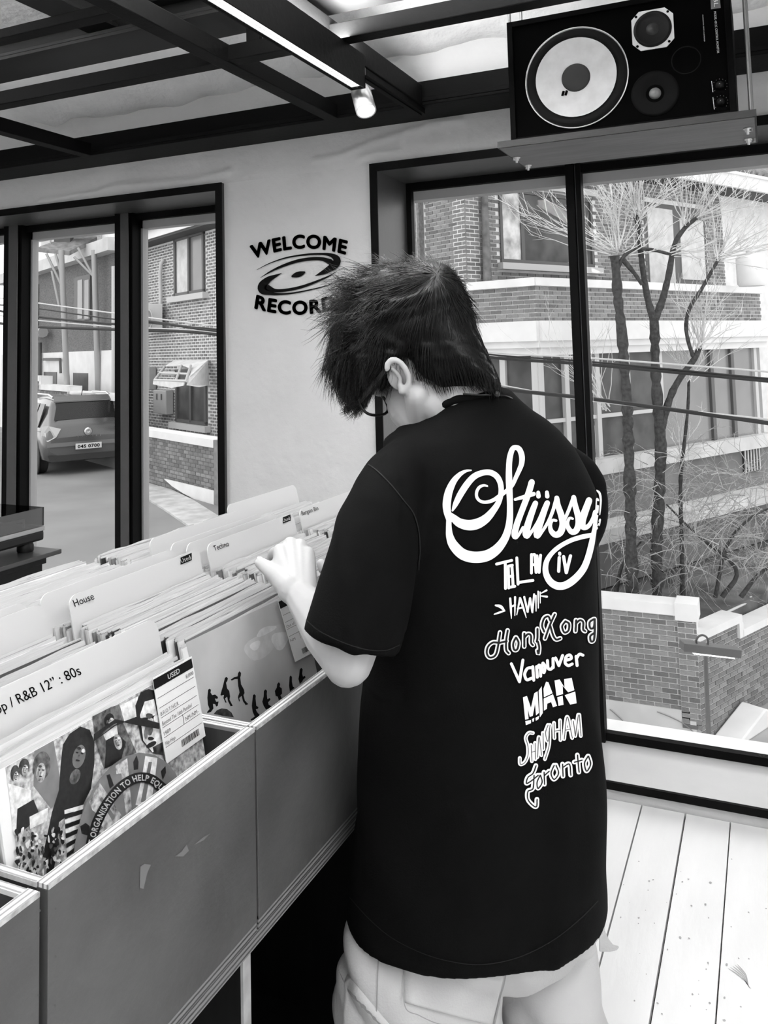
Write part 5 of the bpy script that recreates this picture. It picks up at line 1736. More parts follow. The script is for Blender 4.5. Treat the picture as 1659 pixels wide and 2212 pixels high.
# ---- house behind the car: white upper storey, brick wall, white base
B2 = B(180, 700, 24.0)
hb = thing('terrace_house', 'house with a white upper storey and dark brick wall behind the parked car', 'house', (B2[0], B2[1], -1.0))
zz = lambda y, x=180: sz(B2, E2, N2, x, y)[1]
zcor0, zcor1, zpl = zz(566), zz(548), zz(759)
q = MB(); slab(q, B2, E2, N2, -3, 9, zpl, zcor0, -0.3, 0); q.build('brick_wall', mat('far_brick', 0.15, 0.85, var=0.3, scale=10, stretch=(1, 1, 4)), hb)
q = MB(); slab(q, B2, E2, N2, -3, 9, zcor1 + .1, 9.5, -0.3, 0); q.build('upper_wall', white_r, hb)
q = MB(); slab(q, B2, E2, N2, -3, 9, zcor0, zcor1 + .1, -0.3, 0.35); q.build('cornice', stain_m, hb)
q = MB(); slab(q, B2, E2, N2, -3, 9, -1.0, zpl, -0.3, 0.12); q.build('plinth', white_r, hb)
for (x0, y0_, x1, y1_, mt_) in ((104, 803, 132, 830, dark_glass), (168, 805, 200, 844, dark_glass), (60, 802, 70, 814, dark_glass)):
    q = MB(); wbox(q, B2, E2, N2, x0, y0_, x1, y1_, 0.05, 0.135); q.build('window', mt_, hb)
q = MB(); wbox(q, B2, E2, N2, 164, 600, 198, 690, -0.02, 0.05); wv = q.build('window', frame_d, hb)
q = MB(); wbox(q, B2, E2, N2, 172, 606, 182, 688, 0.05, 0.06); q.build('pane', grey_glass, wv)
q = MB(); wbox(q, B2, E2, N2, 187, 606, 196, 688, 0.05, 0.06); q.build('pane', grey_glass, wv)
q = MB(); wbox(q, B2, E2, N2, 64, 620, 84, 712, -0.02, 0.05); q.build('window', dark_glass, hb)
pb_ = lambda x, y, d=0.1: on_plane(np.array([B2[0], B2[1], 0]) + N2 * d, N2, x, y)
MB().tube([pb_(247, 850, .2), pb_(247, 575, .2)], 0.07, 8).build('downpipe', frame_w, hb)
MB().tube([pb_(86, 815, .2), pb_(86, 740, .2)], 0.06, 8).tube([pb_(93, 776, .2), pb_(130, 776, .2), pb_(131, 806, .2)], 0.04, 8).build('waste_pipe', frame_d, hb)
MB().tube([pb_(62, 718, .3), pb_(93, 718, .3)], 0.16, 8).build('boiler_pipe', metal_g, hb)

# ---- steel platform on two posts
pf_ = thing('steel_platform', 'rusty steel landing on two tall posts above the parked car', 'platform', B(170, 845, 22.4))
dP = 22.4
a, b, c, d = B(82, 545, dP), B(168, 513, 23.5), B(218, 517, 23.2), B(206, 545, dP)
q = MB(); q.prism([B(81, 544, dP), B(168, 512, 23.6), B(218, 517, 23.4), B(150, 552, dP)], UP * 0.12); q.build('deck', mat('rust_grey', 0.22, 0.7, var=0.3), pf_)
for x0, x1, yb_ in ((132, 145, 832), (203, 212, 848)):
    MB().tube([B(x0, 540, dP), B((x0 + x1) / 2, 690, dP), B(x1, yb_, dP)], 0.075, 10).build('post', metal_g, pf_)
for a_, b_ in (((100, 548), (131, 612)), ((120, 548), (131, 590)), ((112, 585), (128, 660)), ((168, 535), (201, 595)), ((160, 555), (201, 596))):
    MB().tube([B(*a_, dP), B(*b_, dP)], 0.035, 6).build('brace', metal_g, pf_)
for a_, b_ in (((82, 500), (165, 476)), ((82, 500), (82, 543)), ((109, 494), (109, 543)), ((165, 476), (168, 512)), ((165, 476), (222, 484)), ((218, 484), (218, 517)), ((82, 522), (218, 497))):
    MB().tube([B(*a_, dP + .3), B(*b_, dP + .3)], 0.022, 6).build('rail', metal_g, pf_)
rr = random.Random(3)
for lab, x, y, w, h, mt_ in (('pale bundle lying on the steel landing, nearest its left end', 112, 528, .5, .3, white_r), ('dark bundle on the steel landing beside the pale bundle', 138, 510, .45, .5, frame_d), ('white board leaning on the steel landing rail at its right end', 190, 498, .9, .3, white_r)):
    p = B(x, y, 23.0)
    tag(MB().obox(p, ROWS[0] * w / 2, np.array([ROWS[2][0], ROWS[2][1], 0]) * .15, UP * h / 2).build('bundle', mt_, bevel=0.05), lab, 'bundle')

# ---- stepped wall behind the car
W4 = B(160, 846, 21.0)
w4 = thing('stepped_wall', 'brick garden wall with stepped white coping right behind the parked car', 'wall', (W4[0], W4[1], -1.0))
z4 = [sz(W4, E2, N2, x, y)[1] for x, y in ((76, 812), (120, 832), (200, 848))]
s4 = [sz(W4, E2, N2, x, 840)[0] for x in (255, 153, 91, 20)]
q = MB()
for i in range(3):
    slab(q, W4, E2, N2, s4[i], s4[i + 1], -1.0, z4[2 - i] - 0.13, -0.2, -0.01)
c4 = q.build('wall_core', mat('dull_mortar', 0.25), w4)
for i in range(3):
    brick_face(c4, W4, E2, N2, s4[i], s4[i + 1], 0.0, z4[2 - i] - 0.13, keep=70, view=(60, 256, 800, 900), seed=16 + i)
q = MB()
for i in range(3):
    slab(q, W4, E2, N2, s4[i] - 0.05, s4[i + 1] + (0.05 if i < 2 else 0), z4[2 - i] - 0.14, z4[2 - i], -0.25, 0.06)
    if i < 2:
        slab(q, W4, E2, N2, s4[i + 1] - 0.1, s4[i + 1] + 0.08, z4[2 - i] - 0.14, z4[1 - i], -0.25, 0.06)
q.build('coping', white_r, w4)

# ---- parked car
hd = math.radians(58)
CF = np.array([-math.sin(hd), math.cos(hd), 0]); CR = np.array([math.cos(hd), math.sin(hd), 0])
wl_ = at(2, -0.97, 80, 1022)
CO = wl_ + CR * 0.86 - CF * 0.78
CO[2] = -0.97
car = thing('car', 'dark grey compact SUV parked with its rear towards the left window', 'car', CO)
W = lambda x, y, z: CO + CR * x + CF * y + UP * z
paint = mat('car_paint', 0.065, 0.25, 0.6, coat=0.7)
cglass = mat('car_glass', 0.012, 0.12, 0.35)
ctrim = mat('car_trim', 0.025, 0.5)
crome = mat('car_chrome', 0.65, 0.2, 0.6, metal=0.8)
secs = [  # y, z bottom, belt half-width, belt z, roof half-width, roof z
    (-0.02, 0.42, 0.78, 0.62, 0.74, 0.78), (0.0, 0.34, 0.84, 0.66, 0.76, 0.98), (0.06, 0.28, 0.88, 0.72, 0.76, 1.06), (0.16, 0.26, 0.90, 0.80, 0.70, 1.14), (0.38, 0.25, 0.90, 0.90, 0.62, 1.52),
    (0.62, 0.25, 0.90, 0.92, 0.60, 1.585), (1.3, 0.25, 0.90, 0.93, 0.60, 1.62), (2.1, 0.25, 0.90, 0.92, 0.59, 1.58), (2.6, 0.25, 0.90, 0.92, 0.58, 1.46), (3.1, 0.25, 0.90, 0.92, 0.70, 1.04), (3.9, 0.28, 0.86, 0.80, 0.66, 0.92), (4.15, 0.35, 0.78, 0.66, 0.6, 0.74)]
rings = []
for y, zb_, hb_, zbelt, hr_, zr in secs:
    half = [(0.0, zb_), (hb_ * 0.8, zb_), (hb_ * 0.97, zb_ + 0.08), (hb_, zb_ + (zbelt - zb_) * .5), (hb_ * 0.985, zbelt), (hr_ + (hb_ - hr_) * .35, zbelt + (zr - zbelt) * .55), (hr_ + 0.02, zr - 0.06), (hr_ * 0.8, zr), (0.0, zr + 0.015)]
    ring_ = [W(x, y, z) for x, z in half] + [W(-x, y, z) for x, z in half[-2:0:-1]]
    rings.append(ring_)
bdy = MB().loft(rings).build('body', paint, car)
for s in (-1, 1):
    for y in (0.78, 3.35):
        wlm = MB().lathe(W(s * 0.88, y, 0.33), CR * s, [(0.22, -0.20), (0.32, -0.19), (0.335, -0.15), (0.335, -0.03), (0.31, 0.0), (0.23, 0.005), (0.22, -0.01)], 28)
        wo = wlm.build('wheel', mat('tyre', 0.02, 0.8), car)
        rim = MB().lathe(W(s * 0.88, y, 0.33), CR * s, [(0.22, -0.02), (0.225, 0.004), (0.20, 0.0), (0.19, -0.02), (0.0, -0.02)], 24)
        for k in range(5):
            a_ = k * 2 * math.pi / 5
            dv = CF * math.cos(a_) + UP * math.sin(a_)
            rim.bar(W(s * 0.878, y, 0.33) + dv * 0.03, W(s * 0.878, y, 0.33) + dv * 0.2, 0.05, 0.03, CR)
        rim.build('rim', crome, wo)
        MB().lathe(W(s * 0.872, y, 0.33), CR * s, [(0.37, 0.0), (0.41, 0.01), (0.41, 0.035), (0.37, 0.035)], 28).build('wheel_arch', ctrim, car)
n_ = nrm(np.cross(CR, W(0, .38, 1.52) - W(0, .16, 1.14)))
n_ = n_ if np.dot(n_, CF) < 0 else -n_
rw = MB().prism([W(-.66, .165, 1.13) + n_ * .012, W(.66, .165, 1.13) + n_ * .012, W(.56, .35, 1.47) + n_ * .012, W(-.56, .35, 1.47) + n_ * .012], n_ * 0.012)
rw.build('rear_window', cglass, car)
MB().prism([W(-.62, .33, 1.50), W(.62, .33, 1.50), W(.60, .5, 1.60), W(-.60, .5, 1.60)], UP * 0.025).build('roof_spoiler', paint, car)
for s in (-1, 1):
    sw_ = MB()
    for y0_, y1_ in ((0.55, 1.15), (1.22, 2.05), (2.1, 2.55)):
        z1_ = 1.46 if y0_ < 2 else 1.36
        sw_.prism([W(s * .868, y0_ + (.08 if y0_ < 1 else 0), 0.98), W(s * .868, y1_, 0.98), W(s * .70, y1_ - .04, z1_), W(s * .70, y0_ + (.16 if y0_ < 1 else 0), z1_)], CR * s * 0.02)
    sw_.build('side_windows', cglass, car)
    MB().tube([W(s * .60, .5, 1.60), W(s * .62, .8, 1.655), W(s * .62, 1.9, 1.645), W(s * .60, 2.2, 1.59)], 0.024, 8).build('roof_rail', crome, car)
    tl = MB().prism([W(s * .56, -.012, 0.97), W(s * .80, .03, 1.04), W(s * .885, .22, 1.02), W(s * .90, .26, 0.80), W(s * .82, .0, 0.72), W(s * .66, -.03, 0.80)], -CF * 0.03)
    tl.build('tail_light', mat('tail_light', 0.55, 0.2, 0.6), car)
    MB().prism([W(s * .88, .4, 0.90), W(s * .90, 2.9, 0.93), W(s * .90, 2.9, 0.945), W(s * .88, .4, 0.915)], CR * s * .02).build('belt_trim', crome, car)
MB().prism([W(-.74, -.045, .30), W(.74, -.045, .30), W(.82, -.035, .42), W(-.82, -.035, .42)], CF * 0.1).build('lower_bumper', ctrim, car)
MB().prism([W(-.84, -.03, .60), W(.84, -.03, .60), W(.86, -.02, .68), W(-.86, -.02, .68)], -CF * 0.03).build('bumper_ledge', paint, car)
pl_ = MB().prism([W(-.27, -.062, .52), W(.27, -.062, .52), W(.27, -.058, .64), W(-.27, -.058, .64)], -CF * 0.012).build('number_plate', mat('plate_white', 0.7, 0.5), car)
m2 = MB(); v, f = text_outline('04S 0700', 0.03, 2); w0, w1_ = v[:, 0].min(), v[:, 0].max()
m2.add([W(-.23 + .46 * (x - w0) / (w1_ - w0), -.0765, .545 + y / .73 * .07) for x, y in v], f); m2.build('lettering', black_print, pl_, fix=False)
MB().lathe(W(0, -.03, .88), -CF, [(0.085, 0), (0.085, .012), (0.06, .02), (0.02, .012), (0, .012)], 20).build('emblem', crome, car)
m2 = MB(); v, f = text_outline('T I V O L I', 0.02, 2); w0, w1_ = v[:, 0].min(), v[:, 0].max()
m2.add([W(-.24 + .5 * (x - w0) / (w1_ - w0), -.028, .765 + y / .73 * .035) for x, y in v], f); m2.build('tailgate_lettering', crome, car, fix=False)
MB().tube([W(0.05, .75, 1.60), W(0.05, .62, 1.76)], 0.008, 6).build('antenna', ctrim, car)
# ------------------------------------------------------------------ the customer
RH = np.array([0.9113, 0.4117, 0.0])
FH = np.array([-0.4117, 0.9113, 0.0])
ZU = np.array([0, 0, 1.0])
per = thing('person', 'person in a black printed T-shirt and pale cargo trousers leafing through the record crates', 'person', (-0.47, 1.31, 0.0))
skin = mat('skin', 0.35, 0.5, 0.35, var=0.05, scale=12)
snt = skin.node_tree.nodes['Principled BSDF']
snt.inputs['Subsurface Weight'].default_value = 0.12
snt.inputs['Subsurface Radius'].default_value = (0.01, 0.01, 0.01)
shirt_m = mat('black_cotton', 0.0024, 0.85, 0.05, var=0.12, scale=30, bump=0.08, bscale=420)
hair_m = mat('black_hair', 0.0018, 0.42, 0.14)
pants_m = mat('pale_twill', 0.42, 0.75, 0.2, var=0.04, scale=5, bump=0.10, bscale=300)
seam_m = mat('twill_seam', 0.24, 0.8)

# head frame: turned well to the left of the view and bent down over the crates
yaw, pit = math.radians(36), math.radians(32)
HF = -math.sin(yaw) * math.cos(pit) * RH + math.cos(yaw) * math.cos(pit) * FH - math.sin(pit) * ZU
HU = -math.sin(yaw) * math.sin(pit) * RH + math.cos(yaw) * math.sin(pit) * FH + math.cos(pit) * ZU
HL = -math.cos(yaw) * RH - math.sin(yaw) * FH
EAR = B(858, 815, 1.295)
HC = EAR - 0.077 * HL
H = lambda f, l, u: HC + f * HF + l * HL + u * HU


def cap(mb, p, q, r0, r1, n=12, k=4):
    """rounded tapered limb from p to q"""
    p, q = np.asarray(p, float), np.asarray(q, float)
    d = q - p
    L = np.linalg.norm(d)
    d = d / L
    pts, rs = [], []
    for i in range(k + 1):
        a = math.pi / 2 * (1 - i / k)
        pts.append(p - d * r0 * math.sin(a)); rs.append(max(r0 * math.cos(a), r0 * 0.05))
    for i in range(k + 1):
        a = math.pi / 2 * i / k
        pts.append(q + d * r1 * math.sin(a)); rs.append(max(r1 * math.cos(a), r1 * 0.05))
    mb.tube(pts, rs, n)


def chain(mb, pts, rs):
    for i in range(len(pts) - 1):
        cap(mb, pts[i], pts[i + 1], rs[i], rs[i + 1])


bd = MB()
bd.ell(H(0.0, 0, 0.045), HL * 0.067, HF * 0.095, HU * 0.100, 24, 16)                   # skull
bd.ell(H(0.045, 0, -0.035), HL * 0.062, HF * 0.052, HU * 0.062, 20, 14)               # face
bd.ell(H(0.050, 0.030, -0.022), HL * 0.034, HF * 0.042, HU * 0.045, 16, 12)           # cheeks
bd.ell(H(0.050, -0.030, -0.022), HL * 0.034, HF * 0.042, HU * 0.045, 16, 12)
cap(bd, H(0.0, 0.052, -0.035), H(0.066, 0.018, -0.088), 0.022, 0.018)                  # jaw
cap(bd, H(0.0, -0.052, -0.035), H(0.066, -0.018, -0.088), 0.022, 0.018)
cap(bd, H(0.070, 0.012, -0.088), H(0.070, -0.012, -0.088), 0.020, 0.020)
cap(bd, H(0.092, 0, 0.012), H(0.112, 0, -0.026), 0.008, 0.013)                         # nose
cap(bd, H(0.100, 0.010, -0.030), H(0.100, -0.010, -0.030), 0.009, 0.009)
cap(bd, H(0.094, 0.018, -0.056), H(0.094, -0.018, -0.056), 0.006, 0.006)               # lips
cap(bd, H(0.091, 0.015, -0.065), H(0.091, -0.015, -0.065), 0.007, 0.007)
cap(bd, H(0.090, 0.050, 0.026), H(0.096, 0.014, 0.026), 0.008, 0.008)                  # brows
cap(bd, H(0.090, -0.050, 0.026), H(0.096, -0.014, 0.026), 0.008, 0.008)
for s in (-1, 1):
    bd.ell(H(0.083, s * 0.032, 0.006), HL * 0.014, HF * 0.012, HU * 0.010, 12, 8)
NB0 = B(1022, 905, 1.342)
chain(bd, [H(-0.012, 0, -0.01), (H(-0.022, 0, -0.055) * 0.6 + NB0 * 0.4), NB0, B(1020, 960, 1.345)], [0.054, 0.051, 0.054, 0.06])   # neck
cap(bd, H(0.0, 0.03, -0.05), B(975, 915, 1.305), 0.026, 0.03)
# ear
ep = lambda x, y, o=0.0: B(x, y, 1.279 + o)
helix = [(836, 797), (837, 786), (844, 778), (855, 777), (866, 784), (876, 797), (883, 813), (884, 826), (880, 836), (874, 843), (870, 847)]
for a_, b_ in zip(helix[:-1], helix[1:]):
    cap(bd, ep(*a_), ep(*b_), 0.0050, 0.0050, 8, 2)
cap(bd, ep(868, 846, .004), ep(869, 838, .004), 0.006, 0.006, 8, 2)
bd.ell(ep(858, 812, 0.0185), ROWS[0] * 0.017 + ROWS[1] * 0.005, ROWS[1] * 0.023, ROWS[2] * 0.006, 14, 10)
for a_, b_ in (((846, 795), (858, 806)), ((858, 806), (866, 818)), ((866, 818), (862, 834))):
    cap(bd, ep(*a_, .008), ep(*b_, .008), 0.0036, 0.0036, 8, 2)
# trunk and legs under the clothes
chain(bd, [B(1020, 960, 1.32), B(1035, 1120, 1.33), B(1040, 1400, 1.34), B(1030, 1750, 1.36), B(1020, 1900, 1.36)], [0.055, 0.095, 0.10, 0.105, 0.11])
SHL, SHR = B(872, 1020, 1.215), B(1225, 1045, 1.445)
cap(bd, B(1000, 1000, 1.33), SHL, 0.045, 0.036)
cap(bd, B(1050, 1000, 1.345), SHR, 0.045, 0.034)
ELB, WRI = B(752, 1425, 1.115), B(650, 1290, 1.262)
chain(bd, [SHL, (SHL + ELB) / 2, ELB], [0.038, 0.043, 0.034])
chain(bd, [ELB, ELB * 0.62 + WRI * 0.38 + ZU * 0.004, WRI], [0.0335, 0.0365, 0.0235])
cap(bd, B(664, 1300, 1.262), B(626, 1275, 1.27), 0.019, 0.019)
fv = nrm(WRI - ELB)
# left hand, back upwards, fingers bent down into the row of sleeves
KN = [B(606, 1192, 1.335), B(627, 1176, 1.352), B(647, 1180, 1.352), B(664, 1197, 1.338)]
wr = [B(630, 1275, 1.272), B(642, 1274, 1.270), B(653, 1276, 1.268), B(664, 1282, 1.264)]
for i, kx in enumerate(KN):
    cap(bd, wr[i], kx, 0.0165, 0.0125 if i else 0.0132)
    cap(bd, wr[i] + (kx - wr[i]) * 0.3 - ZU * 0.008, kx - ZU * 0.006, 0.014, 0.011)
FINGERS = [[(592, 1195, 1.366), (582, 1222, 1.388), (580, 1246, 1.395)], [(612, 1182, 1.392), (603, 1214, 1.416), (603, 1240, 1.418)],
           [(636, 1186, 1.392), (628, 1218, 1.412), (630, 1242, 1.410)], [(658, 1204, 1.370), (653, 1230, 1.386), (655, 1250, 1.384)]]
for kx, fg, r in zip(KN, FINGERS, (0.0098, 0.0098, 0.0094, 0.0085)):
    chain(bd, [kx] + [B(*p) for p in fg], [r * 1.15, r, r * 0.92, r * 0.82])
chain(bd, [B(622, 1268, 1.272), B(598, 1243, 1.296), B(578, 1227, 1.318), B(562, 1216, 1.336)], [0.0175, 0.0150, 0.0115, 0.0092])   # thumb
cap(bd, B(604, 1240, 1.300), KN[0], 0.012, 0.011)
# right arm, mostly hidden in front of the trunk
ELR, WRR = B(1010, 1345, 1.66), B(800, 1262, 1.55)
chain(bd, [SHR, (SHR + ELR) / 2, ELR], [0.034, 0.042, 0.034])
chain(bd, [ELR, ELR * 0.6 + WRR * 0.4, WRR], [0.034, 0.035, 0.024])
KR = [B(735, 1232, 1.53), B(742, 1220, 1.55), B(750, 1214, 1.565), B(760, 1216, 1.57)]
for i, kx in enumerate(KR):
    cap(bd, WRR, kx, 0.018, 0.012)
    d = np.array([-0.012, 0.012, -0.022])
    chain(bd, [kx, kx + d * 1.1 + FH * .012, kx + d * 2.1, kx + d * 2.7], [0.0105, 0.0095, 0.0088, 0.008])
chain(bd, [B(770, 1255, 1.535), B(730, 1240, 1.505), B(700, 1228, 1.49), B(694, 1218, 1.492)], [0.016, 0.0135, 0.011, 0.009])
# hips, legs, feet
HIP = B(1020, 1920, 1.36)
LEGL = HIP - RH * 0.085 - FH * 0.06
LEGR = HIP + RH * 0.085 + FH * 0.05
for lg, dv in ((LEGL, -0.02), (LEGR, 0.02)):
    hp = np.array([lg[0], lg[1], 0.68]); kn_ = np.array([lg[0], lg[1], 0.42]); an_ = np.array([lg[0], lg[1], 0.08])
    chain(bd, [HIP, hp, kn_, an_], [0.11, 0.085, 0.058, 0.042])
    toe = an_ + np.array([-0.93, 0.36, 0]) * 0.15 - ZU * 0.045
    chain(bd, [an_ - ZU * 0.03, toe], [0.035, 0.028])
body = bd.build('body', skin, per)
body_me = bake(body, [('REMESH', dict(mode='VOXEL', voxel_size=0.0026, use_smooth_shade=True)), ('SMOOTH', dict(factor=0.5, iterations=5))])
body_me.materials.clear(); body_me.materials.append(skin)
body_me.polygons.foreach_set('use_smooth', [True] * len(body_me.polygons))
for (lg) in (LEGL, LEGR):
    a0 = np.array([lg[0], lg[1], 0.0]); dv = np.array([-0.932, 0.362, 0]); sd = np.array([0.362, 0.932, 0])
    rings = []
    for t, w, h in ((-0.10, .030, .07), (-0.085, .042, .10), (0.0, .046, .105), (0.06, .048, .085), (0.13, .052, .062), (0.19, .044, .05), (0.215, .02, .035)):
        c = a0 + dv * t
        rings.append([c + sd * w * math.cos(a) + ZU * (h / 2 + 0.001 + h / 2 * math.sin(a)) for a in np.linspace(0, 2 * math.pi, 14, endpoint=False)])
    MB().loft(rings).build('shoe', mat('dark_shoe', 0.03, 0.6), per)
nl = MB()
for p, q in ((FINGERS[0][2], FINGERS[0][1]), ((562, 1216, 1.336), (578, 1227, 1.318))):
    a, b = B(*p), B(*q)
    d = nrm(a - b)
    nl.ell(a + d * 0.001 + ZU * 0.0072, d * 0.0055, nrm(np.cross(d, ZU)) * 0.0048, ZU * 0.0014, 10, 6)
nl.build('fingernails', mat('nail', 0.62, 0.3, 0.5), per)

# ---- T-shirt
LV = [  # y, left, right (pixels), depth of centre, half depth, shear
    (1948, 746, 1309, 1.350, 0.168, 0.05), (1900, 750, 1309, 1.348, 0.167, 0.05), (1850, 757, 1304, 1.346, 0.166, 0.06), (1780, 766, 1299, 1.344, 0.163, 0.07), (1700, 774, 1295, 1.342, 0.160, 0.09),
    (1600, 779, 1292, 1.338, 0.157, 0.12), (1500, 780, 1295, 1.334, 0.154, 0.15), (1400, 788, 1297, 1.330, 0.152, 0.18), (1300, 800, 1297, 1.325, 0.150, 0.22), (1200, 812, 1299, 1.320, 0.148, 0.26),
    (1130, 822, 1300, 1.318, 0.146, 0.30), (1070, 834, 1296, 1.318, 0.140, 0.34), (1020, 846, 1272, 1.320, 0.130, 0.36), (975, 832, 1246, 1.322, 0.118, 0.34), (940, 826, 1214, 1.324, 0.106, 0.30),
    (915, 866, 1184, 1.328, 0.092, 0.26), (893, 914, 1150, 1.332, 0.083, 0.20), (872, 944, 1126, 1.336, 0.075, 0.16), (854, 966, 1108, 1.340, 0.067, 0.12), (843, 980, 1100, 1.342, 0.062, 0.1)]
rings = []
NRG = 44
for y, l, r, d, b_, sh_ in LV:
    c = B((l + r) / 2, y, d)
    w = (r - l) / 2 * d / FOC
    ring_ = []
    for k in range(NRG):
        t = 2 * math.pi * k / NRG
        ct, st_ = math.cos(t), math.sin(t)
        ex = 0.86
        ct, st_ = math.copysign(abs(ct) ** ex, ct), math.copysign(abs(st_) ** ex, st_)
        ring_.append(c + RH * w * ct + FH * (b_ * st_ + sh_ * w * ct))
    rings.append(ring_)
tb = MB().loft(rings)


def sleeve(mb, path, rad):
    P = spline([(*p, r) for p, r in zip(path, rad)], 0.02)
    mb.tube([q[:3] for q in P], [q[3] for q in P], 24)


sleeve(tb, [B(905, 985, 1.25), B(858, 1035, 1.205), B(832, 1105, 1.172), B(806, 1200, 1.150), B(782, 1295, 1.135), B(758, 1390, 1.122)],
       [0.040, 0.049, 0.0545, 0.0605, 0.0645, 0.0655])
sleeve(tb, [B(1180, 990, 1.41), B(1248, 1030, 1.455), B(1262, 1075, 1.478), B(1225, 1160, 1.53), B(1150, 1270, 1.60)], [0.040, 0.0405, 0.044, 0.055, 0.062])
shirt = tb.build('shirt', shirt_m, per)
sme = bake(shirt, [('REMESH', dict(mode='VOXEL', voxel_size=0.0058, use_smooth_shade=True)), ('SMOOTH', dict(factor=0.5, iterations=8))])
sme.materials.clear(); sme.materials.append(shirt_m)
N = len(sme.vertices)
co = np.empty(N * 3); sme.vertices.foreach_get('co', co); co = co.reshape(-1, 3)
no = np.array([v.normal[:] for v in sme.vertices])
U_, V_, Z_ = co @ RH, co @ FH, co[:, 2]
fold = 0.0045 * np.sin(34 * U_ + 9 * V_ + 3.2 * np.sin(5.5 * Z_) + 2 * Z_) * np.clip((1.25 - Z_) / 0.5, 0.12, 1)
hemk = np.clip((Z_ - 0.60) / 0.16, 0.12, 1)
fold *= hemk
fold += hemk * np.where((U_ < 0.02) & (Z_ > 1.0), 0.35, 1.0) * 0.0030 * np.sin(23 * U_ - 27 * V_ + 14 * Z_ + 2.0 * np.sin(9 * Z_ + 3 * U_))
fold += 0.006 * np.exp(-((U_ - 0.335 + 0.22 * (Z_ - 0.75)) / 0.016) ** 2) * np.clip((1.15 - Z_) / 0.25, 0, 1)
fold += 0.005 * np.exp(-((U_ - 0.245 - 0.12 * (Z_ - 0.8)) / 0.02) ** 2) * np.clip((1.0 - Z_) / 0.2, 0, 1)
fold += 0.004 * np.exp(-((U_ + 0.055 + 0.10 * (Z_ - 1.2)) / 0.011) ** 2) * (V_ < 1.2)
co = co + no * fold[:, None]
sme.vertices.foreach_set('co', co.ravel()); sme.update()
sme.polygons.foreach_set('use_smooth', [True] * len(sme.polygons))


def caster(me):
    bm = bmesh.new(); bm.from_mesh(me)
    t = BVHTree.FromBMesh(bm)
    bm.free()

    def f(px, py, off=0.0012):
        d = Vector(ray(px, py)).normalized()
        h = t.ray_cast(Vector(ORI), d)
        if h[0] is None or h[1].dot(d) > -0.06:
            return None
        return np.array(h[0]) + np.array(h[1]) * off
    return f


on_shirt = caster(sme)
# seams and stitching, slightly lighter than the cloth
st_m = mat('black_stitch', 0.009, 0.8, 0.15)
for nm, pts, w in (('hem_stitching', [(757, 1938), (800, 1985), (850, 2026), (920, 2060), (990, 2078), (1050, 2081), (1120, 2066), (1190, 2032), (1250, 1985), (1290, 1945)], 1.8),
                   ('sleeve_stitching', [(664, 1340), (690, 1362), (730, 1382), (780, 1400), (830, 1404), (862, 1392)], 1.8),
                   ('sleeve_seam', [(768, 1018), (790, 1003), (815, 1018), (843, 1046), (870, 1080), (893, 1112), (904, 1160), (905, 1230)], 2.2)):
    q = MB(); ribbon(q, pts, lambda x, y: on_shirt(x, y, 0.0016), w, 8, 0, 2)
    q.build(nm, st_m, shirt, fix=False)
# ribbed collar band behind the neck
cb_ = [(930, 893, 1.335), (945, 880, 1.305), (958, 871, 1.288), (980, 860, 1.280), (1010, 856, 1.281), (1050, 857, 1.287), (1090, 861, 1.304), (1110, 868, 1.335), (1108, 874, 1.37), (1060, 880, 1.40), (1000, 890, 1.41), (950, 900, 1.39), (915, 906, 1.36)]
S = spline(cb_, 10)
MB().tube([B(x, y + 5, d - 0.006) for x, y, d in S], 0.0075, 10).build('collar', mat('black_rib', 0.003, 0.85, 0.06), shirt)

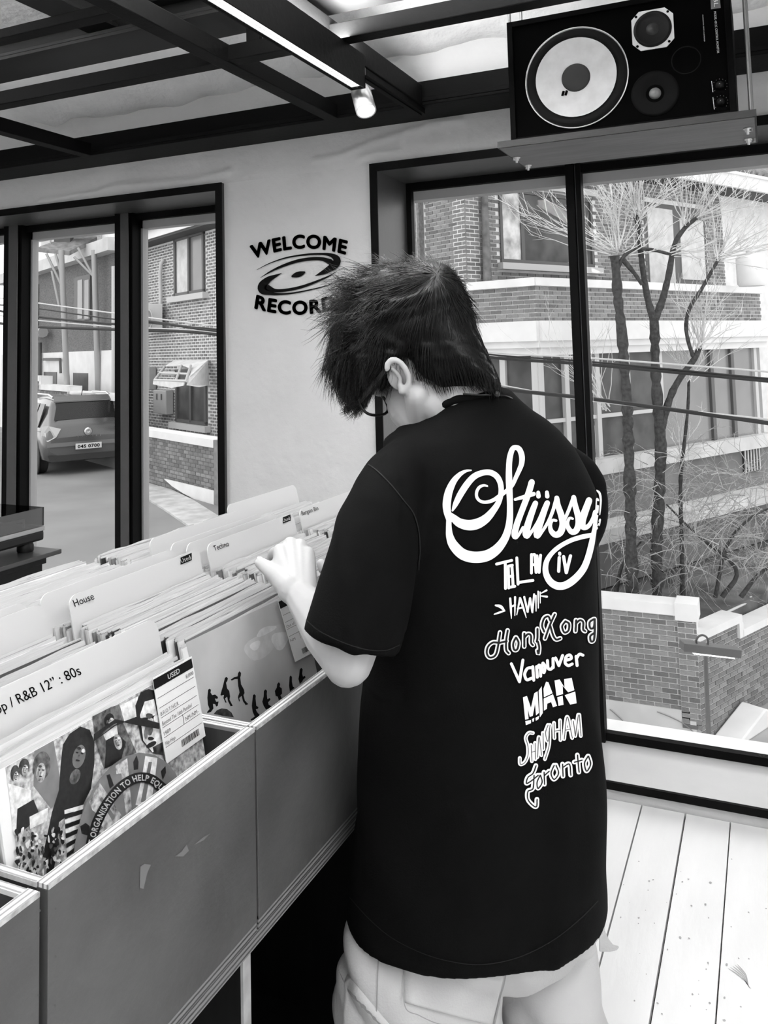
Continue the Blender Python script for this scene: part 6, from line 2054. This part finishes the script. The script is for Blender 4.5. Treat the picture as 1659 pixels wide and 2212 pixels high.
# ---- white print on the back
ptm = mat('white_ink', 0.74, 0.65, 0.25)
pr = MB()
zm7 = lambda X, Y: on_shirt(900 + X * 440 / 1659, 920 + Y * 440 / 1659, 0.0016)
STU = [
    [(442, 364, 10), (400, 370, 22), (350, 398, 36), (300, 455, 50), (262, 540, 62), (246, 630, 66), (250, 700, 60), (268, 760, 54)],
    [(262, 745, 40), (262, 830, 46), (270, 900, 60), (300, 970, 78), (370, 1040, 88), (460, 1066, 92), (560, 1056, 90), (640, 1010, 80), (700, 940, 66), (736, 860, 58), (754, 760, 52), (756, 640, 48), (752, 540, 50), (748, 440, 52), (748, 340, 48), (755, 260, 46), (775, 195, 42), (800, 180, 40), (832, 195, 44), (852, 250, 46), (850, 310, 42), (832, 360, 38), (805, 420, 34), (775, 485, 30), (730, 528, 32), (685, 562, 34), (620, 605, 30), (560, 622, 26), (515, 612, 24), (488, 580, 24), (488, 535, 24), (510, 500, 24), (545, 486, 20), (572, 492, 14)],
    [(292, 690, 14), (315, 640, 40), (355, 560, 52), (410, 475, 52), (470, 412, 50), (540, 384, 46), (600, 384, 46), (650, 415, 46), (678, 470, 44), (684, 540, 42), (665, 620, 44), (620, 690, 54), (560, 755, 70), (490, 795, 84), (420, 806, 84), (350, 788, 74), (300, 750, 58), (262, 720, 46)],
    [(932, 462, 50), (912, 530, 50), (880, 620, 48), (845, 710, 48), (812, 800, 50), (793, 880, 50), (802, 905, 36), (830, 880, 24), (862, 825, 22)],
    [(798, 600, 22), (860, 582, 30), (948, 556, 34)],
    [(962, 632, 44), (935, 700, 50), (905, 790, 54), (886, 870, 56), (895, 895, 44), (930, 860, 26), (975, 790, 24), (1010, 720, 26)],
    [(1058, 630, 44), (1030, 700, 50), (1000, 790, 54), (975, 870, 56), (980, 895, 44), (1015, 860, 26), (1060, 790, 26), (1100, 700, 28), (1130, 600, 28)],
    [(985, 545, 30), (987, 575, 36)], [(1055, 543, 30), (1058, 575, 36)],
    [(1135, 590, 40), (1145, 650, 46), (1172, 730, 52), (1184, 800, 54), (1165, 865, 54), (1125, 885, 48), (1090, 855, 40), (1082, 808, 30), (1100, 768, 24), (1130, 770, 20)],
    [(1190, 780, 26), (1230, 690, 28), (1270, 585, 30)], [(1272, 585, 40), (1284, 650, 46), (1306, 730, 50), (1312, 795, 52), (1292, 850, 50), (1256, 862, 44), (1228, 828, 36), (1222, 785, 28), (1240, 750, 22), (1264, 755, 18)],
    [(1312, 780, 26), (1350, 700, 36), (1395, 605, 46)], [(1398, 610, 48), (1370, 690, 50), (1345, 770, 52), (1350, 825, 44), (1390, 815, 36), (1425, 760, 32), (1445, 700, 34)],
    [(1466, 600, 30), (1462, 680, 32), (1450, 760, 32), (1440, 840, 36), (1428, 900, 44), (1412, 980, 50), (1385, 1080, 52), (1348, 1165, 56), (1285, 1240, 60), (1210, 1292, 62), (1140, 1300, 62), (1080, 1262, 56), (1046, 1190, 48), (1050, 1110, 42), (1090, 1040, 38), (1160, 978, 36), (1250, 930, 36), (1340, 902, 38), (1430, 885, 36)],
    [(1462, 524, 14), (1484, 545, 18), (1494, 600, 16), (1490, 680, 12), (1486, 720, 8)], [(1488, 760, 16), (1478, 800, 20), (1455, 835, 20), (1440, 850, 18)],
]
for s_ in STU:
    ribbon(pr, s_, zm7, step=9, nw=4)
pr.build('script_print', ptm, shirt, fix=False)


def strokes(name, L, mapf, w, mi_mats, nw=3, smooth=False, step=7, parent=None):
    q = MB()
    for s_ in L:
        ribbon(q, [(p[0], p[1], p[2] if len(p) > 2 else w) for p in s_], mapf, step=step, nw=nw, smooth=len(s_) > 2 or True, cap=True)
    return q.build(name, mi_mats, shirt, fix=False)


def poly(L):
    """straight pen strokes: keep corners by doubling points"""
    return L


strokes('tel_aviv_print', [
    [(648, 1122), (770, 1092)], [(718, 1110), (720, 1320)], [(742, 1150), (746, 1316)], [(742, 1140), (775, 1132)], [(745, 1225), (778, 1218)], [(748, 1312), (795, 1303)],
    [(772, 1140), (782, 1305)], [(812, 1072), (822, 1285)], [(822, 1272), (942, 1255)], [(930, 1045), (930, 1195)], [(930, 1048), (955, 1045)], [(958, 1050), (968, 1190)], [(932, 1130), (962, 1125)],
    [(975, 1055), (992, 1190)], [(992, 1190), (1004, 1050)]],
    zm7, 23, ptm)
strokes('looped_iv_print', [[(1155, 1070), (1150, 1180)], [(1158, 1034), (1159, 1042)], [(1190, 1062), (1212, 1192)], [(1212, 1192), (1246, 1056)]],
    zm7, 26, ptm)
strokes('hawaii_print', [
    [(640, 1458, 14), (680, 1468, 26), (712, 1502, 14)], [(712, 1502, 12), (670, 1516, 16), (630, 1530, 10)], [(758, 1402, 18), (764, 1490, 18), (768, 1565, 6)], [(798, 1392, 18), (796, 1540, 8)], [(764, 1470, 16), (798, 1455, 16)],
    [(812, 1535, 8), (838, 1400, 18)], [(838, 1400, 20), (862, 1470, 18), (888, 1558, 6)], [(820, 1485, 14), (858, 1475, 14)], [(872, 1390, 16), (900, 1510, 18)], [(900, 1510, 14), (918, 1400, 16)], [(920, 1400, 16), (938, 1515, 16)], [(938, 1515, 14), (952, 1368, 16)],
    [(966, 1380, 14), (968, 1505, 8)], [(984, 1345, 12), (986, 1480, 8)], [(1000, 1350, 10), (1002, 1440, 6)], [(1008, 1360, 8), (1052, 1336, 16)], [(1010, 1382, 10), (1055, 1388, 18)]],
    zm7, 16, ptm)
ink_m = mat('black_ink', 0.008, 0.8, 0.15)
SCZ = 340 / 1567
zm8 = lambda X, Y: on_shirt(1000 + X * SCZ, 1300 + Y * SCZ, 0.0016)
zm8b = lambda X, Y: on_shirt(1000 + X * SCZ, 1300 + Y * SCZ, 0.0022)
HK = [[(365, 300), (350, 400), (330, 500), (300, 540), (255, 545), (232, 500), (245, 440), (290, 400), (345, 400)], [(440, 280), (425, 380), (425, 470), (450, 505)], [(345, 405), (430, 385)],
      [(520, 350), (495, 410), (505, 470), (535, 465), (548, 400), (525, 350)], [(605, 310), (605, 440)], [(605, 350), (640, 315), (670, 330), (672, 400), (690, 425)], [(735, 265), (735, 350), (728, 390)], [(740, 390), (752, 450), (745, 510), (735, 480)],
      [(905, 120), (860, 220), (810, 360)], [(800, 290), (780, 230), (800, 160), (840, 140), (860, 180)], [(860, 230), (890, 330), (920, 370), (960, 360)], [(1010, 190), (978, 240), (1000, 300), (1040, 280), (1045, 215), (1010, 190)],
      [(1115, 180), (1110, 290)], [(1112, 215), (1150, 180), (1185, 200), (1185, 270), (1205, 290)], [(1290, 170), (1250, 200), (1255, 260), (1290, 250), (1300, 170)], [(1300, 180), (1300, 300), (1290, 380), (1262, 390), (1255, 340), (1290, 310)]]
strokes('hong_kong_print', HK, zm8, 46, ptm)
strokes('hong_kong_inline', [[(p[0], p[1]) for p in s_] for s_ in HK], zm8b, 19, ink_m, 2)
strokes('vancouver_print', [
    [(478, 612), (558, 790)], [(558, 790), (592, 575)], [(680, 650), (635, 660), (610, 715), (630, 770), (680, 755)], [(690, 640), (700, 775)], [(728, 640), (735, 745)], [(732, 660), (752, 625), (765, 650), (768, 735)], [(790, 605), (780, 660), (800, 700), (812, 640), (792, 605)],
    [(835, 580), (842, 655), (870, 665), (890, 640)], [(890, 560), (892, 650)], [(915, 555), (948, 630)], [(948, 630), (985, 530)], [(1010, 580), (1070, 560), (1055, 525), (1020, 545), (1010, 600), (1040, 630), (1080, 615)], [(1118, 540), (1128, 630)], [(1122, 560), (1150, 520), (1185, 530)]],
    zm8, 29, ptm)
q = MB()
for pg in ([(592, 945), (632, 932), (672, 1050), (705, 905), (738, 885), (750, 1100), (722, 1125), (712, 1010), (690, 1130), (660, 1140), (640, 1060), (648, 1160), (614, 1168)],
           [(748, 880), (778, 835), (790, 1100), (760, 1145)], [(796, 860), (822, 790), (845, 795), (886, 905), (800, 945)], [(798, 958), (890, 915), (930, 1030), (890, 1045), (872, 992), (834, 1008), (830, 1060), (800, 1078)],
           [(905, 778), (955, 768), (1005, 850), (1000, 765), (1075, 752), (1102, 875), (1040, 896), (985, 830), (990, 912), (925, 932)], [(932, 945), (985, 930), (995, 1020), (945, 1030)], [(1006, 925), (1110, 888), (1125, 1005), (1060, 1018)],
           [(615, 1182), (672, 1172), (672, 1202), (622, 1222)], [(682, 1162), (705, 1150), (700, 1185), (688, 1190)], [(716, 1150), (750, 1130), (748, 1160), (720, 1180)]):
    v = [zm8(*p) for p in pg]
    if all(t is not None for t in v):
        q.add(v, [tuple(range(len(v)))])
q.build('milan_print', ptm, shirt, fix=False)
SH_ = [[(690, 1300), (650, 1300), (620, 1350), (640, 1430), (640, 1520), (610, 1590), (565, 1610), (560, 1550)], [(672, 1420), (680, 1580)], [(712, 1400), (715, 1560)], [(675, 1490), (712, 1480)], [(735, 1540), (750, 1340), (775, 1520)], [(790, 1300), (795, 1460)], [(840, 1220), (815, 1300), (840, 1380), (860, 1220)], [(855, 1250), (850, 1420), (810, 1560)],
       [(900, 1200), (905, 1350)], [(960, 1175), (965, 1370)], [(905, 1280), (965, 1270)], [(1000, 1360), (1030, 1140), (1080, 1350)], [(1015, 1270), (1065, 1260)], [(1110, 1330), (1140, 1120)], [(1150, 1120), (1165, 1330)], [(1090, 1180), (1110, 1330)]]
strokes('shanghai_print', SH_, zm8, 38, ptm)
strokes('shanghai_inline', SH_, zm8b, 7, mat('grey_ink', 0.05, 0.8), 2)
TO = [[(720, 1625), (690, 1700), (640, 1740), (625, 1800), (680, 1770), (740, 1720)], [(700, 1720), (690, 1850), (640, 1880), (640, 1960), (690, 2020), (725, 2030), (730, 1960)], [(760, 1720), (730, 1790), (740, 1850), (780, 1790), (765, 1720)], [(800, 1690), (805, 1810)], [(805, 1720), (850, 1680)],
      [(900, 1620), (870, 1700), (900, 1760), (945, 1700), (920, 1620)], [(985, 1610), (990, 1730)], [(988, 1640), (1050, 1610), (1065, 1720)], [(1130, 1520), (1145, 1690)], [(1100, 1590), (1175, 1570)], [(1235, 1530), (1200, 1600), (1220, 1680), (1260, 1610), (1240, 1530)]]
strokes('toronto_print', TO, zm8, 46, ptm)
strokes('toronto_inline', TO, zm8b, 12, ink_m, 2)

# ---- trousers
tr_ = MB()
HR = []
for y, l, r, d, b_ in ((1840, 800, 1280, 1.352, 0.130), (1920, 778, 1300, 1.352, 0.140), (1975, 758, 1304, 1.352, 0.142), (2015, 790, 1296, 1.352, 0.125), (2050, 850, 1270, 1.352, 0.10)):
    c = B((l + r) / 2, y, d); w = (r - l) / 2 * d / FOC
    HR.append([c + RH * w * math.cos(t) + FH * (b_ * math.sin(t)) for t in np.linspace(0, 2 * math.pi, 36, endpoint=False)])
tr_.loft(HR)
for (xc, d0, hw, hd_) in ((905, 1.302, 0.124, 0.108), (1184, 1.405, 0.094, 0.105)):
    c0 = B(xc, 2060, d0)
    rings = []
    for z, k in ((c0[2] + 0.07, 0.62), (c0[2] + 0.045, 0.82), (c0[2] + 0.01, 0.95), (c0[2] - 0.04, 1.0), (c0[2] - 0.10, 1.01), (0.35, 1.02), (0.20, 0.98), (0.07, 1.0), (0.03, 1.0)):
        c = np.array([c0[0], c0[1], z])
        rings.append([c + RH * hw * k * math.cos(t) + FH * hd_ * k * math.sin(t) for t in np.linspace(0, 2 * math.pi, 32, endpoint=False)])
    tr_.loft(rings)
pants = tr_.build('trousers', pants_m, per)
pme = bake(pants, [('REMESH', dict(mode='VOXEL', voxel_size=0.0075, use_smooth_shade=True)), ('SMOOTH', dict(factor=0.5, iterations=10))])
pme.materials.clear(); pme.materials.append(pants_m)
N = len(pme.vertices)
co = np.empty(N * 3); pme.vertices.foreach_get('co', co); co = co.reshape(-1, 3)
no = np.array([v.normal[:] for v in pme.vertices])
U_, V_, Z_ = co @ RH, co @ FH, co[:, 2]
fold = 0.005 * np.sin(30 * U_ + 24 * Z_ + 2.4 * np.sin(12 * Z_ + 8 * U_)) + 0.003 * np.sin(46 * U_ - 15 * Z_ + 10 * V_) + 0.002 * np.sin(17 * Z_ + 9 * U_) + 0.0035 * np.sin(85 * U_ + 50 * Z_ + 3 * np.sin(25 * Z_ + 14 * U_)) * np.sin(21 * Z_ - 16 * U_ + 1)
co = co + no * fold[:, None]
pme.vertices.foreach_set('co', co.ravel()); pme.update()
pme.polygons.foreach_set('use_smooth', [True] * len(pme.polygons))
on_pants = caster(pme)


def patch(poly_, name, off, m_, n=22):
    """a cloth panel lying on the trousers: grid inside the four-sided pixel outline"""
    C = [np.array(p, float) for p in poly_]
    q = MB()
    v = []
    for j in range(n + 1):
        for i in range(n + 1):
            u, w = i / n, j / n
            p = (C[0] * (1 - u) + C[1] * u) * (1 - w) + (C[3] * (1 - u) + C[2] * u) * w
            e = min(u, 1 - u, w, 1 - w)
            v.append(on_pants(p[0], p[1], off if e > 0.001 else 0.0002))
    f = [(j * (n + 1) + i, j * (n + 1) + i + 1, (j + 1) * (n + 1) + i + 1, (j + 1) * (n + 1) + i) for j in range(n) for i in range(n)]
    f = [g for g in f if all(v[t] is not None for t in g)]
    used = sorted({t for g in f for t in g}); rm = {t: i for i, t in enumerate(used)}
    q.add([v[t] for t in used], [tuple(rm[t] for t in g) for g in f], 0, True)
    return q.build(name, m_, pants, fix=False)


patch([(872, 2072), (1092, 2108), (1062, 2216), (873, 2166)], 'seat_pocket', 0.005, pants_m)
patch([(750, 2104), (850, 2222), (850, 2330), (738, 2330)], 'cargo_pocket', 0.009, pants_m)
for nm, pts, w in (('pocket_stitching', [(873, 2064), (873, 2166), (905, 2190), (950, 2208), (1000, 2216)], 2.2), ('side_seam', [(820, 2030), (817, 2100), (814, 2190), (812, 2230)], 2.4),
                   ('cargo_flap_edge', [(744, 2102), (760, 2124), (785, 2154), (815, 2188), (850, 2224)], 3.4), ('back_seam', [(1092, 2104), (1086, 2130), (1074, 2170), (1064, 2220)], 3.0)):
    q = MB(); ribbon(q, pts, lambda x, y: on_pants(x, y, 0.0105 if nm == 'cargo_flap_edge' else 0.0065 if nm == 'pocket_stitching' else 0.0025), w, 6, 0, 2)
    q.build(nm, seam_m, pants, fix=False)
q = MB()
q.prism([B(1296, 1985, 1.39), B(1306, 2010, 1.39), B(1316, 2032, 1.39), B(1326, 2044, 1.39), B(1337, 2047, 1.39), B(1332, 2053, 1.39), B(1318, 2056, 1.39), B(1296, 2056, 1.39)], FH * 0.004)
q.build('side_strap', pants_m, pants)

# ---- hair
OUT = [(772, 882), (752, 872), (738, 850), (724, 818), (716, 782), (716, 745), (722, 706), (734, 668), (748, 636), (768, 608), (798, 590), (836, 577), (880, 568), (930, 564), (966, 572), (988, 594), (1004, 632), (1020, 680), (1038, 726),
       (1056, 772), (1072, 806), (1081, 828), (1074, 838), (1050, 836), (1018, 838), (988, 846), (962, 856), (936, 844), (912, 832), (896, 818), (878, 804), (860, 795), (842, 796), (836, 818), (828, 826), (818, 812), (806, 826), (792, 852)]
OC = np.array([905.0, 700.0])
O_ = np.array(OUT, float)
# resample the outline
seg = np.linalg.norm(np.diff(np.vstack([O_, O_[:1]]), axis=0), axis=1)
cum = np.concatenate([[0], np.cumsum(seg)])
M_ = 96
OR = []
for s_ in np.linspace(0, cum[-1], M_, endpoint=False):
    i = min(len(seg) - 1, int(np.searchsorted(cum, s_, 'right') - 1)); t = (s_ - cum[i]) / seg[i]
    OR.append(O_[i] * (1 - t) + O_[(i + 1) % len(O_)] * t)
OR = np.array(OR)
rings = []
D0, TN, TF = 1.372, 0.088, 0.105
KH = 22
for k in range(1, KH):
    th = math.pi * k / KH
    sc_ = math.sin(th) ** 0.72
    off = -math.cos(th) * (TN if math.cos(th) > 0 else TF) * (0.55 + 0.45 * 1)
    rings.append([])
    for j, p in enumerate(OR):
        q = OC + (p - OC) * sc_
        rings[-1].append(B(q[0], q[1], D0 + off - 0.00026 * (q[0] - 905) - 1.05e-6 * max(0.0, q[1] - 640) ** 2 * (0.5 + 0.5 * math.tanh((q[0] - 850) / 60))))
hm = MB().loft(rings)
hair = hm.build('hair', hair_m, per)
hme = bake(hair, [('REMESH', dict(mode='VOXEL', voxel_size=0.004, use_smooth_shade=True)), ('SMOOTH', dict(factor=0.5, iterations=3))])
hme.materials.clear(); hme.materials.append(hair_m)
N = len(hme.vertices)
co = np.empty(N * 3); hme.vertices.foreach_get('co', co); co = co.reshape(-1, 3)
no = np.array([v.normal[:] for v in hme.vertices])
U_, V_, Z_ = co @ RH, co @ FH, co[:, 2]
wv_ = np.sin(90 * U_ + 60 * V_ + 8 * np.sin(38 * Z_)) * np.sin(70 * Z_ - 40 * U_ + 3 * np.sin(60 * V_))
frontness = np.clip((0.09 - U_) / 0.12, 0, 1) * np.clip((Z_ - 1.46) / 0.08, 0, 1)
co = co + no * (wv_ * (0.0015 + 0.0055 * frontness))[:, None]
hme.vertices.foreach_set('co', co.ravel()); hme.update()
hme.polygons.foreach_set('use_smooth', [True] * len(hme.polygons))
areas = np.array([p.area for p in hme.polygons]); areas /= areas.sum()
cen = np.array([p.center[:] for p in hme.polygons]); nor = np.array([p.normal[:] for p in hme.polygons])
CROWN = B(945, 600, 1.31)
pick = rng.choice(len(areas), 15000, p=areas)
hs = MB()
for i in pick:
    p, n = cen[i], nor[i]
    px_, py_, _ = proj(p)
    f_ = np.clip((900 - px_) / 120, 0, 1)
    lower = np.clip((py_ - 640) / 120, 0, 1)
    d = (p - CROWN)
    d = d - n * np.dot(d, n)
    hang = np.clip((py_ - 680) / 150, 0, 1) * np.clip((px_ - 820) / 60, 0, 1)
    d = nrm(nrm(d) + np.array([0, 0, -0.8 * lower]) + hang * (ROWS[0] * 0.3 - np.array([0, 0, 0.8])) + rng.normal(0, 0.05, 3) + (0.10 + 0.34 * f_ * (1 - 0.7 * lower)) * np.array([math.sin(95 * p[2] + 60 * p[0] + 3), math.sin(80 * p[0] - 70 * p[1]), math.sin(75 * p[1] + 85 * p[2] + 1)]))
    L = rng.uniform(0.022, 0.05) * (1 + 0.5 * f_)
    if py_ > 800:
        L *= 0.5
    curl = 0.010 * f_ + 0.0012
    side = np.cross(n, d)
    ph = 3.0 * math.sin(60 * p[0] + 45 * p[2]) + rng.uniform(0, 1.2)
    lift = rng.uniform(0.0002, 0.0022) * (1 + 0.7 * f_ * (1 - lower)) * (0.45 if px_ > 980 else 1)
    pts = []
    for t in (0, .25, .5, .75, 1.0):
        pts.append(p + d * L * t + n * (lift * math.sin(math.pi * min(1, t * .9)) + 0.0004 - 0.004 * max(0, t - .6)) + side * curl * math.sin(ph + 5 * t) * t)
    r = rng.uniform(0.00022, 0.00042)
    hs.tube(pts, [r, r, r * .9, r * .7, r * .2], 3, 0, False)
strand_m = mat('hair_strand', 0.0022, 0.38, 0.22)
tag(hs.build('hair_strands', strand_m, hair, fix=False), kind='stuff')

# ---- glasses
gl_ = bpy.data.objects.new('glasses', None)
frm = mat('black_acetate', 0.004, 0.3, 0.3)
hinge = B(777, 866, 1.352)
q = MB()
q.bar(B(842, 790, 1.283), hinge, 0.004, 0.0085, nrm(np.cross(B(842, 790, 1.283) - hinge, HL)))
tmpl = q.build('glasses', frm, per, bevel=0.0012)


def rim_at(c):
    pts = []
    for a in np.linspace(0, 2 * math.pi, 29):
        ca, sa = math.cos(a), math.sin(a)
        pts.append(c + HL * 0.0255 * math.copysign(abs(ca) ** .8, ca) + HU * 0.0205 * math.copysign(abs(sa) ** .8, sa) + HF * 0.002 * abs(ca))
    return pts


c1 = hinge - HL * 0.028 - HU * 0.006 + HF * 0.002
c2 = c1 - HL * 0.068
for c in (c1, c2):
    MB().tube(rim_at(c), 0.0024, 8, caps=False).build('lens_rim', frm, tmpl)
    q = MB(); q.add(rim_at(c)[:-1], [tuple(range(28))]); q.build('lens', glass_mat('lens_glass', 0.06) if 'lens_glass' not in MATS else MATS['lens_glass'], tmpl)
MB().tube([c1 - HL * .0255, c1 - HL * .034 + HF * .004 + HU * .003, c2 + HL * .0255], 0.0022, 8).build('bridge', frm, tmpl)
a = c2 - HL * 0.028
MB().bar(a, a - HF * 0.10 + HU * 0.006, 0.004, 0.011).build('temple', frm, tmpl)
# ---- thin cord with a bead at the nape
MB().tube([B(*p) for p in spline([(1000, 851, 1.262), (1030, 853, 1.262), (1060, 853, 1.266), (1090, 855, 1.282), (1112, 864, 1.31)], 6)], 0.0016, 6).build('cord', frm, per)
MB().ell(B(1072, 852, 1.262), RH * 0.0052, FH * 0.0052, ZU * 0.0056, 14, 10).build('bead', frm, per)
bpy.data.objects.remove(gl_)
